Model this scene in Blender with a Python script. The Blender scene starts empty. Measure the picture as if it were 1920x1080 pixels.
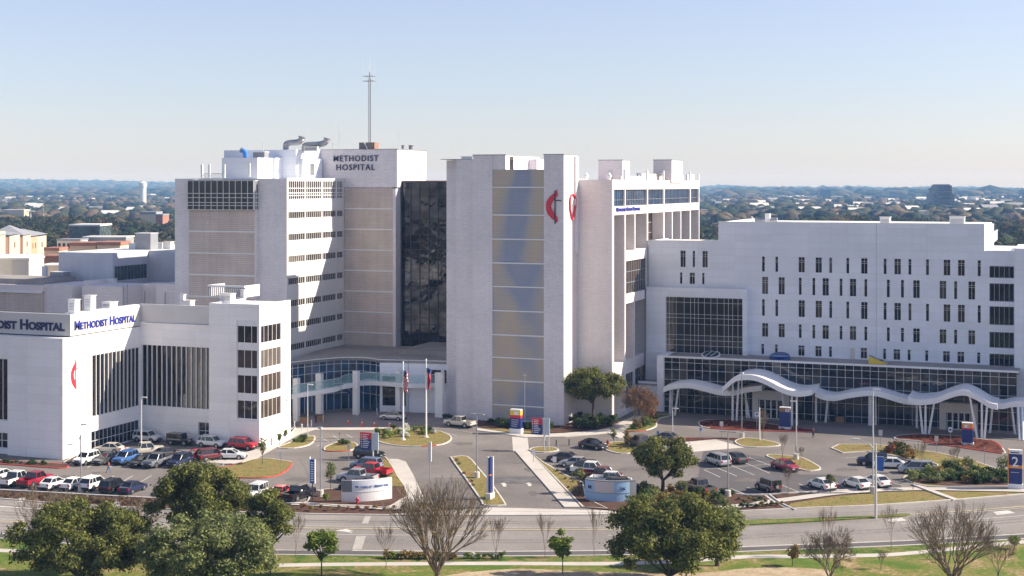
import bpy, math, random
import numpy as np
from mathutils import Vector, Matrix
from mathutils.geometry import tessellate_polygon
rnd = random.Random(7)
SC = bpy.context.scene; COL = SC.collection
# ---------------------------------------------------------------- survey helpers
# World axes follow the hospital: +X runs along the facades (right), +Y is away. Heights in metres.
F = 2690.; H = 42.; HY = 348.; CX = 960.; YAW = math.atan(1030/2690)
CA, SA = math.cos(YAW), math.sin(YAW)
def ray(px, py):
    a = (px-CX)/F
    return a*CA-SA, a*SA+CA, (HY-py)/F
def G(px, py, z=0.):                      # sighting to a point on the ground
    u, v, w = ray(px, py); t = (z-H)/w; return (t*u, t*v)
def onV(px, py, v0):                      # sighting to a wall that faces the camera -> (x, z)
    u, v, w = ray(px, py); t = v0/v; return (t*u, H+t*w)
def onU(px, py, u0):                      # sighting to a side wall -> (y, z)
    u, v, w = ray(px, py); t = u0/u; return (t*v, H+t*w)
def atd(px, py, d):                       # sighting to a distance d
    u, v, w = ray(px, py); return (u*d, v*d, H+w*d)
# ---------------------------------------------------------------- materials
def newmat(name):
    m = bpy.data.materials.new(name); m.use_nodes = True
    nt = m.node_tree; b = nt.nodes['Principled BSDF']; return m, nt, b
def N(nt, t, **k):
    n = nt.nodes.new(t)
    for a, v in k.items():
        if a in n.inputs: n.inputs[a].default_value = v
        else: setattr(n, a, v)
    return n
def mat(name, col, rough=.6, metal=0., noise=0., nscale=1., spec=.5, emis=None, alpha=1):
    m, nt, b = newmat(name); c = (*col, 1)
    b.inputs['Base Color'].default_value = c; b.inputs['Roughness'].default_value = rough
    b.inputs['Metallic'].default_value = metal; b.inputs['Specular IOR Level'].default_value = spec
    if alpha < 1: b.inputs['Alpha'].default_value = alpha
    if noise:
        tc = N(nt, 'ShaderNodeTexCoord'); n = N(nt, 'ShaderNodeTexNoise', Scale=nscale, Detail=6., Roughness=.65)
        nt.links.new(tc.outputs['Object'], n.inputs['Vector'])
        r = N(nt, 'ShaderNodeMapRange'); r.inputs['From Min'].default_value = .3; r.inputs['From Max'].default_value = .7
        r.inputs['To Min'].default_value = 1-noise; r.inputs['To Max'].default_value = 1+noise
        nt.links.new(n.outputs['Fac'], r.inputs['Value'])
        mx = N(nt, 'ShaderNodeVectorMath', operation='SCALE'); mx.inputs[0].default_value = col
        nt.links.new(r.outputs['Result'], mx.inputs['Scale']); nt.links.new(mx.outputs[0], b.inputs['Base Color'])
    return m
def wallmat(name, col, bw, bh, joint=.6, jw=.02, noise=.06, nscale=.15, offset=0., rough=.7, var=.04, bump=.0):
    """cladding: panels or bricks laid out along the wall, joints, faint weathering"""
    m, nt, b = newmat(name); L = nt.links.new
    g = N(nt, 'ShaderNodeNewGeometry'); s = N(nt, 'ShaderNodeSeparateXYZ'); L(g.outputs['Position'], s.inputs[0])
    a = N(nt, 'ShaderNodeMath', operation='ADD'); L(s.outputs[0], a.inputs[0]); L(s.outputs[1], a.inputs[1])
    c = N(nt, 'ShaderNodeCombineXYZ'); L(a.outputs[0], c.inputs[0]); L(s.outputs[2], c.inputs[1])
    br = N(nt, 'ShaderNodeTexBrick'); L(c.outputs[0], br.inputs['Vector']); br.offset = offset
    br.inputs['Scale'].default_value = 1; br.inputs['Brick Width'].default_value = bw; br.inputs['Row Height'].default_value = bh
    br.inputs['Mortar Size'].default_value = jw; br.inputs['Mortar Smooth'].default_value = .3
    br.inputs['Color1'].default_value = (*[x*(1+var) for x in col], 1); br.inputs['Color2'].default_value = (*[x*(1-var) for x in col], 1)
    br.inputs['Mortar'].default_value = (*[x*joint for x in col], 1)
    n = N(nt, 'ShaderNodeTexNoise', Scale=nscale, Detail=8., Roughness=.6); L(g.outputs['Position'], n.inputs['Vector'])
    n2 = N(nt, 'ShaderNodeTexNoise', Scale=3., Detail=3., Roughness=.7); L(g.outputs['Position'], n2.inputs['Vector'])
    mp = N(nt, 'ShaderNodeMapping'); mp.inputs['Scale'].default_value = (1.1, 1.1, .05); L(g.outputs['Position'], mp.inputs['Vector']); n3 = N(nt, 'ShaderNodeTexNoise', Scale=1., Detail=5., Roughness=.7); L(mp.outputs[0], n3.inputs['Vector'])
    a3 = N(nt, 'ShaderNodeMath', operation='ADD'); L(n2.outputs['Fac'], a3.inputs[0]); L(n3.outputs['Fac'], a3.inputs[1]); a4 = N(nt, 'ShaderNodeMath', operation='MULTIPLY'); L(a3.outputs[0], a4.inputs[0]); a4.inputs[1].default_value = .5
    ad = N(nt, 'ShaderNodeMath', operation='ADD'); L(n.outputs['Fac'], ad.inputs[0]); L(a4.outputs[0], ad.inputs[1])
    r = N(nt, 'ShaderNodeMapRange'); r.inputs['From Min'].default_value = .8; r.inputs['From Max'].default_value = 1.2
    r.inputs['To Min'].default_value = 1-noise*1.6; r.inputs['To Max'].default_value = 1+noise; L(ad.outputs[0], r.inputs['Value'])
    mx = N(nt, 'ShaderNodeVectorMath', operation='SCALE'); L(br.outputs['Color'], mx.inputs[0]); L(r.outputs['Result'], mx.inputs['Scale'])
    L(mx.outputs[0], b.inputs['Base Color']); b.inputs['Roughness'].default_value = rough
    b.inputs['Specular IOR Level'].default_value = .3
    if bump:
        bp = N(nt, 'ShaderNodeBump'); bp.inputs['Strength'].default_value = bump; bp.inputs['Distance'].default_value = .05
        L(br.outputs['Fac'], bp.inputs['Height']); bp.invert = True; L(bp.outputs[0], b.inputs['Normal'])
    return m
def rampmat(name, stops, scale=1., detail=8., rough=.9, bump=0., scale2=None, amt2=.3, dist=0., spec=.2):
    """ground stuff: colour by noise"""
    m, nt, b = newmat(name); L = nt.links.new
    g = N(nt, 'ShaderNodeNewGeometry')
    n = N(nt, 'ShaderNodeTexNoise', Scale=scale, Detail=detail, Roughness=.65, Distortion=dist); L(g.outputs['Position'], n.inputs['Vector'])
    cr = N(nt, 'ShaderNodeValToRGB'); e = cr.color_ramp.elements
    while len(e) < len(stops): e.new(.5)
    for i, (p, c) in enumerate(stops): e[i].position = p; e[i].color = (*c, 1)
    src = n.outputs['Fac']
    if scale2:
        n2 = N(nt, 'ShaderNodeTexNoise', Scale=scale2, Detail=5., Roughness=.7); L(g.outputs['Position'], n2.inputs['Vector'])
        mx = N(nt, 'ShaderNodeMix'); mx.data_type = 'FLOAT'; mx.inputs[0].default_value = amt2
        L(n.outputs['Fac'], mx.inputs[2]); L(n2.outputs['Fac'], mx.inputs[3]); src = mx.outputs[0]
    L(src, cr.inputs[0]); L(cr.outputs[0], b.inputs['Base Color'])
    b.inputs['Roughness'].default_value = rough; b.inputs['Specular IOR Level'].default_value = spec
    if bump:
        bp = N(nt, 'ShaderNodeBump'); bp.inputs['Strength'].default_value = bump; bp.inputs['Distance'].default_value = .1
        L(src, bp.inputs['Height']); L(bp.outputs[0], b.inputs['Normal'])
    return m
def glassmat(name, col, rough=.04, metal=0., wob=.0, spec=.6, wscale=.35, rooms=.8):
    m, nt, b = newmat(name); L = nt.links.new
    b.inputs['Base Color'].default_value = (*col, 1); b.inputs['Roughness'].default_value = rough
    b.inputs['Metallic'].default_value = metal; b.inputs['Specular IOR Level'].default_value = spec
    g = N(nt, 'ShaderNodeNewGeometry')
    # rooms behind the panes: blinds up or down, a little lighter or darker
    br = N(nt, 'ShaderNodeTexNoise', Scale=.45, Detail=2.); L(g.outputs['Position'], br.inputs['Vector'])
    r = N(nt, 'ShaderNodeMapRange'); r.inputs['From Min'].default_value = .35; r.inputs['From Max'].default_value = .7
    r.inputs['To Min'].default_value = .5; r.inputs['To Max'].default_value = 2.; L(br.outputs['Fac'], r.inputs['Value'])
    mx = N(nt, 'ShaderNodeVectorMath', operation='SCALE'); mx.inputs[0].default_value = col
    L(r.outputs['Result'], mx.inputs['Scale'])
    oi = N(nt, 'ShaderNodeObjectInfo'); cr = N(nt, 'ShaderNodeValToRGB'); cr.color_ramp.interpolation = 'CONSTANT'; e = cr.color_ramp.elements   # rooms differ: dark, curtained, blinds down
    e[0].color = (0, 0, 0, 1); e[1].position = .55; e[1].color = (.020, .012, .008, 1); e.new(.72).color = (.06, .045, .03, 1); e.new(.86).color = (.012, .02, .03, 1); e.new(.94).color = (.13, .11, .09, 1)
    L(oi.outputs['Random'], cr.inputs[0]); av = N(nt, 'ShaderNodeVectorMath', operation='ADD'); sc_ = N(nt, 'ShaderNodeVectorMath', operation='SCALE'); sc_.inputs['Scale'].default_value = rooms
    L(cr.outputs[0], sc_.inputs[0]); L(mx.outputs[0], av.inputs[0]); L(sc_.outputs[0], av.inputs[1]); L(av.outputs[0], b.inputs['Base Color'])
    if wob:
        n = N(nt, 'ShaderNodeTexNoise', Scale=wscale, Detail=2.); L(g.outputs['Position'], n.inputs['Vector'])
        bp = N(nt, 'ShaderNodeBump'); bp.inputs['Strength'].default_value = wob; bp.inputs['Distance'].default_value = .15
        L(n.outputs['Fac'], bp.inputs['Height']); L(bp.outputs[0], b.inputs['Normal'])
    return m
def leafmat(name, c1, c2, trans=.25):
    m, nt, b = newmat(name); L = nt.links.new
    g = N(nt, 'ShaderNodeNewGeometry'); cr = N(nt, 'ShaderNodeValToRGB'); e = cr.color_ramp.elements
    e[0].color = (*c1, 1); e[1].color = (*c2, 1)
    L(g.outputs['Random Per Island'], cr.inputs[0]); L(cr.outputs[0], b.inputs['Base Color'])
    b.inputs['Roughness'].default_value = .75; b.inputs['Specular IOR Level'].default_value = .2
    t = N(nt, 'ShaderNodeBsdfTranslucent'); L(cr.outputs[0], t.inputs['Color'])
    ms = N(nt, 'ShaderNodeMixShader'); ms.inputs[0].default_value = trans
    L(b.outputs[0], ms.inputs[1]); L(t.outputs[0], ms.inputs[2])
    L(ms.outputs[0], nt.nodes['Material Output'].inputs['Surface'])
    return m
M = {}
M['white'] = wallmat('white_wall_panels', (.88, .865, .86), 6.2, 1.4, .8, .02, .04)
M['white2'] = wallmat('white_facade_panels', (.78, .81, .88), 7.0, 1.37, .84, .025, .04)
M['brick'] = wallmat('pale_tower_brick', (.78, .735, .76), .8, .3, .82, .03, .07, .12, .5, var=.05)
M['brick2'] = wallmat('pale_wing_brick', (.78, .72, .71), .8, .3, .86, .03, .05, .1, .5, var=.04)
M['towerwhite'] = wallmat('white_band_concrete', (.74, .72, .70), 7.2, 4.19, .9, .02, .05)
M['louvre'] = wallmat('taupe_fluted_panel', (.62, .53, .475), 6.0, .36, .72, .05, .10, .2, rough=.6, var=.03, bump=.5)
M['cream'] = wallmat('cream_wall', (.62, .58, .54), 3., 1.5, .9, .02, .05)
M['trim'] = mat('white_trim', (.78, .78, .78), .5, 0, .05, .6)
M['fascia'] = mat('grey_fascia_metal', (.60, .58, .56), .45, 0, .05, .2)
M['roofwhite'] = mat('white_roof_membrane', (.78, .76, .72), .8, 0, .10, .25)
M['roofgrey'] = rampmat('grey_roof', [(.3, (.22, .20, .19)), (.7, (.42, .39, .37))], .12, 8, .9, 0, 1.5)
M['frame'] = mat('light_window_frame', (.70, .70, .70), .4)
M['darkframe'] = mat('dark_window_frame', (.04, .04, .045), .4)
M['bronze'] = glassmat('bronze_glass', (.020, .013, .010), .05, .0, .12)
M['glass'] = glassmat('dark_glass', (.006, .008, .014), .03, .0, .10, .5)
M['blueglass'] = glassmat('blue_glass', (.02, .06, .13), .05, .2, .08, .8)
M['mirror'] = glassmat('mirror_glass', (.042, .042, .050), .02, .85, .5, .8, .30, rooms=.3)
M['greenglass'] = glassmat('green_glass', (.03, .06, .07), .1)
M['stripglass'] = glassmat('strip_window_glass', (.030, .025, .02), .12, 0, .0, rooms=.6)
M['rail'] = mat('glass_balustrade', (.35, .60, .62), .1, 0, 0, 1, .6, None, .42)
M['steel'] = mat('galvanised_steel', (.42, .43, .45), .4, .7, .1, 2)
M['greymetal'] = mat('grey_painted_metal', (.30, .31, .34), .5, .2, .08, 1)
M['rust'] = mat('rusty_brown_metal', (.30, .17, .11), .8, 0, .3, 1)
M['bluepaint'] = mat('blue_duct_paint', (.04, .22, .60), .5)
M['whitepaint'] = mat('white_paint', (.80, .80, .80), .5)
M['polepaint'] = mat('pale_pole_paint', (.62, .62, .62), .4, .2)
M['darkpole'] = mat('dark_pole_paint', (.05, .05, .055), .5, .2)
M['red'] = mat('red_sign_paint', (.62, .03, .05), .5)
M['navy'] = mat('navy_sign_paint', (.012, .03, .17), .45)
M['blue'] = mat('blue_sign_paint', (.02, .10, .42), .45)
M['orange'] = mat('orange_sign_paint', (.80, .30, .03), .5)
M['yellow'] = mat('yellow_sign_paint', (.82, .58, .05), .5)
M['letters'] = mat('navy_letters', (.015, .02, .09), .5)
M['letters2'] = mat('royal_blue_letters', (.02, .03, .30), .5)
M['black'] = mat('black_metal', (.01, .01, .012), .4)
M['brown'] = mat('brown_sign_top', (.28, .15, .08), .6)
M['asphalt'] = rampmat('aged_asphalt', [(.36, (.135, .12, .112)), (.5, (.19, .17, .158)), (.64, (.255, .23, .213))], .06, 10, .92, .15, 2.5, .35, .6)
M['lane'] = rampmat('street_asphalt', [(.36, (.19, .172, .158)), (.5, (.26, .236, .218)), (.64, (.34, .31, .285))], .05, 9, .92, .1, 3., .4, .3)
M['newasphalt'] = rampmat('dark_stall_asphalt', [(.3, (.085, .080, .085)), (.7, (.15, .14, .14))], .1, 8, .9, .1, 3., .4)
M['patch'] = rampmat('speed_hump_asphalt', [(.35, (.10, .095, .095)), (.7, (.19, .18, .18))], .5, 8, .9)
M['concrete'] = rampmat('concrete_paving', [(.3, (.44, .40, .36)), (.7, (.62, .58, .53))], .2, 8, .9, .05, 4., .3)
M['kerb'] = mat('concrete_kerb', (.58, .54, .49), .85, 0, .15, .7)
M['redkerb'] = mat('red_painted_kerb', (.50, .07, .05), .7, 0, .25, 1.5)
M['paving'] = rampmat('drop_off_pavers', [(.3, (.24, .20, .185)), (.7, (.36, .31, .29))], .3, 8, .85, .1, 5., .4)
M['paint'] = mat('road_marking_paint', (.58, .55, .50), .8, 0, .25, .9)
M['yellowline'] = mat('yellow_marking_paint', (.60, .48, .25), .8, 0, .3, 1.)
M['grass'] = rampmat('winter_grass', [(.42, (.12, .065, .035)), (.47, (.28, .20, .085)), (.515, (.24, .205, .06)), (.57, (.10, .12, .025))], .6, 12, .95, .5, 4., .5, 1.)
M['lawn'] = rampmat('patchy_lawn', [(.39, (.40, .30, .18)), (.445, (.25, .19, .08)), (.50, (.14, .17, .03)), (.57, (.08, .145, .018))], .10, 12, .95, .4, 2., .4, 1.5)
M['greengrass'] = rampmat('fresh_grass', [(.42, (.05, .10, .012)), (.48, (.10, .155, .02)), (.53, (.17, .17, .05)), (.58, (.25, .19, .09))], .35, 12, .95, .4, 3., .4, 1.)
M['mulch'] = rampmat('brown_mulch', [(.3, (.05, .025, .018)), (.6, (.12, .065, .045)), (.8, (.20, .13, .09))], .8, 12, .95, .5, 5., .5)
M['redmulch'] = rampmat('red_mulch_bed', [(.4, (.035, .014, .010)), (.52, (.12, .035, .022)), (.62, (.24, .08, .04))], .9, 12, .95, .5, 5., .5)
M['land'] = rampmat('far_land', [(.3, (.055, .06, .03)), (.5, (.10, .085, .05)), (.7, (.16, .13, .09))], .004, 12, 1., 0, .03, .4, 1.)
M['hill'] = rampmat('hill_woods', [(.3, (.04, .05, .028)), (.6, (.08, .075, .045)), (.8, (.16, .14, .11))], .006, 12, 1., 0, .03, .5, 1.)
M['oak'] = leafmat('live_oak_leaves', (.035, .052, .010), (.28, .285, .075), .35)
M['oakpale'] = leafmat('grey_green_oak_leaves', (.07, .095, .03), (.32, .34, .13), .35)
M['young'] = leafmat('young_green_leaves', (.08, .15, .02), (.28, .32, .06), .35)
M['shrub'] = leafmat('shrub_leaves', (.02, .045, .012), (.09, .13, .03))
M['rustleaf'] = leafmat('russet_leaves', (.16, .05, .025), (.38, .16, .06))
M['goldleaf'] = leafmat('gold_shrub_leaves', (.15, .10, .03), (.36, .26, .07))
M['dark'] = leafmat('far_evergreen_leaves', (.018, .028, .010), (.075, .080, .026))
M['brownleaf'] = leafmat('far_brown_leaves', (.085, .055, .03), (.21, .145, .075))
M['bark'] = mat('grey_bark', (.10, .075, .055), .9, 0, .3, 3)
M['twig'] = mat('pale_twigs', (.22, .165, .11), .9, 0, .2, 3)
M['flower'] = leafmat('white_flowers', (.5, .5, .4), (.8, .8, .7))
# ---------------------------------------------------------------- objects
def tag(o, label=None, cat=None, group=None, kind=None):
    if label: o['label'] = label
    if cat: o['category'] = cat
    if group: o['group'] = group
    if kind: o['kind'] = kind
    return o
WL = {}
def empty(name, loc, label, cat, group=None, rz=0.):
    o = bpy.data.objects.new(name, None); COL.objects.link(o); o.location = loc; o.rotation_euler[2] = rz
    o.empty_display_size = .5
    tag(o, label, cat, group); return o
class MB:
    def __init__(s): s.v = []; s.f = []; s.m = []; s.k = 0
    def poly(s, pts):
        i = len(s.v); s.v += [tuple(p) for p in pts]; s.f.append(tuple(range(i, i+len(pts)))); s.m.append(s.k); return s
    def box(s, x0, x1, y0, y1, z0, z1):
        if x0 > x1: x0, x1 = x1, x0
        if y0 > y1: y0, y1 = y1, y0
        if z0 > z1: z0, z1 = z1, z0
        i = len(s.v)
        s.v += [(x0, y0, z0), (x1, y0, z0), (x1, y1, z0), (x0, y1, z0), (x0, y0, z1), (x1, y0, z1), (x1, y1, z1), (x0, y1, z1)]
        for f in ((0, 3, 2, 1), (4, 5, 6, 7), (0, 1, 5, 4), (1, 2, 6, 5), (2, 3, 7, 6), (3, 0, 4, 7)):
            s.f.append(tuple(i+j for j in f)); s.m.append(s.k)
        return s
    def tube(s, a, b, r0, r1=None, n=8, cap=True):
        a = Vector(a); b = Vector(b); r1 = r0 if r1 is None else r1; d = (b-a)
        if d.length < 1e-6: return s
        d.normalize(); t = Vector((0, 0, 1)) if abs(d.z) < .9 else Vector((1, 0, 0)); x = d.cross(t).normalized(); y = d.cross(x)
        i = len(s.v)
        for p, r in ((a, r0), (b, r1)):
            for k in range(n):
                an = 2*math.pi*k/n; s.v.append(tuple(p+x*(r*math.cos(an))+y*(r*math.sin(an))))
        for k in range(n):
            j = (k+1) % n; s.f.append((i+k, i+j, i+n+j, i+n+k)); s.m.append(s.k)
        if cap:
            s.f.append(tuple(i+k for k in range(n-1, -1, -1))); s.m.append(s.k)
            s.f.append(tuple(i+n+k for k in range(n))); s.m.append(s.k)
        return s
    def path(s, pts, r, n=8):
        for a, b in zip(pts, pts[1:]): s.tube(a, b, r, r, n)
        return s
    def prism(s, pts, z0, z1):
        """pts: ground polygon; solid between z0 and z1"""
        n = len(pts); i = len(s.v)
        s.v += [(p[0], p[1], z0) for p in pts]+[(p[0], p[1], z1) for p in pts]
        tr = tessellate_polygon([[Vector((p[0], p[1], 0)) for p in pts]])
        for t in tr:
            a, b, c = [Vector((pts[q][0], pts[q][1])) for q in t]
            if (b-a).cross(c-a) < 0: t = t[::-1]
            s.f.append(tuple(i+n+q for q in t)); s.m.append(s.k)
            s.f.append(tuple(i+q for q in t[::-1])); s.m.append(s.k)
        for k in range(n):
            j = (k+1) % n; s.f.append((i+k, i+j, i+n+j, i+n+k)); s.m.append(s.k)
        return s
    def build(s, name, mats, parent=None, smooth=False):
        me = bpy.data.meshes.new(name); me.from_pydata(s.v, [], s.f)
        if not isinstance(mats, (list, tuple)): mats = [mats]
        for m in mats: me.materials.append(m)
        if len(mats) > 1: me.polygons.foreach_set('material_index', s.m)
        if smooth: me.polygons.foreach_set('use_smooth', [True]*len(me.polygons))
        me.update(); return link(name, me, parent)
def link(name, me, parent=None, local=False):
    o = bpy.data.objects.new(name, me); COL.objects.link(o)
    if parent is not None:
        o.parent = parent
        if not local and parent.type == 'EMPTY': o.location = -Vector(parent.location)
    return o
def npmesh(name, V, Fq, mats, mi=None, smooth=False):
    me = bpy.data.meshes.new(name); V = np.asarray(V, np.float32); Fq = np.asarray(Fq, np.int32)
    n, k = Fq.shape; me.vertices.add(len(V)); me.vertices.foreach_set('co', V.ravel())
    me.loops.add(n*k); me.loops.foreach_set('vertex_index', Fq.ravel())
    me.polygons.add(n); me.polygons.foreach_set('loop_start', np.arange(0, n*k, k, dtype=np.int32))
    me.polygons.foreach_set('loop_total', np.full(n, k, np.int32))
    for m in mats: me.materials.append(m)
    if mi is not None: me.polygons.foreach_set('material_index', mi)
    if smooth: me.polygons.foreach_set('use_smooth', np.ones(n, bool))
    me.update(); me.validate(); return me
SPLIT = {'post', 'window_mullion', 'lamp_head', 'parapet', 'ledge', 'spandrel', 'coping', 'edge', 'rod'}
def B(name, mats, parent, *boxes):
    if name in SPLIT and len(boxes) > 1:
        for b in boxes: o = B(name, mats, parent, b)
        return o
    mb = MB()
    for b in boxes: mb.box(*b)
    return mb.build(name, mats, parent)
# a window: glass sheet with frame bars in front; ax 'v' faces the camera, 'u' faces right
def W(parent, ax, p, a0, a1, z0, z1, nx=1, nz=1, glass='glass', frame='frame', bar=.07, name='window', xs=None, zs=None, out=.0, edge=True, pro=.12):
    if a0 > a1: a0, a1 = a1, a0
    if z0 > z1: z0, z1 = z1, z0
    mb = MB(); gb = MB(); s = -1 if ax == 'v' else 1
    def bx(a, b, d0, d1, c, d, q=None):
        q = q or mb
        if ax == 'v': q.box(a, b, p+s*d0, p+s*d1, c, d)
        else: q.box(p+s*d0, p+s*d1, a, b, c, d)
    bx(a0, a1, 0, .04, z0, z1, gb); h = bar/2; P = .04+pro
    X = xs if xs is not None else [a0+(a1-a0)*i/nx for i in range(1, nx)]
    Z = zs if zs is not None else [z0+(z1-z0)*i/nz for i in range(1, nz)]
    for x in X: bx(x-h, x+h, .02, P, z0, z1)
    for z in Z: bx(a0, a1, .02, P-.01, z-h, z+h)
    if edge:
        bx(a0-.01, a0+bar, .02, P+.01, z0, z1); bx(a1-bar, a1+.01, .02, P+.01, z0, z1)
        bx(a0+bar, a1-bar, .02, P+.005, z0-.01, z0+bar); bx(a0+bar, a1-bar, .02, P+.005, z1-bar, z1+.01)
    g = gb.build(name, M[glass], parent)
    if mb.f: mb.build('window_frame', M[frame], g)
    return g
def holewall(mb, ax, p, a0, a1, z0, z1, holes, depth):
    """skin of thickness depth behind plane p, with real openings"""
    s = 1 if ax == 'v' else -1
    def pt(a, d, z): return (a, p+s*d, z) if ax == 'v' else (p+s*d, a, z)
    A = sorted({a0, a1, *[h[0] for h in holes], *[h[1] for h in holes]}); Z = sorted({z0, z1, *[h[2] for h in holes], *[h[3] for h in holes]})
    def inside(a, z): return any(h[0] < a < h[1] and h[2] < z < h[3] for h in holes)
    for i in range(len(A)-1):
        run = None
        for j in range(len(Z)):
            solid = j < len(Z)-1 and not inside((A[i]+A[i+1])/2, (Z[j]+Z[j+1])/2)
            if solid and run is None: run = Z[j]
            if not solid and run is not None:
                mb.poly([pt(A[i], 0, run), pt(A[i+1], 0, run), pt(A[i+1], 0, Z[j]), pt(A[i], 0, Z[j])]); run = None
    for h in holes:
        b0, b1, c0, c1 = h[:4]
        for q in (((b0, c0), (b0, c1)), ((b1, c0), (b1, c1)), ((b0, c0), (b1, c0)), ((b0, c1), (b1, c1))):
            (x, z), (x2, z2) = q; mb.poly([pt(x, 0, z), pt(x2, 0, z2), pt(x2, depth, z2), pt(x, depth, z)])
    for q in (((a0, z0), (a0, z1)), ((a1, z0), (a1, z1)), ((a0, z0), (a1, z0)), ((a0, z1), (a1, z1))):
        (x, z), (x2, z2) = q; mb.poly([pt(x, 0, z), pt(x2, 0, z2), pt(x2, depth, z2), pt(x, depth, z)])
def text(s, size, loc, ax, m, parent=None, name='lettering', ext=.06, width=None, smallcaps=False, bold=.012, center=False, spacing=1.):
    cu = bpy.data.curves.new(name, 'FONT'); cu.body = s; cu.size = size; cu.extrude = ext; cu.offset = bold*size; cu.space_character = spacing
    cu.resolution_u = 3
    if smallcaps:
        cu.small_caps_scale = .76
        for f in cu.body_format: f.use_small_caps = True
    o = bpy.data.objects.new(name, cu); COL.objects.link(o); bpy.context.view_layer.update()
    me = bpy.data.meshes.new_from_object(o.evaluated_get(bpy.context.evaluated_depsgraph_get()))
    bpy.data.objects.remove(o)
    v = np.empty(len(me.vertices)*3, np.float32); me.vertices.foreach_get('co', v); v = v.reshape(-1, 3)
    w = v[:, 0].max()-v[:, 0].min(); k = width/w if width else 1.
    x = (v[:, 0]-v[:, 0].min())*k
    if center: x = x-w*k/2
    out = np.empty_like(v)
    if ax == 'v': out[:, 0] = loc[0]+x; out[:, 1] = loc[1]-v[:, 2]; out[:, 2] = loc[2]+v[:, 1]
    elif ax == 'u': out[:, 1] = loc[1]+x; out[:, 0] = loc[0]+v[:, 2]; out[:, 2] = loc[2]+v[:, 1]
    else:   # ax is a world angle of the reading direction, upright sign
        c, sn = math.cos(ax), math.sin(ax)
        out[:, 0] = loc[0]+x*c+v[:, 2]*sn; out[:, 1] = loc[1]+x*sn-v[:, 2]*c; out[:, 2] = loc[2]+v[:, 1]
    me.vertices.foreach_set('co', out.ravel()); me.materials.clear(); me.materials.append(m); me.update()
    return link(name, me, parent)
def flame(mb, ax, p, c, z0, h, w, d=.12, mirror=1):
    """tall red flame with a hollow right side, as polygons extruded from the wall"""
    L_ = [(0.62, 1.0), (.50, .90), (.22, .78), (.02, .62), (0, .42), (.10, .25), (.32, .12), (.62, 0), (.66, .10), (.60, .18), (.48, .27), (.34, .38), (.28, .50), (.36, .62), (.52, .72), (.66, .82)]
    pts = [(c+(x-.3)*w*mirror, z0+z*h) for x, z in L_]
    tr = tessellate_polygon([[Vector((a, b, 0)) for a, b in pts]]); s = -1 if ax == 'v' else 1
    def P(a, z, e): return (a, p+s*e, z) if ax == 'v' else (p+s*e, a, z)
    for t in tr:
        mb.poly([P(*pts[q], d) for q in t]); mb.poly([P(*pts[q], .02) for q in t[::-1]])
    for i in range(len(pts)):
        a, b = pts[i], pts[(i+1) % len(pts)]; mb.poly([P(*a, .02), P(*b, .02), P(*b, d), P(*a, d)])
def smooth_closed(p, n=4):
    out = []; k = len(p)
    for i in range(k):
        a, b, c, d = p[i-1], p[i], p[(i+1) % k], p[(i+2) % k]
        for j in range(n):
            t = j/n
            out.append(tuple(.5*((2*b[q])+(-a[q]+c[q])*t+(2*a[q]-5*b[q]+4*c[q]-d[q])*t*t+(-a[q]+3*b[q]-3*c[q]+d[q])*t**3) for q in (0, 1)))
    return out
def smooth_open(p, n=6):
    q = [p[0]]+list(p)+[p[-1]]; out = []
    for i in range(1, len(q)-2):
        a, b, c, d = q[i-1:i+3]
        for j in range(n):
            t = j/n; out.append(tuple(.5*((2*b[k])+(-a[k]+c[k])*t+(2*a[k]-5*b[k]+4*c[k]-d[k])*t*t+(-a[k]+3*b[k]-3*c[k]+d[k])*t**3) for k in range(len(b))))
    out.append(tuple(p[-1])); return out
# ================================================================ CLINIC WING (near left)
uA, vA = -142.9, 180.7; v1 = 200.4; vF = 182.4; uB = -128.9; vB = 199.4; uC = -119.5; vE = 209.3
zT = 18.6; zF = 22.1; zBk = 22.9
b = empty('clinic_wing', (uA, vA, 0), 'low white clinic wing with navy lettering on its grey fascia and tall finned windows', 'building')
mb = MB()
hl = []
# lit side wall: tall glazed opening and ground floor glazing
holewall(mb, 'u', uA, vA, v1, 0, zT, [(187.7, 200.1, 5.5, 15.2), (187.6, 200.1, 0.05, 3.2)], .15)
# front wall with tall window left of the pier
xp = onV(14, 634, vA)[0]
holewall(mb, 'v', vA+.6, -176, xp, 0, zT, [(-174, xp-.4, 5.2, 14.9), (-174, xp-.4, .8, 3.3)], .5)
mb.box(xp, uA-.15, vA, vA+1.2, 0, zT-.05)            # pier
mb.box(-176, uA-.17, vA+1.15, v1+12, 0, zT-.12)       # mass
pass
# recessed wall
holewall(mb, 'v', v1, uA, uB, 0, zT+.7, [(uA+.35, uB-.3, 5.6, 15.6), (-131.6, -129.1, .6, 3.4)], .4)
mb.box(uA-.6, uB-.02, v1+.42, v1+12, 0, zT+.5)
mb.box(uA, uB, v1-.25, v1-.002, zT+.45, zT+.7)       # ledge
# block at the right of the wing
holewall(mb, 'v', vB, uB, uC-.012, 0, zBk, [(-123.7, uC-.25, 4.3, 20.4)], .45)
holewall(mb, 'u', uC, vB+.012, vE, 0, zBk, [(vB+.25, 206.3, 4.3, 20.4)], .45)
mb.box(uB+.004, uC-.47, vB+.47, vE-.01, 0, zBk-.35)
mb.box(uB+.003, uC-.47, vB+.01, vB+.5, zBk-.4, zBk+.1); mb.box(uC-.48, uC-.01, vB+.02, vE-.01, zBk-.4, zBk+.11); mb.box(uB+.001, uB+.5, vB+.5, vE-.01, zBk-.5, zBk+.09)
pass
mb.build('wall', M['white'], b)
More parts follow.
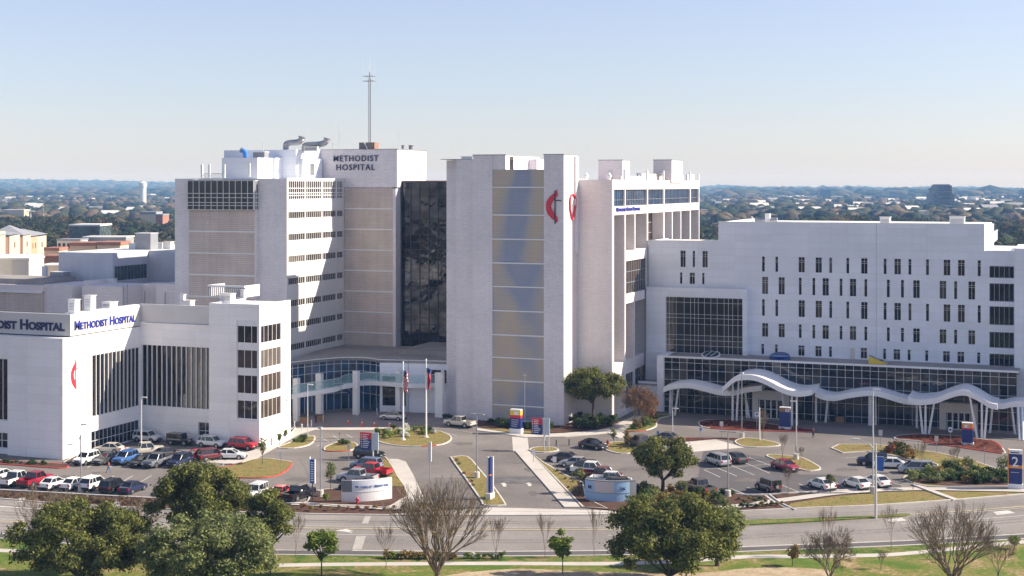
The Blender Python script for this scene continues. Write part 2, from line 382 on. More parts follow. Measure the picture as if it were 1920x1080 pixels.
# fascia carrying the letters
mb = MB(); mb.box(-176, uA+.06, vF, vF+.5, 18.75, zF); mb.box(uA-.5, uA+.06, vF+.5, v1+.2, 18.75, zF); mb.box(uA-.2, uB-.01, v1+.15, v1+.6, zT+.75, zF+.25)
mb.build('fascia', M['fascia'], b)
mb = MB(); mb.box(-176, uA-6, vF+.5, v1+10, zF-3.4, zF-3.2); mb.box(uA-6, uA-.5, vF+.5, v1+7, zF-3.2, zF-.5); mb.box(uA-.5, uB, v1+.6, v1+11, zF-3.2, zF-3.); mb.box(uB+.5, uC-.49, vB+.51, vE-.05, zBk-.34, zBk-.2)
mb.box(-176, uA-.3, vA+.5, vF, zT-.1, zT-.02)
mb.build('roof', M['roofwhite'], b)
# windows
for i in range(12):
    a = 187.7+(200.1-187.7)*i/12; W(b, 'u', uA-.13, a, a+12.4/12, 5.5, 15.2, 1, 1, 'glass', 'frame', .07, pro=.02)
    mbb = MB().box(uA-.1, uA+.12, a-.05, a+.05, 5.3, 15.4).build('fin', M['trim'], b)
n = 14
for i in range(n):
    w = (uB-.3-uA-.35)/n; a = uA+.35+w*i; W(b, 'v', v1+.38, a, a+w, 5.6, 15.6, 1, 1, 'stripglass' if i > 9 else 'bronze', 'frame', .05, edge=False)
    MB().box(a-.06, a+.06, v1+.12, v1+.36, 5.5, 15.7).build('fin', M['trim'], b)
W(b, 'u', uA-.13, 187.6, 200.1, .05, 3.2, 12, 2, 'glass', 'frame', .08, pro=.03, name='ground_floor_glazing')
W(b, 'v', v1+.38, -131.6, -129.1, .6, 3.4, 2, 2, 'glass', 'frame', .08)
W(b, 'v', vA+1.08, -174, xp-.4, 5.2, 14.9, 16, 1, 'bronze', 'frame', .12); W(b, 'v', vA+1.08, -174, xp-.4, .8, 3.3, 14, 2, 'bronze', 'frame', .12)
for k in range(4):
    z0 = 4.6+4.05*k; z1 = z0+3.0
    W(b, 'v', vB+.2, -123.65, uC-.2, z0, z1, 3, 1, 'bronze', 'trim', .09, pro=.05)
    W(b, 'u', uC-.2, vB+.3, 206.25, z0, z1, 5, 1, 'bronze', 'trim', .08, pro=.02)
    if k < 3: B('spandrel', M['trim'], b, (-123.7, uC-.12, vB+.12, vB+.44, z1, z0+4.05), (uC-.44, uC-.12, vB+.44, 206.3, z1, z0+4.05))
B('corner_post', M['trim'], b, (uC-.3, uC-.06, vB+.06, vB+.3, 4.3, 20.4))
B('ledge', M['trim'], b, (-123.7, uC-.1, vB+.1, vB+.44, 20.38-.9, 20.38), (uC-.44, uC-.1, vB+.44, 206.3, 20.38-.9, 20.38), (-123.7, uC-.1, vB+.1, vB+.44, 4.31, 4.6), (uC-.44, uC-.1, vB+.44, 206.3, 4.31, 4.6))
text('Methodist Hospital', 2.15, (-163.2, vF-.05, 19.55), 'v', M['letters'], b, smallcaps=True, width=19.3, bold=.035)
text('Methodist Hospital', 2.0, (uA+.1, 183.4, 19.6), 'u', M['letters2'], b, smallcaps=True, width=15.6, ext=.08, bold=.015)
mb = MB(); flame(mb, 'u', uA, onU(136, 690, uA)[0]+.2, 10.4, 4.6, 2.0); mb.build('flame_emblem', M['red'], b)
cv = onU(140, 690, uA)[0]
B('cross', M['greymetal'], b, (uA+.02, uA+.14, cv+.15, cv+.3, 10.6, 15.0), (uA+.02, uA+.13, cv+.3, cv+1.2, 13.55, 13.7))
def roof_unit(x, y, z, w, d, h, label, name='roof_unit', m='trim', grp=None, parent=None, louvre=True):
    r = empty(name, (x, y, z), label, 'roof unit', grp)
    B('housing', M[m], r, (x-w/2, x+w/2, y-d/2, y+d/2, z, z+h)); B('cap', M['trim'] if m != 'trim' else M['fascia'], r, (x-w/2-.12, x+w/2+.12, y-d/2-.12, y+d/2+.12, z+h, z+h+.12))
    if louvre:
        mb = MB()
        for k in range(5): mb.box(x-w/2+.2, x+w/2-.2, y-d/2-.05, y-d/2, z+h*(.3+.11*k), z+h*(.3+.11*k)+.06)
        mb.build('grille', M['greymetal'], r)
    return r
def place_roof(px, py, z, w, d, h, label, **k):
    x, y = G(px, py, z); return roof_unit(x, y, z, w, d, h, label, **k)
place_roof(139, 588, 21.6, 1.3, 1.3, 2.2, 'small white box vent on the clinic wing roof, left of the pair above the lettering')
place_roof(169, 582, 21.6, 1.3, 1.3, 2.4, 'taller white box vent on the clinic wing roof, right of the pair above the lettering')
place_roof(206, 577, 21.6, 1.6, 2., .9, 'low white hatch on the clinic wing roof beside the tall box vent')
place_roof(343, 574, 21.9, .7, .7, 1.9, 'thin white stub vent on the recessed clinic roof', louvre=False)
place_roof(353, 574, 21.9, 1.6, 1.4, .9, 'squat white unit beside the thin stub vent on the recessed clinic roof', louvre=False)
place_roof(427, 568, 22.7, 2., 1.5, 1.5, 'white boxy fan unit at the front edge of the window block roof')
place_roof(456, 562, 22.7, .7, .7, 1.6, 'thin white chimney vent at the back of the window block roof', louvre=False)
x, y = G(400, 560, 22.7)
r = empty('louvred_screen', (x, y, 22.7), 'grey louvred plant screen with pale rim behind the white fan unit', 'plant screen')
mb = MB()
for k in range(18): mb.box(x-3.6+.4*k, x-3.45+.4*k, y+4, y+4.2, 22.7, 24.4)
mb.build('louvres', M['greymetal'], r); B('rim', M['trim'], r, (x-3.7, x+3.7, y+3.9, y+4.3, 24.4, 24.7), (x-3.7, x-3.4, y+4.3, y+9, 22.7, 24.7), (x+3.4, x+3.7, y+4.3, y+9, 22.7, 24.7))

# ================================================================ LEFT TOWER
uc = -136.7; v2 = 261.1; u2 = -125.0; zR = 43.2
b = empty('west_tower', (uc, 238, 0), 'tall left tower with taupe panels, strip windows and navy lettering on its head', 'building')
x0 = -161.6; x1_ = -157.7
mb = MB()
mb.box(x0, x1_, 238, 262, 0, zR)                          # pier left
mb.box(-143.0, uc-.2, 238, 239, 0, zR)                    # pier right
mb.box(x1_, uc-.22, 239, v2+14, 0, zR-.2)                   # mass
mb.box(x0+.02, uc-.43, v2, v2+70, 0, zR-.3)  # unseen rear mass, lengthened so its shadow falls on the annex
mb.box(-143.02, -142.6, 234, 238, 0, 2)
mb.build('pier_wall', M['brick'], b)
fl = [onU(539, y, uc)[1] for y in (397.5, 438.7, 480.7)]
zr = [fl[0]-4.19*k for k in range(9)]
holes = [(238.6, v2-.35, z-1.32, z) for z in zr if z > 3]+[(238.6, v2-.35, 39.3, 43.0)]
mb = MB(); holewall(mb, 'u', uc, 238.02, v2, 0, zR+.12, holes, .2); mb.build('side_wall', M['towerwhite'], b)
edges = [238.6, 245.05, 245.4, 251.7, 252.05, 257.8, 258.15, v2-.35]
for k, z in enumerate(zr):
    if z < 3: continue
    for i in range(0, 8, 2): W(b, 'u', uc-.18, edges[i], edges[i+1], z-1.32, z, 8 if i < 6 else 4, 1, 'stripglass' if i < 4 else 'bronze', 'trim', .09, pro=.015)
for i in range(0, 8, 2): W(b, 'u', uc-.18, edges[i], edges[i+1], 39.3, 43.0, 8 if i < 6 else 4, 1, 'bronze', 'trim', .15, pro=.07, zs=[40.1, 40.6, 41.5], name='crown_window')
B('window_mullion', M['towerwhite'], b, *[(uc-.19, uc-.01, edges[i], edges[i+1], z-1.31, z-.01) for z in zr if z > 3 for i in (1, 3, 5)], *[(uc-.19, uc-.01, edges[i], edges[i+1], 39.31, 42.99) for i in (1, 3, 5)])
# taupe panels at the front, seven storeys, crowned by the glazed box
xa, xb = -157.6, -143.2; z0 = 37.2
def fluted(b, xa, xb, v, tops, m='louvre', depth=1.2, back=None):
    for t, z in tops:
        B('fluted_panel', M[m], b, (xa, xb, v+.15, v+depth, z+.22, t))
    for t, z in tops: B('panel_band', M['trim'], b, (xa-.04, xb+.04, v, v+depth, z, z+.22))
pl = [onV(400, y, 237.)[1] for y in (394, 436, 477.5)]
tops = [(pl[0]-4.19*k, pl[0]-4.19*(k+1)) for k in range(8)]
fluted(b, x1_+.01, -143.0, 236.8, tops)
xg = onV(362, 337, 236)[0]
mb = MB(); mb.box(x1_+.02, -142.9, 236.5, 238, pl[0]+.02, 43.1); mb.build('crown_box', M['glass'], b)
W(b, 'v', 236.48, x1_+.02, -142.9, pl[0]+.05, 43.0, 11, 1, 'glass', 'frame', .10, zs=[38.2, 38.75, 39.7, 40.5], name='crown_window')
W(b, 'u', -142.88, 236.5, 237.95, pl[0]+.05, 43.0, 2, 1, 'glass', 'frame', .14, zs=[38.2, 38.75, 39.7, 40.5], name='crown_window')
B('panel_return', M['brick'], b, (-143.0, -142.9, 236.85, 238, 2, pl[0]))
# banded stair block with the lettered head
tz = [onV(690, y, v2)[1] for y in (353.5, 393, 431.5)]
B('stair_block', M['brick'], b, (uc+.02, u2-.03, v2+1.0, v2+13.4, 0, 48.9), (u2-.7, u2-.02, v2+.02, v2+1., 0, tz[0]))
B('lettered_head', M['brick'], b, (-143.2, u2+.3, v2+.0, v2+14, tz[0]+.25, 49.3))
hz = onU(797, 281, u2+.3)[0]
B('lit_head_wall', M['brick2'], b, (u2-8, u2+.34, v2+14.0, hz, 43.3, 49.25), (u2+.3, u2+.36, v2+.3, v2+14, 43.5, 49.2))
B('coping', M['greymetal'], b, (-143.3, u2+.45, v2-.08, v2+14, 49.3, 49.42), (u2-8, u2+.45, v2+14, hz, 49.25, 49.37))
tops = [(tz[0]+.2 if k == 0 else tz[0]-4.19*k, tz[0]-4.19*(k+1)) for k in range(8)]
fluted(b, uc+.03, u2-.75, v2-.1, tops)
text('METHODIST', 1.7, (-139.0, v2-.14, 46.95), 'v', M['letters'], b, width=10.1, bold=.006, spacing=1.2)
text('HOSPITAL', 1.7, (-138.35, v2-.14, 45.15), 'v', M['letters'], b, width=8.7, bold=.006, spacing=1.2)
# mirrored curtain wall right of the stair block
xg0, xg1 = u2+.35, -102.5; vg = 263.2
mb = MB(); mb.box(xg0, xg1+14, vg+.3, vg+24, 0, 42.9); mb.build('curtain_block', M['black'], b)
for i in range(11):
    a = xg0+(-104.0-xg0)*i/11 if False else xg0+2.0*i
    W(b, 'v', vg+.12, a, a+2.0, 9.5, 42.75, 1, 22, 'mirror', 'darkframe', .07, name='curtain_wall_bay')
B('curtain_coping', M['rust'], b, (xg0, xg1+14, vg+.0, vg+24, 42.8, 43.0))
# penthouse on the roof
def pent(px0, px1, pyt, v, back, side=True, zb=zR-.3, m='white2', par=None, name='penthouse'):
    a, zt = onV(px0, pyt, v); c, _ = onV(px1, pyt, v); return B(name, M[m], par, (a, c, v, v+back, zb, zt))
pent(416, 483, 296, 243, 12, par=b); pent(483, 492, 296, 244.5, 10, par=b)
pent(420, 555, 282, 251, 12, par=b); pent(492, 517, 296, 248.5, 9, par=b)
pent(517, 568, 297.5, 252.5, 8, par=b)
B('penthouse_door', M['fascia'], b, (onU(541, 300, -138.2)[0]*0-139.7, -138.7, 252.4, 252.46, 44.0, 46.4))
B('roof', M['roofwhite'], b, (x0+.1, uc-.45, 238.5, v2-.1, zR-.32, zR-.05))
mb = MB(); mb.box(x0, uc, 237.95, 238.25, zR, zR+.15); mb.box(uc-.3, uc+.02, 238, v2, zR+.12, zR+.25); mb.build('coping', M['trim'], b)
# ---- roof things on the left tower
def duct(pts, r, label, m='steel'):
    x, y, z = pts[0]; o = empty('exhaust_duct', (x, y, z), label, 'duct')
    s = smooth_open(pts, 5); mb = MB()
    mb.path(s, r, 12); q = MB(); q.tube(s[-1], Vector(s[-1])+(Vector(s[-1])-Vector(s[-2])).normalized()*.25, r*1.15, r*1.15, 12); mb.build('pipe', M[m], o, True); q.build('flange', M['greymetal'], o)
def S(px, py, v): x, z = onV(px, py, v); return (x, v, z)
duct([S(537, 283, 252), S(536, 272, 252), S(543, 268, 252), S(556, 267, 252), S(564, 264, 252), S(566, 258, 252)], .62, 'large galvanised S-shaped exhaust duct left of a matching one on the penthouse')
duct([S(572, 283, 254), S(572, 273, 254), S(590, 271, 254), S(603, 270, 254), S(611, 266, 254), S(613, 261, 254)], .6, 'large galvanised curved exhaust duct nearest the lettered rooftop block')
duct([S(461, 296, 247), S(459, 285, 247), S(454, 282, 247)], .5, 'bright blue hooded duct on the penthouse roof', 'bluepaint')
def mast(px, pyb, pyt, v, r, label, arms=()):
    x, z0 = onV(px, pyb, v); _, z1 = onV(px, pyt, v)
    o = empty('antenna', (x, v, z0), label, 'antenna')
    MB().tube((x, v, z0), (x, v, z1), r, r*.6, 6).build('pole', M['polepaint'], o)
    for k, (h, w) in enumerate(arms): MB().box(x-w/2, x+w/2, v-.04, v+.04, z0+h, z0+h+.08).build('crossarm', M['steel'], o)
mast(624, 281, 232, 262, .06, 'thin whip antenna standing left of its twin beside the curved duct', [(1.2, .6)])
mast(636, 281, 232, 262, .06, 'thin whip antenna standing right of its twin above the lettered block', [(2.2, .5), (3.2, .4)])
mast(747, 281, 225, 262.5, .035, 'very thin pale whip antenna at the right corner of the lettered block')
mast(493, 291, 266, 247, .09, 'short dark stub mast on the penthouse roof among grey equipment')
# lattice mast
x, z0 = onV(693.5, 281, 268); _, zt = onV(693.5, 148, 268)
o = empty('lattice_mast', (x, 268, z0), 'tall guyed lattice radio mast on the left tower, topped by a ring of whip antennas', 'radio mast')
mb = MB(); w = .27
cr = [(x-w, 268-w*.6), (x+w, 268-w*.6), (x, 268+w*.8)]
for c in cr: mb.tube((*c, z0), (*c, zt), .05, .05, 6)
nn = 22
for k in range(nn):
    za = z0+(zt-z0)*k/nn; zb_ = z0+(zt-z0)*(k+1)/nn
    for i in range(3): mb.tube((*cr[i], za), (*cr[(i+1) % 3], zb_), .035, .035, 4); mb.tube((*cr[i], zb_), (*cr[(i+1) % 3], zb_), .03, .03, 4)
mb.build('lattice', M['steel'], o)
mb = MB()
for zz in (zt-.5, zt+.5):
    for s in (-1, 1): mb.box(x-1.25, x+1.25, 268+s*.8-.05, 268+s*.8+.05, zz, zz+.1); mb.box(x+s*1.2-.05, x+s*1.2+.05, 267.2, 268.8, zz, zz+.1)
mb.build('antenna_frame', M['steel'], o)
for dx, dy, h in ((-1.2, -.8, 4), (-.5, .8, 4.6), (1.2, -.8, 4), (.9, .8, 3.), (0, 0, 5.), (.2, -.8, 3.)): MB().tube((x+dx, 268+dy, zt-1), (x+dx, 268+dy, zt+h), .045, .02, 5).build('whip', M['polepaint'], o)
MB().tube((x, 268, zt), (x, 268, zt+1.4), .2, .14, 8).build('beacon', M['greymetal'], o)
# cabinet below the mast
x, z0 = onV(693, 281, 264)
o = empty('rooftop_cooler', (x, 264, z0), 'rusty brown slatted cooling unit at the foot of the lattice mast', 'cooling unit')
B('housing', M['rust'], o, (x-1.9, x+1.6, 263, 265, z0, z0+1.5)); mb = MB()
for k in range(7): mb.box(x-1.7+.45*k, x-1.55+.45*k, 262.93, 263, z0+.2, z0+1.3)
mb.build('slats', M['greymetal'], o); MB().tube((x-.6, 262.9, z0+1.4), (x+.1, 262.9, z0+.1), .12, .12, 8).build('pipe', M['whitepaint'], o)
for i, (px, v) in enumerate(((756, 268), (771, 270))):
    x, z0 = onV(px, 281, v); o = empty('roof_tank', (x, v, z0), ['small dark round vent stack at the right of the lettered block', 'wider dark round vent stack at the right end of the sunlit head wall'][i], 'vent stack')
    r = (.35, .5)[i]; MB().tube((x, v, z0-.3), (x, v, z0+.8), r, r, 12).build('drum', M['greymetal'], o, False); MB().tube((x, v, z0+.8), (x, v, z0+.95), r*1.15, r*1.15, 12).build('cap', M['rust'], o)
# cellular antenna racks on the front left of the roof
x, z0 = onV(392, 335, 239.5)
o = empty('antenna_rack', (x, 239.5, zR), 'steel rack with white panel antennas at the front left roof corner of the left tower', 'antenna rack')
mb = MB()
xl, xr = onV(378, 335, 239.5)[0], onV(416, 335, 239.5)[0]
for zz in (zR+.2, zR+1.1): mb.box(xl, xr, 239.4, 239.5, zz, zz+.08); mb.box(xl, xr, 240.9, 241, zz, zz+.08)
for k in range(8):
    xx = xl+(xr-xl)*k/7; mb.tube((xx, 239.45, zR), (xx, 239.45, zR+1.2), .04, .04, 5); mb.tube((xx, 240.95, zR), (xx, 240.95, zR+1.2), .04, .04, 5)
    if k < 7: mb.tube((xx, 239.45, zR+.2), (xx+(xr-xl)/7, 239.45, zR+1.1), .03, .03, 4)
mb.build('rack', M['steel'], o)
for px in (379, 393, 421): xx = onV(px, 335, 239.3)[0]; B('panel_antenna', M['whitepaint'], o, (xx-.2, xx+.2, 239.1, 239.35, zR+.3, zR+2.9))
xx, _ = onV(468, 335, 239.6)
o = empty('panel_antenna', (xx, 239.6, zR), 'single white panel antenna on a post in front of the penthouse', 'antenna')
B('panel', M['whitepaint'], o, (xx-.2, xx+.2, 239.4, 239.6, zR+.5, zR+3.1)); MB().tube((xx, 239.7, zR), (xx, 239.7, zR+3), .06, .06, 6).build('post', M['steel'], o)
x, z0 = onV(489, 296, 246.5)
roof_unit(x, 246.5, z0, 2.6, 1.6, 1.1, 'grey pipework unit on the lower penthouse roof under the short stub mast', m='greymetal')
x, z0 = onV(585, 282, 253)
roof_unit(x, 253, z0-.2, 3., 1.2, .9, 'low pale ductwork box between the two curved exhaust ducts')

# ================================================================ CENTRE TOWER
vD = 237.2; ud = -81.2
b = empty('centre_tower', (-90, vD, 0), 'pale brick tower with a column of panels painted with gold-blue reflections and a red emblem', 'building')
mb = MB()
mb.box(-98.3, -94.55, vD, vD+20, 0, 47.4)                      # left wide pier
mb.box(-94.6, -92.1, vD+.1, vD+18, 44.85, 47.42)
mb.box(-101.9, -98.31, vD+.9, vD+18, 0, 46.7)                    # stepped pier
mb.box(-104.9, -101.92, vD+3.3, vD+19, 0, 46.6)                    # back strip
mb.box(-92.12, -90.5, vD+12., vD+17, 44, 46.9)
mb.box(-94.5, -84.9, vD+1.2, vD+16, 0, 44.6)                      # core
mb.box(-84.85, ud, vD, vD+7.5, 0, 47.4)                         # emblem pier
mb.box(ud-.02, ud+.35, vD+5.8, vD+7.45, 30, 47.2)
mb.box(-86, -81.25, vD+7.5, vD+14, 0, 43.2)
mb.build('brick_wall', M['brick'], b)
B('pier_side', M['brick2'], b, (ud-.0, ud+.05, vD+.02, vD+7.4, 0, 47.35))
B('coping', M['greymetal'], b, (-98.4, -92.0, vD-.06, vD+18, 47.42, 47.55), (-84.95, ud+.1, vD-.06, vD+7.55, 47.41, 47.54), (-105, -98.35, vD+.8, vD+18, 46.71, 46.8), (-94.5, -84.95, vD+.3, vD+1.4, 44.6, 44.85))
B('slit_window', M['bronze'], b, (-92.1, -92.06, vD+2.2, vD+4.0, 44.9, 47.2))
ys = [318, 352.4, 404.5, 450, 494.9, 539.3, 584.8, 630.2, 672.8, 716, 762.3]
zz = [onV(970, y, vD)[1] for y in ys]+[0.3]
M['sheen'] = None
def sheenmat():  # gold and blue reflections painted into the panel colour by noise
    m, nt, bs = newmat('painted_reflection_panel'); L = nt.links.new
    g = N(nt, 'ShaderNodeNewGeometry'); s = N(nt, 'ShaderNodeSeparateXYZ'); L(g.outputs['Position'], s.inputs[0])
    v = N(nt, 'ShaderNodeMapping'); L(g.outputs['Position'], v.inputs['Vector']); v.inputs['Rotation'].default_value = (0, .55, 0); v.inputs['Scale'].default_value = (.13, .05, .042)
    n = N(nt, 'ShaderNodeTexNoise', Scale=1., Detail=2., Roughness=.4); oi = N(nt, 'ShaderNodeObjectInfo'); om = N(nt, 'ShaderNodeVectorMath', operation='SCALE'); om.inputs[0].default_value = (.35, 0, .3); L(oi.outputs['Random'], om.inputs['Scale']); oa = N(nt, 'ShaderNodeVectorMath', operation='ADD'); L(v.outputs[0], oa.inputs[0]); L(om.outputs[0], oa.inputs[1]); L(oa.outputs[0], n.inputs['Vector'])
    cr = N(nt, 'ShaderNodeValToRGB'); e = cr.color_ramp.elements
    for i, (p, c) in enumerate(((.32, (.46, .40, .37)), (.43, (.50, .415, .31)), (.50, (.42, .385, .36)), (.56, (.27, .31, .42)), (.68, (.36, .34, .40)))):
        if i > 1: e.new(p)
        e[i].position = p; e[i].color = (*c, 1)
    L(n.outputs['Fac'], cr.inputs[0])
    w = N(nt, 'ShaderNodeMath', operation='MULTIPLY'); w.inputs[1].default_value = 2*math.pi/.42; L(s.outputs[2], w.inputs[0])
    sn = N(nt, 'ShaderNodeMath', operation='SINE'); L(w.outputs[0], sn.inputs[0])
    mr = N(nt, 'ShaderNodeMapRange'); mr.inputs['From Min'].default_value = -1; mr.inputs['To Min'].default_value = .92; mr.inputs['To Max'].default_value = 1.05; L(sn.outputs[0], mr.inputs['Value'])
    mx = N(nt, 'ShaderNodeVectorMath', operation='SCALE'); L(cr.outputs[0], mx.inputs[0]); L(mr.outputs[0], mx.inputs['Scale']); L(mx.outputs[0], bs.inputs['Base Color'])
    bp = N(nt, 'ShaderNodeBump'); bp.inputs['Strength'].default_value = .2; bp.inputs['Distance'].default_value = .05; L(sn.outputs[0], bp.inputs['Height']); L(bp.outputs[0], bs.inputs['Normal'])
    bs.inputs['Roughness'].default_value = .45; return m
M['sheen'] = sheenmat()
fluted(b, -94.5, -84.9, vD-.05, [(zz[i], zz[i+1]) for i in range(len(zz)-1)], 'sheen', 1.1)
# emblem: red flame and black cross on the pier
fx = onV(1034, 400, vD)[0]; fz = onV(1034, 417, vD)[1]; mb = MB(); flame(mb, 'v', vD, fx, fz, 5.8, 3.3, .15); mb.build('flame_emblem', M['red'], b)
cx = onV(1041, 400, vD)[0]
B('cross', M['black'], b, (cx-.08, cx+.08, vD-.2, vD-.02, fz-.2, fz+5.6), (cx+.08, cx+1.15, vD-.19, vD-.02, fz+3.75, fz+3.9))
# ribbon emblem on the lit side of the pier: a loop with two tails
mb = MB(); y0, z0 = onU(1071, 407, ud); pts = []
for k in range(13):
    a = math.radians(-50+280*k/12); pts.append((y0+.2+1.25*math.cos(a)*1.2, z0+2.9+1.6*math.sin(a)))
pts = [(y0+1.5, z0-.1)]+pts[::-1]+[(y0+2.2, z0+.2)] if False else [(y0-.1, z0-.4), (y0-1.2, z0+1.5)]+[(y0+.3+1.6*math.cos(math.radians(a)), z0+2.7+1.3*math.sin(math.radians(a))) for a in range(190, -15, -20)]+[(y0+1.5, z0+1.4), (y0+.4, z0-.5)]
for (a, c), (d, e) in zip(pts, pts[1:]): mb.tube((ud+.2, a, c), (ud+.2, d, e), .2, .2, 6)
mb.build('ribbon_emblem', M['red'], b)
x, z0 = onV(878, 298, 242); roof_unit(x, 242, 46.7, 2.2, 1.2, .5, 'low pale unit on the left roof step of the centre tower', louvre=False)
mast(1005, 318, 286, 244, .035, 'hair-thin antenna rising between the two piers of the centre tower')

# ================================================================ WING WITH DEEP NICHES (right of the centre tower)
ue = -74.6; vN = 244.6; zE = 43.05; vEE = 310.0
b = empty('niche_wing', (ue, vN, 0), 'pale wing right of the emblem tower with deep window niches on its sunlit side', 'building')
fin = [245.2, 252.6, 259.0, 267.8, 280.1, 286.6, 293.7, 302.0, 310.0]
def zz_(px, py): return onU(px, py, ue)[1]
zs1, zs2 = 41.3, 38.25; zn = 36.7
H1 = []   # shallow glazing holes
D1 = []   # deep niches
main = [245.2, 252.6, 267.8, 280.1, 302.0, 310.0]
for a, c in zip(main, main[1:]): H1.append((a+.35, c-.3, zs2, zs1))
D1.append((245.7, 252.2, 9.8, zn)); D1.append((245.7, 252.2, 1, 7.2))
D1 += [(253.0, 258.7, 30.0, zn), (259.3, 267.4, 30.0, zn), (268.2, 279.7, 30.6, zn)]
D1 += [(280.5, 286.3, 20, zn), (286.9, 293.4, 20, zn), (294., 301.6, 20, zn), (302.4, 309.7, 20, zn)]
H1 += [(253.0, 267.4, 22.0, 28.1), (268.2, 279.7, 25.6, 29.0)]
D1 += [(253.0, 258.7, 10.0, 20.3), (259.3, 267.2, 10.0, 20.3)]
H1 += [(253.0, 258.7, 1.0, 7.4), (259.3, 267.3, 4.4, 7.6)]
mb = MB(); holewall(mb, 'u', ue, vN+.02, vEE, 0, zE, H1+D1, .5)
for h in D1:    # deepen the niches
    for q in (((h[0], h[2]), (h[0], h[3])), ((h[1], h[2]), (h[1], h[3])), ((h[0], h[2]), (h[1], h[2])), ((h[0], h[3]), (h[1], h[3]))):
        (y, z), (y2, z2) = q; mb.poly([(ue-.5, y, z), (ue-.5, y2, z2), (ue-2.4, y2, z2), (ue-2.4, y, z)])
mb.build('niche_wall', M['brick2'], b)
B('front_wall', M['brick2'], b, (-81.2, ue-.01, vN, vN+.45, 0, zE+.0), (ue-.52, ue-.005, vN+.45, vN+.6, 0, zE-.02))
B('mass', M['brick2'], b, (-95, ue-2.45, vN+.46, vEE, 0, zE-.4), (-81, ue-.55, vN+.46, vEE, zn+.02, zE-.5), (ue-2.5, ue-.52, vEE-.4, vEE-.01, 0, zE-.1))
for h in D1: W(b, 'u', ue-2.4, h[0]+.02, h[1]-.02, h[2]+.02, h[3]-.02, 3, max(1, round((h[3]-h[2])/2.1)), 'bronze', 'greymetal', .12, name='niche_window')
for h in H1[:5]: W(b, 'u', ue-.45, h[0]+.01, h[1]-.01, h[2]+.01, h[3]-.01, max(2, round((h[1]-h[0])/1.1)), 1, 'blueglass', 'greymetal', .06, zs=[39.4])
for h in H1[5:]: W(b, 'u', ue-.45, h[0]+.01, h[1]-.01, h[2]+.01, h[3]-.01, max(2, round((h[1]-h[0])/1.6)), max(1, round((h[3]-h[2])/1.9)), 'bronze', 'greymetal', .09)
for v, z0, z1 in ((245.2, 0, 43.1), (252.6, 0, 45.0), (259.0, 30, zn), (267.8, 0, 45.0), (280.1, 20, 45.0), (286.6, 20, zn), (293.7, 20, zn), (302.0, 20, 45.), (309.85, 20, 44.5)):
    B('fin', M['trim'], b, (ue-.25, ue+.10, v-.22, v+.22, z0, z1))
B('parapet', M['brick2'], b, (ue-1.2, ue-.9, 253.2, 267.2, zE-.4, zE+.7), (ue-1.6, ue-1.2, 268.2, 279.6, zE-.4, zE+1.3), (ue-1.6, ue-1.2, 281, 301, zE-.4, zE+1.), (ue-1.2, ue-.8, 303, 309, zE-.4, zE+1.4))
text('Methodist Heart Hospital', 1.0, (ue+.12, 247.0, 37.35), 'u', M['letters2'], b, smallcaps=True, width=15.5, ext=.06, bold=.02)
def roofblock(px0, px1, pyt, v, back, zb, label):
    a, zt = onV(px0, pyt, v); c, _ = onV(px1, pyt, v)
    o = empty('roof_penthouse', ((a+c)/2, v, zb), label, 'penthouse')
    B('wall', M['brick2'], o, (a, c, v, v+back, zb, zt)); B('coping', M['greymetal'], o, (a-.08, c+.08, v-.08, v+back+.08, zt, zt+.15))
    B('door', M['fascia'], o, ((a+c)/2-.5, (a+c)/2+.5, v-.05, v, zb+.2, zb+2.3)); return o
roofblock(1122, 1167, 301, 262, 5, zE-.4, 'square brick penthouse at the front of the niche wing roof')
roofblock(1225, 1259.5, 300.5, 285, 9, zE-.4, 'square brick penthouse at the back of the niche wing roof beside the dark canopy')
x, z = onV(1209, 325, 280); o = empty('plant_canopy', (x, 280, zE-.4), 'dark flat canopy over brown roof plant between the two penthouses', 'canopy')
B('slab', M['greymetal'], o, (x-1.5, x+3.4, 279, 283, z-.2, z)); mb = MB()
for dx in (-1.3, 3.2):
    for y in (279.2, 282.8): mb.box(x+dx-.08, x+dx+.08, y-.08, y+.08, zE-.4, z-.2)
mb.build('post', M['greymetal'], o)
for i, px in enumerate((1099, 1142)):
    x, z = onV(px, 337, 250); o = empty('mushroom_vent', (x, 250, zE-.4), ['white mushroom vent next to the emblem pier', 'white mushroom vent in front of the square penthouse'][i], 'roof vent')
    MB().tube((x, 250, zE-.4), (x, 250, zE+.5), .3, .3, 10).build('stem', M['trim'], o); MB().tube((x, 250, zE+.3), (x, 250, zE+.7), .3, .55, 12).tube((x, 250, zE+.7), (x, 250, zE+1.3), .55, .12, 12).build('cowl', M['trim'], o, True)
# ================================================================ RIGHT COMPLEX
vM = 267.5; vG = 266.0; vL = 259.0; zM = 35.1
b = empty('patient_pavilion', (-36, vM, 0), 'wide white pavilion with rows of slot windows above a long glass front', 'building')
xM0, xM1, xK = onV(1347, 416, vM)[0], onV(1846, 421, vM)[0], onV(1903, 470, vM)[0]
xC0 = ue+.3
def slope_rows(tops_bots, ref=1430): return [(onV(ref, t, vM)[1], onV(ref, q, vM)[1]) for t, q in tops_bots]
rows = slope_rows([(481, 509), (519, 551), (561, 592), (606, 631), (645, 664)])
r1 = '1431.3n 1456.3n 1503W 1535W 1557.5n 1589.5n 1620.5W 1659.5n 1683W 1706n 1739n 1775.5W 1802.5W 1836n'
r2 = '1434.5W 1465.5W 1500.3n 1525.8n 1548W 1576.8n 1599.3W 1623.3n 1665.5n 1692n 1718.3W 1768W 1791.8n 1822W'
r5 = '1430n 1455.5n 1502.5W 1534.5W 1557n 1619.6W 1658.5n 1681.5W 1704.5n 1737.5n 1774.5W 1801.5W 1835n'
wins = []
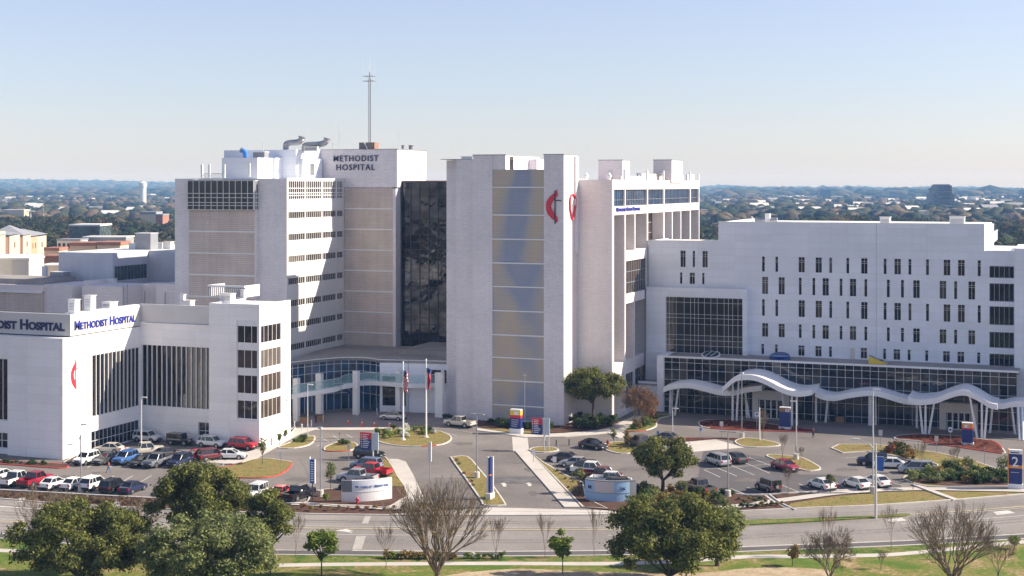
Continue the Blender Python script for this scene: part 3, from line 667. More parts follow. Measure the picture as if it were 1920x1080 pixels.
for (zt, zb), r in zip(rows, (r1, r2, r1, r2, r5)):
    for t in r.split():
        x = onV(float(t[:-1]), 560, vM)[0]; h = .56 if t[-1] == 'W' else .25
        wins.append((x-h, x+h, zb, zt))
cz = [onV(1280, y, vM)[1] for y in (470, 500.5, 511, 532)]
cw = [(1280.5, 'W', 0), (1300.8, 'n', 0), (1321.8, 'W', 0), (1277, 'n', 1), (1297.8, 'W', 1), (1318.5, 'n', 1)]
cws = []
for px, t, r in cw:
    x = onV(px, 500, vM)[0]; h = .5 if t == 'W' else .22; cws.append((x-h, x+h, cz[2*r+1], cz[2*r]))
zc = onV(1280, 452, vM)[1]
xs0, xs1 = onV(1855, 560, vM)[0], onV(1901.5, 560, vM)[0]
stk = [(onV(1855, t, vM)[1], onV(1855, q, vM)[1]) for t, q in ((498.5, 521), (531, 565), (574, 609), (622, 652), (663, 686))]
mb = MB()
holewall(mb, 'v', vM, xM0, xM1, 0, zM, wins, .4)
holewall(mb, 'v', vM+.02, xC0, xM0-.005, 9, zc, cws, .4)
zK = onV(1880, 471, vM)[1]
holewall(mb, 'v', vM+.03, xM1+.005, xK, 0, zK, [(xs0, xs1, q, t) for t, q in stk], .4)
mb.box(xM0+.01, xM1-.01, vM+.41, vM+38, 0, zM-.8); mb.box(xC0, xM0, vM+.43, vM+14, 9, zc-.4); mb.box(xM1, xK+6, vM+.44, vM+30, 0, zK-.4)
mb.box(xK+.01, xK+30, vM-2.4, vM+20, 0, zK+.5)       # nearer wing at the right edge of the photo
# parapets
mb.box(xM0+.005, xM0+.4, vM+.4, vM+38, zM-.9, zM-.01); mb.box(xM1-.4, xM1-.005, vM+.4, vM+12, zK, zM-.01)
mb.box(xC0, xC0+.3, vM+.43, vM+14, zc-.5, zc-.01)
mb.build('wall', M['white2'], b)
def win(h, p=vM):
    wide = h[1]-h[0] > .8; zz = h[3]-h[2]
    return W(b, 'v', p+.36, h[0]+.003, h[1]-.003, h[2]+.003, h[3]-.003, 2 if wide else 1, 1, rnd.choice(['glass', 'bronze', 'glass', 'bronze']), 'fascia', .06, zs=[h[3]-zz*.22, h[3]-zz*.34], edge=False)
for h in wins: win(h)
for h in cws: win(h, vM+.02)
for t, q in stk: W(b, 'v', vM+.40, xs0+.01, xs1-.01, q+.01, t-.01, 5, 1, 'glass', 'greymetal', .09)
B('coping', M['trim'], b, (xM0-.05, xM1+.05, vM-.06, vM+.5, zM, zM+.12), (xC0-.05, xM0, vM-.05, vM+.5, zc, zc+.12), (xM1+.1, xK, vM-.05, vM+.5, zK, zK+.12), (xK, xK+30, vM-2.46, vM-1.9, zK+.5, zK+.62))
B('roof', M['roofwhite'], b, (xM0+.4, xM1-.4, vM+.45, vM+37.9, zM-.79, zM-.5), (xC0+.3, xM0, vM+.45, vM+13.9, zc-.39, zc-.2), (xM1, xK, vM+.46, vM+29, zK-.39, zK-.2))
xj = onV(1643, 500, vM)[0]
B('expansion_joint', M['greymetal'], b, (xj-.03, xj+.03, vM-.012, vM+.002, 11, zM))
B('terrace_door', M['fascia'], b, (onV(1594, 655, vM)[0], onV(1603, 655, vM)[0], vM-.03, vM+.01, rows[4][1]-.7, rows[4][0]-.1))
d0, d1 = onU(1861, 450, xM1)[0], onU(1870, 450, xM1)[0]
B('roof_door', M['cream'], b, (xM1-.02, xM1+.04, d0, d1, zK+.1, zK+2.3))
# projecting glazed bay
xg0, xg1 = onV(1248, 556, vG)[0], onV(1392, 556, vG)[0]; zg1 = onV(1248, 556, vG)[1]; zgt = onV(1300, 540, vG)[1]; xgr = onV(1400, 543, vG)[0]
mb = MB(); holewall(mb, 'v', vG, ue+.31, xgr, 8, zgt, [(xg0, xg1, 10.2, zg1)], .5); mb.box(ue+.31, xgr-.02, vG+.51, vG+1.5-.01, 8, zgt-.25); mb.box(xgr-.3, xgr-.001, vG+.01, vM-.01, 8, zgt-.02); mb.build('bay_wall', M['white2'], b)
B('bay_roof', M['roofgrey'], b, (ue+.32, xgr-.3, vG+.3, vM-.02, zgt-.24, zgt-.1))
zs = [onV(1248, y, vG)[1] for y in (566, 588, 595, 606, 627, 636, 646)]
xs = [onV(x, 600, vG)[0] for x in (1254, 1267, 1282, 1294, 1301.5, 1308.5, 1320, 1332, 1344, 1357, 1365, 1373, 1383)]
W(b, 'v', vG+.42, xg0+.01, xg1-.01, 10.21, zg1-.01, 1, 1, 'glass', 'frame', .06, pro=.05, name='curtain_window', xs=xs, zs=zs)
# long glass front, one storey and a half above the drop-off
xL0 = onV(1245, 668, vL)[0]; xL1 = onV(1906, 697, vL)[0]; zL = 10.3; nx = 43
step = (xL1-xL0)/nx
B('glass_front_core', M['black'], b, (xL0+.1, xL1, vL+.4, vL+.8, 0, zL-.15))
for i in range(nx):
    a = xL0+step*i; W(b, 'v', vL+.2, a, a+step, .05, zL-.2, 1, 1, 'glass', 'frame', .06, pro=.06, name='glass_front_bay', zs=[1.05, 3.3, 6.05, 7.9, 9.25], edge=False, xs=[0.001*0+a+.04])
B('end_pier', M['white2'], b, (onV(1232, 668, vL)[0], xL0-.02, vL-.1, vL+1.2, 0, zL+.1), (onV(1232, 668, vL)[0]+.02, xL0+.2, vL+1.2, vG+.3, zL-1., zL+.08))
B('front_roof_edge', M['trim'], b, (xL0-.02, xL1+.4, vL-.12, vL+.5, zL-.2, zL+.1))
B('front_roof', M['roofgrey'], b, (xL0+.2, xL1+.4, vL+.5, vM-.003, zL-.6, zL-.08), (ue+.35, xL0, vL+1, vG-.01, 4.6, 4.9))
B('link_wall', M['white2'], b, (ue+.33, xL0-1.3, vL+1.2, vG-.02, 0, 4.6), (ue+.33, xL0+.1, vG-.5, vG-.02, 4.9, zL), (ue+.33, xL0-1.3, vL+1.2, vL+1.6, 4.9, 5.3))
# entrances under the canopies
def entry(px0, px1, pyt, v, nd):
    a, zt = onV(px0, pyt, v); c, _ = onV(px1, pyt, v)
    B('entrance_portal', M['cream'], b, (a-1.2, c+1.2, v-1.6, v+.1, zt+.1, zt+1.7), (a-1.2, a-.1, v-1.6, v+.1, 0, zt+.1), (c+.1, c+1.2, v-1.6, v+.1, 0, zt+.1))
    for i in range(nd): W(b, 'v', v-1.1, a+(c-a)*i/nd, a+(c-a)*(i+1)/nd, .02, zt+.09, 1, 2, 'glass', 'frame', .12, name='entrance_door')
entry(1426, 1470, 747, vL, 4); entry(1776, 1820, 771, vL, 4)
# roof things
M['drumblue'] = mat('deep_blue_drum', (.01, .04, .22), .3); M['rail2c'] = mat('pale_blue_dome', (.10, .22, .50), .3)
x, z = onV(1333, 662, 262.5)
o = empty('round_skylight', (x, 262.5, zL), 'round tilted glass skylight with pale rim on the low roof below the glazed bay', 'skylight')
def disc(mb, c, r, tilt, t, n=28, rx=1.):
    for k in range(n):
        a, a2 = 2*math.pi*k/n, 2*math.pi*(k+1)/n
        P = lambda an, rr, dz: (c[0]+rr*rx*math.cos(an), c[1]+rr*math.sin(an)*math.cos(tilt)-dz*math.sin(tilt), c[2]+rr*math.sin(an)*math.sin(tilt)+dz*math.cos(tilt))
        mb.poly([P(a, r, 0), P(a2, r, 0), P(a2, r, t), P(a, r, t)]); mb.poly([(c[0], c[1]-t*math.sin(tilt), c[2]+t*math.cos(tilt)), P(a, r, t), P(a2, r, t)])
mb = MB(); disc(mb, (x, 262.5, zL+.1), 1.75, .25, .25); mb.build('rim', M['trim'], o)
mb = MB(); disc(mb, (x, 262.5, zL+.16), 1.5, .25, .25); mb.build('pane', M['greenglass'], o)
mb = MB()
for s in (-.5, .5): mb.tube((x+s-.3, 261.2, zL+.12), (x+s+.5, 263.8, zL+.8), .05, .05, 4)
mb.build('glazing_bar', M['trim'], o)
x, z = onV(1461, 671, 262)
o = empty('domed_skylight', (x, 262, zL), 'deep blue curved skylight drum with pale rim on the low roof', 'skylight')
mb = MB(); mb.tube((x, 262.6, zL-.1), (x, 262.4, zL+.6), 1.95, 1.8, 28); mb.build('drum', M['drumblue'], o, True); mb = MB(); disc(mb, (x, 262.4, zL+.6), 1.82, .02, .06); mb.build('rim', M['rail2c'], o)
x, z = onV(1645, 684, 262.5)
o = empty('wedge_skylight', (x, 262.5, zL), 'yellow sided wedge skylight on the low roof near the expansion joint', 'skylight')
mb = MB(); q = [(x-1.4, 261.4), (x+1.9, 261.4), (x+1.9, 263.6), (x-1.4, 263.6)]; T = [zL+1.3, zL+.1, zL+.1, zL+1.3]
mb.poly([(*q[i], zL-.1) for i in (3, 2, 1, 0)]); mb.poly([(*q[0], zL-.1), (*q[1], zL-.1), (*q[1], T[1]), (*q[0], T[0])]); mb.poly([(*q[2], zL-.1), (*q[3], zL-.1), (*q[3], T[3]), (*q[2], T[2])]); mb.poly([(*q[3], zL-.1), (*q[0], zL-.1), (*q[0], T[0]), (*q[3], T[3])])
mb.build('curb', M['yellow'], o); mb = MB(); mb.poly([(*q[i], T[i]+.03) for i in range(4)]); mb.build('pane', M['greenglass'], o)
for px, py, w, h, lab in ((1660, 416, 1.8, 1.5, 'pale boxy unit on the pavilion roof near its middle'), (1795, 418, 2.6, 1.7, 'larger pale boxy unit near the right end of the pavilion roof')):
    x, z = onV(px, py, vM+6); roof_unit(x, vM+6, zM-.5, w, 1.8, h, lab)
x, z = onV(1440, 415, vM+10); o = empty('chiller', (x, vM+10, zM-.5), 'white drum-shaped fan unit with side pipes at the left of the pavilion roof', 'fan unit')
B('housing', M['trim'], o, (x-.4, x+.5, vM+9, vM+10, zM-.5, zM+1.5)); MB().tube((x-2.4, vM+9.5, zM+.2), (x+1.9, vM+9.5, zM+.2), .45, .55, 12).build('drum', M['steel'], o); MB().tube((x-3., vM+9.4, zM-.4), (x-3., vM+9.4, zM+.9), .12).tube((x-3., vM+9.4, zM+.7), (x-1.8, vM+9.4, zM+.1), .1).build('pipe', M['trim'], o)
B('skid', M['trim'], o, (x+2, x+5, vM+9, vM+10, zM-.5, zM+.0))
# ---- wavy canopies on slanting columns
def canopy(label, pts, v0, v1, lift, thick=.62, cols=(), group=None):
    """pts: photo points of the underside along the front edge"""
    P = [onV(px, py, v0) for px, py in pts]; P = smooth_open(P, 6)
    x, z = P[0]; o = empty('wave_canopy', (x, v0, 0), label, 'canopy', group)
    mb = MB()
    for (x0, z0), (x1, z1) in zip(P, P[1:]):
        mb.poly([(x0, v0, z0), (x1, v0, z1), (x1, v0, z1+thick), (x0, v0, z0+thick)])
        mb.poly([(x0, v0, z0+thick), (x1, v0, z1+thick), (x1, v1, z1+thick+lift), (x0, v1, z0+thick+lift)])
        mb.poly([(x0, v1, z0+lift), (x1, v1, z1+lift), (x1, v0, z1), (x0, v0, z0)])
        mb.poly([(x1, v1, z1+lift), (x0, v1, z0+lift), (x0, v1, z0+thick+lift), (x1, v1, z1+thick+lift)])
    for (xx, z), s in ((P[0], 1), (P[-1], -1)):
        q = [(xx, v0, z), (xx, v0, z+thick), (xx, v1, z+thick+lift), (xx, v1, z+lift)]; mb.poly(q[::s])
    mb.build('roof', M['fasciawhite'], o)
    for (fx, fy), (tx, ty), vf, vt in cols:
        a, zf = onV(fx, fy, vf); c, zt = onV(tx, ty, vt); zf = 0
        MB().tube((a, vf, zf), (c, vt, max(zt, 3.)+.25), .20, .17, 10).build('column', M['fasciawhite'], o)
    return o
M['fasciawhite'] = mat('painted_canopy_steel', (.84, .85, .87), .4, 0, .04, .5)
canopy('low wavy white canopy along the glass front at the left end of the drop-off', [(1243, 736), (1262, 730), (1290, 728), (1320, 734), (1348, 741), (1375, 742), (1400, 736), (1428, 733)], 254.2, vL-.2, 0.1, .95,
       [((1256, 776), (1257, 731), 256.5, 255.2), ((1259, 777), (1261, 731), 257.5, 256.2), ((1265.5, 776), (1272, 730), 255.5, 255.2), ((1400, 771), (1398, 735), 257.5, 257), ((1405, 771), (1396, 735), 257.5, 257)])
canopy('large arched white canopy, sunlit on top, over the first entrance', [(1354, 737), (1364, 727), (1378, 716), (1392, 713), (1408, 713), (1425, 717), (1445, 726), (1462, 735), (1482, 742), (1502, 744), (1522, 741)], 250.4, 259.4, 0.0, .95,
       [((1373.5, 787), (1374, 722), 253, 253), ((1381, 787), (1385, 716), 253, 253), ((1473, 775), (1466, 735), 257.5, 256), ((1485, 797), (1485, 742), 252.3, 252.3), ((1494, 797), (1494, 742), 252.3, 252.3)])
canopy('long low wavy white canopy between the two entrances', [(1528, 744), (1545, 750), (1565, 752), (1590, 747), (1620, 743), (1642, 743), (1662, 748), (1685, 755), (1705, 759), (1730, 760)], 254.2, vL-.2, .1, .95,
       [((1630, 797), (1630, 743), 257, 255.5), ((1633.5, 797), (1633.5, 743), 257, 255.5), ((1642, 789), (1642, 744), 258, 258), ((1548, 780), (1552, 750), 257.5, 256.5), ((1530, 778), (1530, 748), 257, 257), ((1719, 786), (1719, 758), 257.5, 257)])
canopy('large arched white canopy in shade over the second entrance', [(1702.5, 754), (1716, 759), (1738, 759), (1757, 756), (1775, 749), (1794, 743), (1810, 742), (1826, 748), (1842, 757), (1855, 765), (1870, 769)], 250.4, 258.6, .0, .95,
       [((1730, 813), (1724.5, 760), 251.6, 251.6), ((1735, 813), (1735.5, 760), 251.6, 251.6), ((1741.5, 811), (1751.5, 758), 252, 252), ((1832, 822), (1818, 744), 250.9, 250.9), ((1841, 822), (1841, 757), 250.8, 250.8), ((1846, 822), (1851, 762), 250.8, 250.8), ((1856, 802), (1861, 766), 256.5, 256)])
canopy('short low wavy white canopy at the right edge beside the blue number sign', [(1862, 766), (1880, 767), (1895, 764), (1915, 763), (1940, 766), (1960, 770)], 254.2, vL-.2, .1, .95,
       [((1903, 792), (1897, 765), 257, 256), ((1912, 810), (1909, 765), 251, 254.4), ((1918, 812), (1917, 765), 251, 254.4)])

# ================================================================ LOW ENTRANCE HALL between left and centre towers
b = empty('entrance_hall', (-118, 240, 0), 'low curved glass entrance hall in shade between the left and centre towers', 'building')
zH = 9.6
def hh(px, py): return atd(px, py, (H-zH)*F/(py-HY))[:2]
arc = [(535, 681), (560, 678.5), (600, 674), (640, 671), (680, 671), (712, 675)]
arc = smooth_open([hh(*p) for p in arc], 3)
c1 = hh(712, 675); c2 = hh(765, 676.); c3 = hh(866, 652)
back = [(-101.5, 262.9), (-140, 262.9)]
outline = arc+[c2, (c2[0]+.1, c2[1]+.05), (-101.95, 243.)]+back
M_ = MB(); M_.prism([(p[0], p[1]) for p in outline], zH-.5, zH-.02); M_.build('roof', M['roofgrey'], b)
mb = MB()
for (a, c) in zip(arc, arc[1:]):
    d = Vector((c[0]-a[0], c[1]-a[1])).normalized(); n = Vector((d.y, -d.x))
    for k in range(1):
        p = Vector(a); q = Vector(c)
        g = MB(); i = .3
        g.k = 0; g.poly([(p.x-n.x*i, p.y-n.y*i, 0), (q.x-n.x*i, q.y-n.y*i, 0), (q.x-n.x*i, q.y-n.y*i, zH-.5), (p.x-n.x*i, p.y-n.y*i, zH-.5)])
        g.k = 1; g.tube((p.x-n.x*.2, p.y-n.y*.2, 0), (p.x-n.x*.2, p.y-n.y*.2, zH-.5), .06, .06, 4)
        for z in (3.0, 4.8, 7.1, 8.5): g.tube((p.x-n.x*.22, p.y-n.y*.22, z), (q.x-n.x*.22, q.y-n.y*.22, z), .05, .05, 4)
        g.build('glazing_bay', [M['hallglass'] if 'hallglass' in M else M.setdefault('hallglass', glassmat('hall_blue_glass', (.02, .06, .13), .06, .25, .1, .8, .6)), M['frame']], b)
    mb.poly([(a[0], a[1], zH-.5), (c[0], c[1], zH-.5), (c[0], c[1], zH+.15), (a[0], a[1], zH+.15)])
mb.build('roof_edge', M['trim'], b)
def vwall(mb, p, q, z0, z1, t=.3):
    p = Vector(p); q = Vector(q); d = (q-p).normalized(); n = Vector((-d.y, d.x))*t
    mb.prism([tuple(p), tuple(q), tuple(q+n), tuple(p+n)], z0, z1)
mb = MB(); vwall(mb, c1, c2, 0, zH+.1); vwall(mb, (c2[0]+.05, c2[1]+.1), (-101.95, 243.), 0, zH+.1); mb.build('wall', M['white2'], b)
d = (Vector((-101.95, 243.))-Vector(c2)); L = d.length; d.normalize(); n = Vector((d.y, -d.x))
def wallwin(f0, f1, z0, z1, base=Vector(c2), d=d, n=n, L=L):
    p = base+d*(L*f0)+n*.04; q = base+d*(L*f1)+n*.04; g = MB()
    g.poly([(p.x, p.y, z0), (q.x, q.y, z0), (q.x, q.y, z1), (p.x, p.y, z1)]); g.build('window', M['glass'], b)
wallwin(.40, .56, 5.6, 8.0); wallwin(.62, .86, 5.6, 8.0); wallwin(.92, .99, 5.6, 8.2)
dd = Vector(c2)-Vector(c1); Ld = dd.length; dd.normalize(); nn_ = Vector((dd.y, -dd.x))
wallwin(.10, .92, 1.2, 6.6, Vector(c1), dd, nn_, Ld)
B('back_roof_step', M['roofgrey'], b, (-118, -103, 248, 262.8, zH, zH+1.1)); B('entrance_band', M['navy'], b, (c1[0]-6.2, c1[0]-3.4, c1[1]-.9, c1[1]-.6, 3.1, 3.7))
# curved balcony canopy with green glass rail on square columns
zb = 5.0
def hb(px, py, z=zb): return G(px, py, z)
cc = [hb(547, 748), hb(590, 741), hb(632, 734), hb(650, 726.5), hb(690, 722.5), hb(730, 724.5), hb(770, 727.5), hb(826, 726)]
cv = smooth_open(cc, 5)
o = empty('entrance_canopy', (cv[0][0], cv[0][1], 0), 'curved white entrance canopy with a green glass balustrade on square columns', 'canopy')
bk = [(p[0]+.4, p[1]+6.) for p in cv]
MB().prism([tuple(p) for p in cv]+[tuple(p) for p in bk[::-1]], zb, zb+.75).build('slab', M['trim'], o)
mb = MB(); mr = MB()
for a, c in zip(cv, cv[1:]):
    mb.poly([(a[0]+.02, a[1]+.15, zb+.78), (c[0]+.02, c[1]+.15, zb+.78), (c[0]+.02, c[1]+.15, zb+2.35), (a[0]+.02, a[1]+.15, zb+2.35)]); mr.tube((a[0], a[1]+.15, zb+2.35), (c[0], c[1]+.15, zb+2.35), .05, .05, 5)
mb.build('balustrade', M['rail'], o); mr.build('handrail', M['frame'], o)
for px, py, t, w in ((553, 790, 7.6, .9), (596, 783, 7.9, 1.1), (665, 778, 8.0, 1.0), (745, 776, 7.9, .9), (822, 783, 8.1, 1.5)):
    x, y = G(px, py); y = max(y, 0); B('column', M['trim'], o, (x-w/2, x+w/2, y+.1, y+1.1, 0, t))
# ================================================================ PODIUM behind the clinic (left)
def pv(px, py, v): return onV(px, py, v)
b = empty('podium_block', (-175, 236, 0), 'cluster of flat-roofed podium blocks behind the clinic, partly fluted taupe', 'building')
zp = 22.
X = lambda px, v=236.: onV(px, 500, v)[0]
mb = MB(); zt1 = pv(100, 534, 236)[1]
mb.box(X(80), X(133), 236.4, 247, 0, zt1); mb.box(X(150), X(228), 236.6, 246.5, 0, pv(190, 537, 236)[1]); mb.box(X(133), X(150), 240, 247, 0, zp+.8)
mb.box(X(270), X(334), 240., 247, 0, pv(300, 532, 240)[1]); mb.box(X(228)+.02, X(272), 243, 247, 0, zp+.3); mb.box(-215, X(80)-.02, 235.5, 247, pv(40, 547, 235.5)[1], pv(40, 534, 235.5)[1])
mb.build('wall', M['brick2'], b)
B('fluted_wall', M['louvre'], b, (-215, X(80), 235.8, 236.8, 0, pv(40, 549, 235.5)[1])); B('ledge', M['trim'], b, (-215, X(80)+.02, 235.4, 235.9, pv(40, 549, 235.5)[1]+.0, pv(40, 547, 235.5)[1]+.2))
B('roof', M['roofgrey'], b, (-215, X(334), 247.1, 249.9, 0, zp), (-215, X(78), 236.9, 247, zp-1, zp+1.))
W(b, 'v', 239.9, X(135), X(149), pv(140, 562, 239)[1], pv(140, 551, 239)[1], 3, 1, 'glass', 'greymetal', .1)
mb = MB()
for px in (231, 239): x = X(px, 236.4); mb.box(x-.05, x+.05, 236.3, 236.4, 12, 22.5)
xx0, xx1 = X(231, 236.4), X(239, 236.4)
for k in range(16): mb.box(xx0, xx1, 236.32, 236.38, 12+.65*k, 12.06+.65*k)
mb.build('wall_ladder', M['greymetal'], b)
mb = MB()
for px in (272, 310): x = X(px, 239.5); mb.box(x-.08, x+.08, 239.3, 239.5, 10, 21)
for z in (14, 15.2): mb.box(X(272, 239.5), X(310, 239.5), 239.35, 239.45, z, z+.1)
mb.build('pipe_rack', M['steel'], b)
for i, (px, py, w, h, lab, m) in enumerate(((113, 527, 3.4, 1.9, 'dark grey boxy chiller on the podium roof', 'greymetal'), (210, 531, 1.6, .9, 'small white curb vent on the podium roof edge', 'trim'), (137, 525, 1., .6, 'tiny white vent at the foot of the pale annex wall', 'trim'), (84, 523, 1.0, 2.6, 'pale exhaust stack standing alone on the podium roof', 'trim'))):
    x, y = G(px, py, zp); roof_unit(x, y, zp, w, w*.7, h, lab, m=m, louvre=i == 0)
M['annexwall'] = wallmat('annex_wall_paint', (.60, .61, .66), 3., 3., .95, .02, .05)
b = empty('annex_block', (-180, 250, 0), 'pale windowless annex with a dark ribbon window on its shaded side and white roof', 'building')
va = 250.
def XA(px): return onV(px, 500, va)[0]
zt = pv(110, 473, va)[1]; s0, s1 = onU(211, 480, XA(211))[0], onU(279, 480, XA(211))[0]; zw0, zw1 = onU(245, 524, XA(211))[1], onU(245, 497, XA(211))[1]
mb = MB(); mb.box(XA(110), XA(211)-.3, va, s1+30, 0, zt); holewall(mb, 'u', XA(211), va, s1, 0, zt, [(va+.7, s1-.6, zw0, zw1)], .28)
xr = onV(330, 480, s1)[0]; mb.box(XA(211)-.28, xr+12, s1, s1+30, 0, zt-.02); mb.build('wall', M['annexwall'], b)
W(b, 'u', XA(211)-.27, va+.72, s1-.62, zw0, zw1, 10, 1, 'greenglass', 'greymetal', .08)
B('roof', M['roofwhite'], b, (XA(110)+.2, XA(211)-.35, va+.3, s1+29.8, zt, zt+.06), (XA(211)-.35, xr+11, s1+.3, s1+29.8, zt-.02, zt+.05))
for px, py, w, h, lab in ((275, 468, 4., 3.6, 'dark green cooling tower on the annex roof next to the left tower'), (252, 467, 2., 1.2, 'white vent cluster at the left of the cooling tower'), (300, 466, 2.4, 1.3, 'white vent cluster between the cooling tower and the left tower'), (316, 467, 2., 1.6, 'white box unit against the edge of the left tower')):
    x, y = G(px, py, zt); roof_unit(x, y, zt, w, w*.7, h, lab, m='trim' if w < 4 else 'greymetal', louvre=w == 4.)
# ================================================================ GROUND
M['stain'] = rampmat('stained_asphalt', [(.4, (.12, .108, .10)), (.55, (.17, .153, .143))], .8, 8, .9, 0, 4., .4)
M['sand'] = rampmat('sandy_ground', [(.4, (.30, .22, .12)), (.5, (.42, .33, .22)), (.6, (.50, .41, .29))], .4, 10, .95, .2, 3., .4)
M['patchlight'] = mat('pale_street_patch', (.40, .37, .335), .9, 0, .15, .8)
M['lanedark'] = rampmat('worn_street_asphalt', [(.4, (.26, .24, .22)), (.5, (.19, .17, .155)), (.6, (.28, .255, .235))], .25, 10, .92, .1, 2., .4, 1.)
def sheet(name, pts, z, m, px=True, kind='structure', sm=0, top=None):
    P = [G(*p) for p in pts] if px else list(pts)
    if sm: P = smooth_closed(P, sm)
    mb = MB()
    if top is None:
        i = 0
        tr = tessellate_polygon([[Vector((p[0], p[1], 0)) for p in P]])
        mb.v = [(p[0], p[1], z) for p in P]
        for t in tr:
            a, b_, c = [Vector(P[q]) for q in t]
            mb.f.append(tuple(t) if (b_-a).cross(c-a) > 0 else tuple(t[::-1])); mb.m.append(0)
    else: mb.prism(P, z, top)
    o = mb.build(name, M[m], None); tag(o, kind=kind); return o
def offset_ring(P, d):
    n = len(P); ar = sum(P[i][0]*P[(i+1) % n][1]-P[(i+1) % n][0]*P[i][1] for i in range(n)); s = 1 if ar > 0 else -1; out = []
    for i in range(n):
        a = Vector(P[i-1]); b_ = Vector(P[i]); c = Vector(P[(i+1) % n]); t1 = (b_-a); t2 = (c-b_)
        if t1.length > 1e-6: t1.normalize()
        if t2.length > 1e-6: t2.normalize()
        t = t1+t2
        if t.length < 1e-6: t = t1
        t.normalize(); out.append(tuple(b_+Vector((-t.y, t.x))*s*d))
    return out
def island(pts, m, red=(), sm=3, kerb=.22, fill=None, h=.15):
    """kerbed island: raised kerb ring and planted inside; red: photo x ranges painted red on the near side"""
    P = [G(*p) for p in pts]
    if sm: P = smooth_closed(P, sm)
    I = offset_ring(P, kerb); mb = MB(); n = len(P); cam = [None]*n
    for i in range(n):
        j = (i+1) % n; a, b_, c, d = P[i], P[j], I[j], I[i]
        mx, my = (a[0]+b_[0])/2, (a[1]+b_[1])/2; q = -(mx*-SA)  # camera x
        camx = mx*CA+my*SA; camy = -mx*SA+my*CA; pxx = CX+F*camx/camy; pyy = HY+F*H/camy
        mb.k = 1 if any(r[0] < pxx < r[1] and r[2] < pyy < r[3] for r in red) else 0
        mb.poly([(*a, h), (*b_, h), (*c, h), (*d, h)]); mb.poly([(*a, 0), (*b_, 0), (*b_, h), (*a, h)]); mb.poly([(*c, 0), (*d, 0), (*d, h), (*c, h)])
    o = mb.build('kerb', [M['kerb'], M['redkerb']], None); tag(o, kind='structure')
    if m: sheet({'grass': 'grass_island', 'mulch': 'planting_bed', 'redmulch': 'planting_bed', 'lawn': 'grass_island', 'greengrass': 'grass_island'}.get(m, 'island'), I, h-.03, m, px=False)
    return P, I
# base ground to the horizon (camera heading = +y of the sighting frame)
def cam2w(x, y): return (x*CA-y*SA, x*SA+y*CA)
g = [cam2w(-9000, -400), cam2w(9000, -400), cam2w(9000, 14000), cam2w(-9000, 14000)]
sheet('ground', g, -.06, 'land', px=False)
sheet('campus_ground', [cam2w(-160, 60), cam2w(160, 60), cam2w(190, 330), cam2w(-190, 330)], -.04, 'mulch', px=False)
far = [(-300, 925), (-60, 934), (0, 936), (120, 946), (250, 953), (470, 962), (700, 966.5), (940, 967.5), (1150, 966), (1250, 964), (1387, 959.5), (1500, 954), (1620, 949.5), (1750, 941), (1860, 932.5), (1920, 927.5), (2010, 920), (2200, 905)]
near = [(-300, 1010), (-60, 1006), (0, 1010), (150, 1022), (300, 1032), (480, 1040), (640, 1042), (900, 1044), (1140, 1042), (1300, 1039), (1400, 1035), (1500, 1031), (1617, 1027), (1750, 1021), (1850, 1015), (1920, 1011), (2010, 1004), (2200, 988)]
farW = smooth_open([G(*p) for p in far], 4); nearW = smooth_open([G(*p) for p in near], 4)
sheet('street', farW+nearW[::-1], .0, 'lane', px=False)
def strip(name, line, w, z, m, kind='structure', top=None, px=True, side=1):
    P = smooth_open([G(*p) for p in line], 4) if px else line; Q = []
    for i, p in enumerate(P):
        a = Vector(P[max(0, i-1)]); c = Vector(P[min(len(P)-1, i+1)]); t = (c-a).normalized(); Q.append(tuple(Vector(p)+Vector((-t.y, t.x))*w*side))
    return sheet(name, P+Q[::-1], z, m, px=False, kind=kind, top=top)
strip('kerb', farW, .25, 0., 'kerb', px=False, top=.14); strip('kerb', nearW, .25, 0., 'kerb', px=False, top=.14, side=-1)
sheet('gutter', nearW+[tuple(p) for p in smooth_open([G(p[0], p[1]-9) for p in near], 4)][::-1], .004, 'newasphalt', px=False)
def line(pts, w, m='paint', z=.014): return strip('road_marking', pts, w, z, m)
line([(p[0], p[1]-9.5) for p in near], .28)
dy = [(-100, 968), (0, 973.5), (250, 982), (470, 985.5), (640, 987), (950, 989), (1150, 989), (1290, 986.5), (1385, 983.5)]
line(dy, .14); line([(x, y+3.8) for x, y in dy], .22, 'yellowline')
line([(1700, 965.5), (1800, 959), (1920, 949.5), (2010, 942)], .22, 'yellowline'); line([(1700, 968.5), (1800, 962), (1920, 952.5), (2010, 945)], .14)
line([(430, 999), (640, 1002.5), (900, 1004.5)], .14); line([(1140, 1004), (1360, 1000)], .14); line([(1690, 982), (1800, 976), (1920, 967)], .16)
line([(-60, 947), (0, 950.5), (120, 958)], .5); line([(480, 1032), (660, 1033)], .3)
# lane arrow and patched crossing strips
def poly_mark(pts, m='paint', z=.018): return sheet('road_marking', pts, z, m)
poly_mark([(628, 995), (650, 992), (664, 996.5), (655, 996.5), (662, 1000), (646, 997)])
poly_mark([(684, 968), (696, 968), (690, 982), (678, 982)], 'patchlight', z=.02); poly_mark([(668, 1005), (686, 1005), (678, 1031), (660, 1031)], 'patchlight', z=.02)
poly_mark([(1660, 975), (1690, 971), (1700, 976), (1672, 979)]); poly_mark([(1862, 960), (1890, 957), (1904, 962), (1870, 966)])
for k, (off, w_) in enumerate(((11, .35), (14.5, .35), (24, .4), (28, .4), (46, .45), (51, .45))):
    strip('tyre_track', [(x, y+off) for x, y in far[2:-2]], w_, .010, 'lanedark')
# median
sheet('median', smooth_closed([G(*p) for p in ((1372, 983), (1400, 977), (1500, 974), (1600, 970), (1660, 967), (1700, 965), (1700, 968.5), (1640, 972), (1560, 977), (1450, 983), (1400, 985))], 3), 0, 'greengrass', px=False, top=.16)
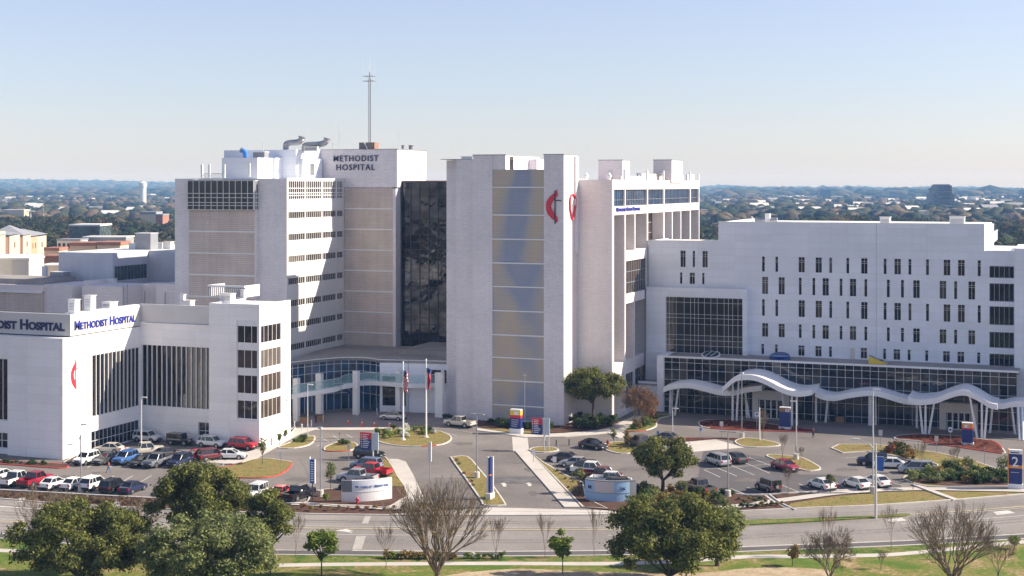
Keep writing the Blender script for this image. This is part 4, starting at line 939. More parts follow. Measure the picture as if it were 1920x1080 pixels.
# car parks and drives
lot = [(-300, 905), (0, 919), (110, 925), (262, 933), (400, 939), (545, 944), (620, 947), (700, 950), (760, 951)]
lotW = [G(*p) for p in lot]
P = lotW+[G(930, 952), G(1145, 957), G(1180, 951), G(1300, 935), G(1400, 929), G(1560, 922), G(1700, 915), G(1900, 915), G(2150, 915), (60, 259), (-68, 259), (-75, 262), (-140, 262), (-140, 201), (-176, 201), (-176, 180)]
sheet('car_park', P, .0, 'asphalt', px=False)
sheet('parking_apron', [(1300, 935), (1320, 840), (1440, 858), (1500, 890), (1560, 890), (1640, 900), (1690, 905), (1690, 915), (1560, 921), (1400, 928)], .006, 'newasphalt')
# street front: verge, concrete walk, driveway apron
sheet('apron', [(925, 951.5), (1145, 957), (1250, 958.5), (1150, 965.5), (940, 967), (700, 965.5), (830, 958)], .008, 'concrete')
strip('kerb', [(x, y) for x, y in lot[:-1]], .3, 0, 'kerb', top=.16, side=-1)
strip('drain_chute', [(46, 941), (49, 930)], .9, .01, 'concrete'); strip('drain_chute', [(222, 955), (229, 936)], .9, .01, 'concrete')
strip('path', [(545, 947), (620, 950), (700, 955), (760, 956.5), (800, 958)], 1.7, .06, 'concrete', side=1)
strip('path', [(1180, 962), (1300, 956), (1391, 952), (1450, 944), (1510, 936), (1560, 929), (1620, 924), (1672, 921), (1740, 919.5), (1830, 921), (1920, 923), (2050, 928)], 1.9, .05, 'concrete')
sheet('verge', [(1478, 951), (1482, 944), (1520, 938), (1565, 931), (1625, 925.5), (1675, 922.5), (1740, 921), (1830, 922.3), (1920, 924.3), (1925, 926), (1860, 931.6), (1750, 940), (1620, 948.5), (1540, 951.5)], .03, 'grass')
sheet('planting_bed', [(1378, 957), (1400, 952.8), (1450, 945.5), (1470, 943.5), (1474, 951.5), (1430, 955.5)], .03, 'mulch')
sheet('planting_bed', [(1375, 945), (1378, 931), (1430, 929.5), (1450, 938), (1400, 948)], .03, 'mulch'); sheet('planting_bed', [(1452, 928.5), (1560, 922), (1580, 922), (1560, 926), (1510, 932.5), (1462, 938)], .03, 'mulch')
strip('drain_chute', [(1483, 957), (1456, 944), (1433, 929)], .9, .035, 'concrete', side=-1); strip('kerb', [(1489, 957), (1462, 944), (1441, 928.5)], .2, .0, 'kerb', top=.2, side=-1)
strip('drain_chute', [(1790, 938.5), (1745, 922), (1716, 910)], .9, .055, 'concrete', side=-1); strip('kerb', [(1787, 939), (1740, 922), (1708, 909)], .25, .0, 'kerb', top=.2, side=-1)
# foreground lawn, path, verge
def bandW(a, b_): return smooth_open([G(*p) for p in a], 4)+smooth_open([G(*p) for p in b_], 4)[::-1]
pt_ = [(-100, 1029), (0, 1030), (100, 1036), (200, 1042), (400, 1054), (500, 1058), (620, 1056.5), (900, 1054.5), (1150, 1055), (1300, 1049), (1400, 1042), (1500, 1041.5), (1600, 1040), (1671, 1038), (1750, 1031), (1850, 1020.5), (1920, 1014), (2050, 1002)]
pb_ = [(x, y+6.5) for x, y in pt_]
sheet('verge', nearW+smooth_open([G(*p) for p in pt_], 4)[::-1], .08, 'greengrass', px=False)
sheet('path', bandW(pt_, pb_), .09, 'concrete', px=False)
sheet('lawn', smooth_open([G(*p) for p in pb_], 4)+[cam2w(150, 60), cam2w(-150, 60)], .07, 'lawn', px=False)
sheet('sandy_track', [(820, 1085), (960, 1068), (1100, 1073), (1300, 1076), (1400, 1067), (1500, 1066), (1560, 1075), (1480, 1100), (900, 1110)], .085, 'sand', sm=4)
# islands
island([(520, 840), (540, 832), (557, 823), (587, 818), (591, 825), (580, 835), (552, 841)], 'grass')
island([(607, 841), (620, 834), (640, 828), (665, 831), (671, 838), (657, 845.5), (615, 847)], 'grass', [(610, 660, 843, 860)])
island([(700, 813), (712, 806), (740, 804), (815, 808), (842, 816), (846.5, 825), (830, 834), (790, 838), (745, 836.5), (708, 828)], 'grass', [(785, 815, 834, 850)])
island([(395, 880), (437, 873), (485, 860), (537, 865), (548, 869), (541, 881), (522, 892), (490, 897), (440, 896.5), (400, 894)], 'grass', [(400, 560, 868, 900)])
island([(846, 861), (850, 857.5), (878, 857.5), (901, 882), (924, 910), (947, 943), (944, 948.5), (908, 948.5), (899, 936), (873, 899)], 'grass')
island([(717, 858), (730, 864), (748, 895), (766, 930), (722, 953), (580, 945), (576, 941), (591, 920.5), (640, 917.5), (700, 912), (707, 893), (700, 875)], 'mulch', sm=2)
sheet('grass_strip', [(719, 861), (729, 866), (746, 895), (757, 914), (722, 913), (709, 898), (706, 878)], .14, 'grass')
sheet('path', [(730, 862), (745, 862), (761, 867), (775, 892), (801, 947), (790, 957), (722, 955), (766, 929), (748, 894)], .10, 'concrete', top=.135)
sheet('grass_patch', [(770, 952), (799, 941), (803, 950), (790, 957)], .14, 'grass')
sheet('path', [(966, 847), (992, 847), (1088, 952), (1058, 952)], .0, 'concrete', top=.13)
sheet('crossing', [(960, 819), (989, 819), (992, 845), (962, 847)], .012, 'cream')
island([(995, 850), (1022, 869), (1060, 891), (1094, 906), (1100, 935), (1140, 955), (1092, 952), (1040, 897)], 'grass', sm=0)
sheet('planting_bed', [(1068, 928), (1090, 905), (1180, 905), (1240, 917), (1300, 918), (1390, 929), (1380, 946), (1300, 953), (1180, 961), (1100, 953)], .13, 'mulch')
strip('kerb', [(1180, 916), (1240, 918), (1300, 921), (1395, 929), (1450, 927.5), (1560, 921.5), (1640, 917)], .25, 0., 'kerb', top=.18)
island([(993, 846), (1000, 840), (1030, 838.5), (1045, 842), (1046, 846), (1020, 849)], 'grass')
# frontage of the centre tower
sheet('path', [(-200, 0)], 0, 'concrete') if False else None
sheet('pavement', [(895, 804), (960, 813), (1000, 816), (1060, 813), (1120, 808), (1150, 801), (1165, 792), (1190, 780), (1205, 782), (1185, 798), (1165, 812), (1182, 820), (1160, 822), (1140, 813), (1060, 820), (985, 821), (930, 812), (895, 808)], .0, 'concrete', top=.13)
sheet('planting_bed', [(835, 786), (895, 800), (960, 811.5), (1000, 814), (1060, 811.5), (1118, 806.5), (1148, 799.5), (1160, 790), (1150, 780), (1056, 785), (900, 775)], .10, 'mulch')
sheet('grass_strip', [(900, 804.5), (960, 812), (1010, 814.5), (1010, 811), (940, 805)], .135, 'grass')
island([(1130, 839), (1140, 831), (1180, 829), (1200, 838), (1196, 848), (1165, 851.5), (1140, 846)], 'grass')
island([(1160, 806), (1172, 801), (1195, 786), (1212, 781), (1236, 778), (1262, 779), (1240, 785), (1232, 791), (1231, 800), (1212, 807.5), (1180, 809.5)], 'greengrass', [(1170, 1212, 804, 812)])
# right drop-off
sheet('drop_off', [(1262, 779), (1920, 816), (1990, 830), (1990, 800), (1950, 790), (1250, 762)], .007, 'paving')
sheet('pavement', [(1250, 768), (1420, 775), (1600, 791), (1700, 797), (1760, 803), (1990, 818), (1990, 790), (1250, 745)], .0, 'paving', top=.12)
island([(1309, 795), (1316, 790), (1342, 787), (1406, 789.5), (1481, 802), (1526, 807), (1519, 810.5), (1444, 809), (1331, 804)], 'redmulch', [(1330, 1530, 802, 815)])
sheet('accessible_bay', [(1284, 829), (1342, 824), (1397, 839), (1297, 847.5)], .01, 'concrete')
sheet('planting_bed', [(1272, 821), (1385, 822), (1385, 826.5), (1344, 823), (1282, 828)], .08, 'redmulch')
island([(1377, 829), (1395, 822), (1430, 825), (1462, 833), (1455, 837.5), (1400, 839)], 'grass')
island([(1437, 856), (1447, 853), (1498, 857.5), (1520, 866), (1538, 877), (1535, 882), (1511, 883.5), (1485, 875), (1451, 862)], 'grass')
island([(1558, 841), (1572, 834), (1640, 834), (1700, 841), (1760, 850), (1830, 866), (1893, 888), (1900, 912), (1780, 914), (1738, 913), (1715, 908), (1692, 898), (1697, 893), (1755, 884), (1757, 872), (1740, 866), (1700, 860), (1645, 850), (1625, 847), (1580, 850)], 'grass', sm=0)
sheet('planting_bed', [(1694, 898), (1757, 886), (1760, 876), (1800, 868), (1893, 893), (1899, 911), (1780, 913), (1716, 907)], .15, 'mulch')
island([(1676, 821), (1690, 817), (1719, 815), (1790, 818), (1841, 824), (1868, 830), (1884, 846), (1879, 851), (1822, 843), (1729, 829), (1685, 825)], 'redmulch', [(1720, 1882, 826, 856)])
# left lot paving beside the wing
sheet('pavement', [(520, 838), (560, 815), (590, 806), (700, 806), (730, 801), (540, 800), (480, 840), (440, 868), (485, 858)], .008, 'concrete')
sheet('pavement', [(380, 866), (437, 870), (485, 858), (480, 842), (430, 858), (300, 845), (255, 848)], .006, 'concrete')
sheet('drop_off', [(560, 798), (700, 801), (845, 800), (860, 790), (830, 779), (740, 771), (600, 775), (553, 790)], .009, 'paving')
island([(-20, 862), (60, 868), (118, 871), (130, 876), (110, 879), (40, 874), (-20, 869)], 'mulch', [(-30, 140, 866, 885)], sm=2)
island([(118, 868), (165, 842), (178, 838), (160, 858), (128, 874)], 'mulch', sm=0)
island([(545, 806), (556, 800), (548, 812), (500, 834), (490, 838), (494, 832)], 'mulch', sm=0)
# repairs and drips in the asphalt
qq = random.Random(3)
for px, py, w_, h_ in ((870, 832, 22, 4), (560, 900, 26, 5), (1180, 880, 30, 4), (1400, 900, 26, 4), (1590, 880, 24, 5), (1250, 855, 22, 3), (470, 905, 24, 3), (120, 893, 40, 3), (1040, 925, 8, 4), (990, 880, 8, 5), (1000, 925, 10, 5), (860, 905, 12, 6), (1640, 868, 12, 3), (700, 845, 14, 3), (920, 845, 18, 4)):
    sheet('asphalt_stain', [(px+w_*math.cos(a)*qq.uniform(.6, 1.1), py+h_*math.sin(a)*qq.uniform(.6, 1.1)) for a in [k*.7 for k in range(9)]], .011, 'stain', sm=2)
for pts in ([(810, 845), (840, 858), (870, 865)], [(930, 868), (1000, 868)], [(560, 860), (575, 885), (578, 905)], [(1300, 890), (1450, 900)], [(1060, 858), (1200, 868)], [(920, 960), (1000, 959), (1140, 962)], [(480, 975), (700, 978), (900, 980)]): strip('asphalt_seam', pts, .09, .012, 'stain')
# stall lines
def stall(a, b_, w=.13): return line([a, b_], w, 'paint', .02)
for a, b_ in (((1319, 881), (1350, 895)), ((1345, 878), (1381, 893)), ((1371, 873), (1414, 891)), ((1394, 867), (1443, 888)), ((1404, 858), (1447, 874)), ((1320, 880), (1453, 870)), ((1369, 916), (1403, 930)), ((1400, 914), (1430, 924)), ((1466, 910), (1500, 924)), ((1497, 907), (1515, 915)), ((1560, 903), (1580, 912)),
              ((1332, 918), (1350, 928)), ((1587, 858.5), (1630, 855.5)), ((1606, 867), (1625, 866)), ((1624, 874), (1660, 871)), ((1640, 880), (1684, 876)), ((1664, 889), (1740, 888)), ((1650, 899), (1690, 910)), ((1716, 892), (1740, 889.5)),
              ((985, 848), (1000, 860)), ((1000, 851), (1024, 850)), ((600, 820), (616, 829)), ((624, 817), (641, 829)), ((648, 815), (660, 821)), ((593, 837), (605, 833)), ((838, 812), (856, 817)), ((866, 808), (885, 811))): stall(a, b_)
for x in (165, 205, 245, 285, 325, 365): stall((x, 877), (x+22, 863))
for x in range(0, 260, 35): stall((x+12, 908), (x+40, 892))
stall((415, 888), (420, 868)); stall((345, 880), (365, 862))
sheet('speed_hump', [(922, 893), (1010, 893), (1019, 907), (924, 907)], .02, 'patch'); poly_mark([(938, 907), (945, 905.5), (951, 909), (948, 909.5), (950, 913), (943, 912.5), (942, 909)], z=.03); poly_mark([(984, 907), (992, 905), (998, 909), (995, 909.5), (997, 912), (990, 911.5), (989, 908)], z=.03)
sheet('asphalt_band', [(810, 932), (896, 932), (902, 939), (812, 938)], .02, 'patch')
# ================================================================ VEHICLES
def paint(name, col, rough=.3, metal=.0):
    m = mat('car_paint_'+name, col, rough, metal, .04, 2., .6); m.node_tree.nodes['Principled BSDF'].inputs['Coat Weight'].default_value = .5; m.node_tree.nodes['Principled BSDF'].inputs['Coat Roughness'].default_value = .12; return m
PC = {'white': paint('white', (.78, .78, .76)), 'beige': paint('beige', (.60, .56, .48)), 'silver': paint('silver', (.46, .47, .50), .3, .3), 'grey': paint('grey', (.20, .21, .23), .3, .3),
      'charcoal': paint('charcoal', (.05, .05, .055)), 'black': paint('black', (.010, .010, .014), .22), 'red': paint('red', (.55, .02, .03)), 'darkred': paint('dark_red', (.28, .01, .03)), 'maroon': paint('maroon', (.13, .015, .02)),
      'blue': paint('blue', (.04, .13, .36)), 'navy': paint('navy', (.008, .016, .06)), 'steelblue': paint('steel_blue', (.20, .26, .38), .3, .2), 'brown': paint('dark_brown', (.04, .028, .025)), 'taupe': paint('taupe', (.16, .14, .13), .3, .2)}
M['carglass'] = mat('car_window_glass', (.012, .015, .02), .05, 0, 0, 1, .8)
M['tyre'] = mat('tyre_rubber', (.015, .015, .016), .85); M['rim'] = mat('alloy_rim', (.45, .45, .46), .3, .8)
M['headlight'] = mat('headlight_lens', (.75, .78, .80), .1); M['taillight'] = mat('tail_light_lens', (.45, .01, .01), .2); M['plastic'] = mat('black_bumper_plastic', (.02, .02, .022), .6)
def ring(x, zb, zd, w):
    h = zd-zb
    half = [(.80*w, zb), (.97*w, zb+.12*h), (w, zb+.42*h), (.985*w, zb+.70*h), (.93*w, zb+.90*h), (.82*w, zd)]
    return [(x, y, z) for y, z in half]+[(x, -y, z) for y, z in half[::-1]]
def loft(mb, rings):
    n = len(rings[0]); i0 = len(mb.v)
    for r in rings: mb.v += r
    for k in range(len(rings)-1):
        for j in range(n):
            a = i0+k*n+j; b_ = i0+k*n+(j+1) % n; mb.f.append((a, b_, b_+n, a+n)); mb.m.append(mb.k)
    mb.f.append(tuple(i0+j for j in range(n))); mb.m.append(mb.k); e = i0+(len(rings)-1)*n; mb.f.append(tuple(e+j for j in range(n-1, -1, -1))); mb.m.append(mb.k)
def frustum(mb, b0, b1, zb, r0, r1, zr, wb, wr):
    a = [(b0, -wb, zb), (b1, -wb, zb), (b1, wb, zb), (b0, wb, zb)]; c = [(r0, -wr, zr), (r1, -wr, zr), (r1, wr, zr), (r0, wr, zr)]
    i = len(mb.v); mb.v += a+c
    for f in ((4, 5, 6, 7), (0, 1, 5, 4), (1, 2, 6, 5), (2, 3, 7, 6), (3, 0, 4, 7)): mb.f.append(tuple(i+j for j in f)); mb.m.append(mb.k)
SPEC = {  # length, half width, stations (x fraction from nose, deck height), belt, cabin base x0,x1, roof x0,x1, roof z, wheel r
 'sedan': dict(L=4.75, w=.92, st=[(2.37, .62, .88), (2.25, .74, .97), (1.7, .88, 1), (.95, .97, 1), (-1.3, 1.0, 1), (-1.9, 1.02, 1), (-2.25, .96, .97), (-2.37, .70, .9)], belt=.93, cab=(1.15, -1.95, .25, -1.15, 1.45), r=.33),
 'suv': dict(L=4.7, w=.95, st=[(2.35, .72, .88), (2.25, .95, .97), (1.9, 1.04, 1), (1.0, 1.12, 1), (-1.9, 1.14, 1), (-2.25, 1.12, .98), (-2.35, .85, .92)], belt=1.08, cab=(1.2, -2.28, .5, -1.95, 1.72), r=.37),
 'minivan': dict(L=5.1, w=.98, st=[(2.55, .68, .88), (2.4, .88, .96), (1.7, 1.06, 1), (-2.2, 1.12, 1), (-2.45, 1.08, .98), (-2.55, .8, .92)], belt=1.04, cab=(1.75, -2.48, .75, -2.2, 1.74), r=.34),
 'pickup': dict(L=5.8, w=1.0, st=[(2.9, .85, .92), (2.8, 1.08, .98), (1.3, 1.18, 1), (-.95, 1.18, 1)], belt=1.12, cab=(1.35, -.95, .75, -.75, 1.85), r=.41),
 'jeep': dict(L=4.3, w=.93, st=[(2.1, .98, .62), (2.0, 1.06, .68), (.75, 1.12, .84), (.7, 1.14, .98), (-2.0, 1.14, .98), (-2.1, 1.1, .96)], belt=1.1, cab=(.75, -2.08, .55, -2.05, 1.82), r=.42)}
def mkmesh(mb, name, mats):
    me = bpy.data.meshes.new(name); me.from_pydata(mb.v, [], mb.f)
    for m in mats: me.materials.append(m)
    me.polygons.foreach_set('material_index', mb.m); me.update(); return me
def car_meshes(kind):
    s = SPEC[kind]; w = s['w']; out = {}; r = s['r']; zb = .24 if kind in ('sedan', 'minivan') else .36
    mb = MB(); loft(mb, [ring(x, zb, z, w*k) for x, z, k in s['st']])
    b0, b1, r0, r1, zr = s['cab']; wb = w*.90; wr = w*(.70 if kind == 'sedan' else .78 if kind != 'jeep' else .86); bz = s['belt']
    if kind == 'pickup':   # open bed
        mb.box(-2.9, -.95, -w*.98, -w*.86, zb+.15, 1.18); mb.box(-2.9, -.95, w*.86, w*.98, zb+.15, 1.18); mb.box(-2.92, -2.8, -w*.86, w*.86, zb+.15, 1.17); mb.box(-2.8, -.95, -w*.86, w*.86, .62, .72)
    # roof and pillars
    i = .03; mb.box(min(r0, r1)-i, max(r0, r1)+i, -wr-.02, wr+.02, zr-.02, zr+.05)
    for s_ in (-1, 1):
        for (bx_, rx_) in ((b0, r0), (b1, r1), ((b0+b1)/2-.1, (r0+r1)/2-.05)): mb.tube((bx_, s_*wb, bz), (rx_, s_*(wr+.01), zr), .055, .045, 5, False)
        if kind in ('suv', 'minivan', 'jeep'): bx_, rx_ = b0+(b1-b0)*.78, r0+(r1-r0)*.75; mb.tube((bx_, s_*wb, bz), (rx_, s_*(wr+.01), zr), .06, .05, 5, False)
        mb.box(b0-.12, b0-.32, s_*(w-.02), s_*(w+.16), bz, bz+.16)
    if kind in ('suv', 'minivan'):
        for s_ in (-1, 1): mb.tube((r0, s_*wr*.85, zr+.1), (r1, s_*wr*.85, zr+.1), .025, .025, 4)
    out['body'] = mkmesh(mb, 'body', [PC['white']])
    mb = MB(); frustum(mb, b1, b0, bz-.06, r1, r0, zr-.02, wb, wr); out['windows'] = mkmesh(mb, 'windows', [M['carglass']])
    mb = MB(); n = 14
    mb.tube((0, -.11, 0), (0, .11, 0), r, r, n); out['wheel'] = mkmesh(mb, 'wheel', [M['tyre']]); mb = MB(); mb.tube((0, -.125, 0), (0, .125, 0), r*.62, r*.62, 10); out['rim'] = mkmesh(mb, 'rim', [M['rim']])
    mb = MB(); xa, xz = s['st'][0][0], (s['st'][-1][0] if kind != 'pickup' else -2.9)
    mb.box(xa-.12, xa+.05, -w*.85, w*.85, zb-.02, zb+.24); mb.box(xz-.05, xz+.12, -w*.85, w*.85, zb-.02, zb+.22); mb.box(xz+.1, xa-.1, -w*.9, w*.9, zb-.08, zb+.02)
    mb.box(xa-.05, xa+.03, -w*.4, w*.4, zb+.28, zb+.42)
    for x in (-1, 1):
        for s_ in (-1, 1): cx_ = x*s['L']*.295; mb.tube((cx_, s_*(w-.25), r), (cx_, s_*(w+.004), r), r*1.2, r*1.2, 16)
    out['bumper'] = mkmesh(mb, 'bumper', [M['plastic']])
    mb = MB(); mb.box(-.1, .06, -.2, .2, -.07, .07); out['headlight'] = mkmesh(mb, 'headlight', [M['headlight']])
    mb = MB(); mb.box(-.05, .1, -.14, .14, -.12, .12); out['taillight'] = mkmesh(mb, 'taillight', [M['taillight']])
    if kind == 'jeep': mb = MB(); mb.k = 0; mb.tube((-2.12, 0, 1.0), (-2.34, 0, 1.0), .4, .4, 16); mb.k = 1; mb.tube((-2.3, 0, 1.0), (-2.355, 0, 1.0), .24, .24, 12); out['spare_wheel'] = mkmesh(mb, 'spare_wheel', [M['tyre'], M['rim']])
    if kind == 'pickup': mb = MB(); mb.box(-2.78, -.97, -w*.88, w*.88, 1.14, 1.19); out['bed_cover'] = mkmesh(mb, 'bed_cover', [M['plastic']])
    return out
CM = {k: car_meshes(k) for k in SPEC}
CATN = {'sedan': 'car', 'suv': 'car', 'minivan': 'car', 'pickup': 'pickup truck', 'jeep': 'car'}
def car(px, py, head, kind, col, label, group='vehicles parked around the hospital', cover=False, roofc=None):
    x, y = G(px, py)
    o = empty('parked_pickup' if kind == 'pickup' else 'parked_car', (x, y, .02), label, CATN[kind], group, math.radians(head)); s = SPEC[kind]; m = CM[kind]; w = s['w']; r = s['r']
    def ch(n, loc=(0, 0, 0), sc=1.):
        c = link(n, m[n], o, True); c.location = loc; return c
    bd = ch('body'); bd.material_slots[0].link = 'OBJECT'; bd.material_slots[0].material = PC[col]
    ch('windows'); ch('bumper')
    for sx in (-1, 1):
        for sy in (-1, 1): link('rim', m['rim'], ch('wheel', (sx*s['L']*.295, sy*(w-.1), r)), True)
    fx, fz = s['st'][0][0], s['st'][0][1]; rx = -2.9 if kind == 'pickup' else s['st'][-1][0]
    for sy in (-1, 1):
        hw = s['st'][0][2]
        ch('headlight', (fx-.02 if kind != 'jeep' else fx-.02, sy*w*hw*.72, fz-.14)); ch('taillight', (rx+.02, sy*w*.78, s['belt']-.18))
    if kind == 'jeep': ch('spare_wheel')
    if kind == 'pickup' and cover: ch('bed_cover')
    return o
P_, M_ = 0, 180
# left car park: row against the wall (side on)
car(276, 828, 0, 'suv', 'white', 'white car by the wing wall, leftmost of the side-on row against the wall')
car(338, 834, 0, 'jeep', 'black', 'boxy black off-roader parked side-on beside the wing wall')
car(397, 838, 0, 'suv', 'white', 'white SUV side-on between the boxy black off-roader and the bright red SUV')
car(456, 842, 0, 'suv', 'red', 'bright red SUV at the foot of the window block corner')
car(204, 848, 190, 'sedan', 'beige', 'cream sedan beside the wing windows, behind the slanting row')
car(273, 852, 45, 'pickup', 'beige', 'pale beige pickup half hidden behind the blue SUV')
car(314, 857, 60, 'sedan', 'brown', 'dark brown sedan behind the grey pickup of the slanting row')
car(366, 862, 250, 'sedan', 'red', 'bright red sedan in the slanting group beside the big oak')
car(397, 862, 60, 'suv', 'maroon', 'dark maroon SUV between the bright red sedan and a white hatchback')
car(433, 860, 20, 'sedan', 'white', 'white hatchback next to the grass island with the sapling')
for px, py, k, c, l in ((162, 869, 'suv', 'white', 'white SUV nosing out, leftmost of the slanting row'), (198, 868, 'sedan', 'charcoal', 'charcoal sedan between the white and the blue SUV of the slanting row'), (235, 868, 'suv', 'blue', 'light blue SUV nosing out in the middle of the slanting row'),
                        (265, 872, 'sedan', 'black', 'low black car between the light blue SUV and the grey pickup'), (295, 873, 'pickup', 'grey', 'grey pickup nosing out of the slanting row'), (337, 873, 'suv', 'navy', 'deep blue SUV at the right end of the slanting row by the oak')):
    car(px, py, -89, k, c, l)
for px, py, k, c, l, cv_ in ((3, 898, 'sedan', 'white', 'white sedan cut by the left edge of the photo', 0), (30, 908, 'pickup', 'white', 'white pickup with a black bed cover at the left edge', 1), (66, 909, 'pickup', 'darkred', 'dark red pickup beside the white one with the black bed cover', 0), (101, 914, 'sedan', 'white', 'white sedan right after the dark red pickup in the kerb row', 0),
                        (140, 915, 'sedan', 'white', 'white sedan directly left of the tall lamp in the kerb row', 0), (176, 916, 'suv', 'white', 'white hatchback just right of the tall lamp in the kerb row', 0), (213, 921, 'suv', 'black', 'tall black SUV seen from behind in the kerb row', 0), (249, 922, 'sedan', 'navy', 'dark navy sedan right of the tall black SUV', 0), (330, 925, 'sedan', 'silver', 'silver car mostly hidden behind the oak crown', 0)):
    car(px, py, 92, k, c, l, cover=bool(cv_))
car(479, 933, -86, 'jeep', 'white', 'white car with a silver bonnet facing the street beside the oak')
car(523, 933, -85, 'sedan', 'red', 'small red car between a white one and a black pickup by the kerb')
car(560, 935, 86, 'pickup', 'black', 'black pickup with an open empty bed beside the kerb corner')
# stack behind the left monument sign
car(692, 859, 0, 'suv', 'black', 'black SUV right behind the red and blue directory sign')
car(687, 880, 180, 'suv', 'steelblue', 'slate blue estate car with a roof rack beside the path')
car(697, 892, 178, 'pickup', 'red', 'red pickup with a white bed cover in the stack beside the path', cover=False)
car(670, 904, 180, 'pickup', 'silver', 'pale silver pickup in the stack above the white curved sign')
car(668, 919, 180, 'sedan', 'black', 'black sedan half hidden behind the white curved sign')
car(737, 787, 180, 'sedan', 'silver', 'silver sedan standing in the shaded drop-off behind the flagpoles')
car(862, 800, 168, 'pickup', 'beige', 'pale pickup on the drive beside the centre tower', cover=False)
# middle
car(1112, 841, -20, 'sedan', 'black', 'black sedan standing by the orange cone and bollards')
car(1055, 865, 180, 'sedan', 'brown', 'very dark sedan, rearmost of the row beside the long straight path')
car(1078, 875, 180, 'sedan', 'silver', 'silver coupe second in the row beside the long straight path')
car(1092, 885, 180, 'suv', 'charcoal', 'charcoal hatch behind the silver coupe in the row beside the path')
car(1108, 890, 2, 'pickup', 'white', 'white pickup left of the maroon pickup in the row')
car(1128, 900, 2, 'pickup', 'maroon', 'maroon pickup between two white pickups in the row')
car(1145, 910, 2, 'pickup', 'white', 'white pickup right above the blue-white curved sign')
car(1166, 920, 2, 'suv', 'black', 'black SUV tucked behind the right end of the blue-white curved sign')
car(1202, 838, -30, 'pickup', 'taupe', 'brown-grey pickup half hidden behind the round oak by the car park')
car(1247, 827, 170, 'sedan', 'taupe', 'taupe sedan peeping over the round oak')
# right car park
Q = 134.5
car(1345, 871, Q, 'minivan', 'silver', 'silver van-like SUV with a roof rack beside the dark green sedan')
car(1378, 866, Q, 'sedan', 'charcoal', 'dark green-grey sedan right of the silver van-like SUV')
car(1473, 881, -38, 'sedan', 'darkred', 'shiny red saloon beside the oval grass island')
car(1440, 921, Q, 'jeep', 'taupe', 'boxy grey off-roader with a spare wheel on its tail')
car(1312, 923, Q, 'pickup', 'taupe', 'dark grey pickup with a white load in its open bed behind the oak', cover=False)
car(1540, 916, Q, 'sedan', 'white', 'white sedan, leftmost of the pale cars at the kerb of the right car park')
car(1606, 914, Q, 'sedan', 'white', 'white sedan left of the blue banner on the lamp post')
car(1643, 910, Q, 'sedan', 'white', 'white sedan behind the blue banner on the lamp post')
car(1637, 872, 190, 'suv', 'navy', 'dark blue SUV behind the white coupe by the bank of shrubs')
car(1667, 877, 190, 'sedan', 'white', 'white coupe between the dark blue SUV and the silver minivan')
car(1718, 887, 190, 'minivan', 'silver', 'silver minivan nosing left beside the bank of shrubs')
# ================================================================ LAMPS, SIGNS, SMALL THINGS
def lamp(px, pyb, pyt, label, style='hook', base=False, col='polepaint', r=.09, dirn=1, group='lamp posts of the hospital grounds'):
    x, y = G(px, pyb); d = math.hypot(0, -x*SA+y*CA); h = (pyb-pyt)*d/F
    o = empty('lamp_post', (x, y, 0), label, 'lamp post', group)
    z0 = .9 if base else 0
    if base: MB().tube((x, y, 0), (x, y, .95), .42, .42, 14).build('concrete_base', M['kerb'], o)
    MB().tube((x, y, z0), (x, y, h), r, r*.7, 8).build('pole', M[col], o)
    if style == 'hook': B('lamp_head', M[col], o, (x, x+.95*dirn, y-.14, y+.14, h-.12, h+.02))
    elif style == 'double': B('lamp_head', M[col], o, (x-1.15, x-.15, y-.15, y+.15, h-.1, h+.04)); B('lamp_head', M[col], o, (x+.15, x+1.15, y-.15, y+.15, h-.1, h+.04)); B('arm', M[col], o, (x-.2, x+.2, y-.05, y+.05, h-.06, h))
    elif style == 'disc': MB().tube((x, y, h-.1), (x, y, h+.1), .38, .32, 14).build('lamp_head', M[col], o)
    elif style == 'street':
        MB().path([(x, y, h-.9), (x-.9*CA, y+.3, h-.1), (x-2.3*CA, y+.5, h+.35)], .06, 6).build('arm', M[col], o)
        B('lamp_head', M[col], o, (x-2.95, x-2.1, y+.35, y+.7, h+.25, h+.42)); B('signal_arm', M[col], o, (x-.9, x+.25, y-.05, y+.05, h-1.1, h-1.0))
    return o, x, y, h
lamp(265, 852, 744, 'tall pale lamp post standing among the cars at the inner corner of the clinic wing', base=False, r=.11)
lamp(152, 921, 795, 'tall lamp post on a round concrete foot in the left kerb row of cars', base=True, col='steel')
lamp(128, 868, 832, 'short thin lamp beside the sunlit clinic wall', col='fascia')
lamp(577, 824, 720, 'pale lamp post on the small wedge island by the window block', base=False, r=.08)
lamp(601, 932, 802, 'dark slender lamp post on a round concrete foot beside the left curved sign', 'disc', True, 'greymetal')
lamp(894, 897, 776, 'double-headed lamp post on a round foot in the long narrow island', 'double', True, 'greymetal')
lamp(984, 797, 703, 'pale lamp post in front of the panels painted with gold and blue reflections', 'disc', False, 'polepaint', .11)
lamp(1261, 826, 765, 'short pale lamp post at the left of the drop-off beside the russet tree', 'hook', False, 'polepaint', .10)
lamp(1365, 932, 809, 'tall grey double-headed lamp post by the dark grey pickup in the right car park', 'double', True, 'steel', .1)
lamp(1391, 822, 699, 'grey lamp post on a round foot in front of the big arched canopy', 'disc', True, 'steel', .09)
lamp(1424, 826, 764, 'short thick white post on the grass island below the big arched canopy', 'none', False, 'whitepaint', .13)
lamp(1493, 862, 752, 'tall pale lamp post on a round foot on the oval grass island', 'hook', True, 'polepaint', .1, -1)
lamp(1637, 925, 729, 'very tall pale lamp post on a big round foot behind the street light', 'hook', True, 'polepaint', .12)
lamp(1642, 972, 832, 'thick street light with a slanting arm on the median', 'street', False, 'polepaint', .17)
lamp(507, 1078, 1045, 'dark path lamp under the lower left oak', 'disc', False, 'darkpole', .07)
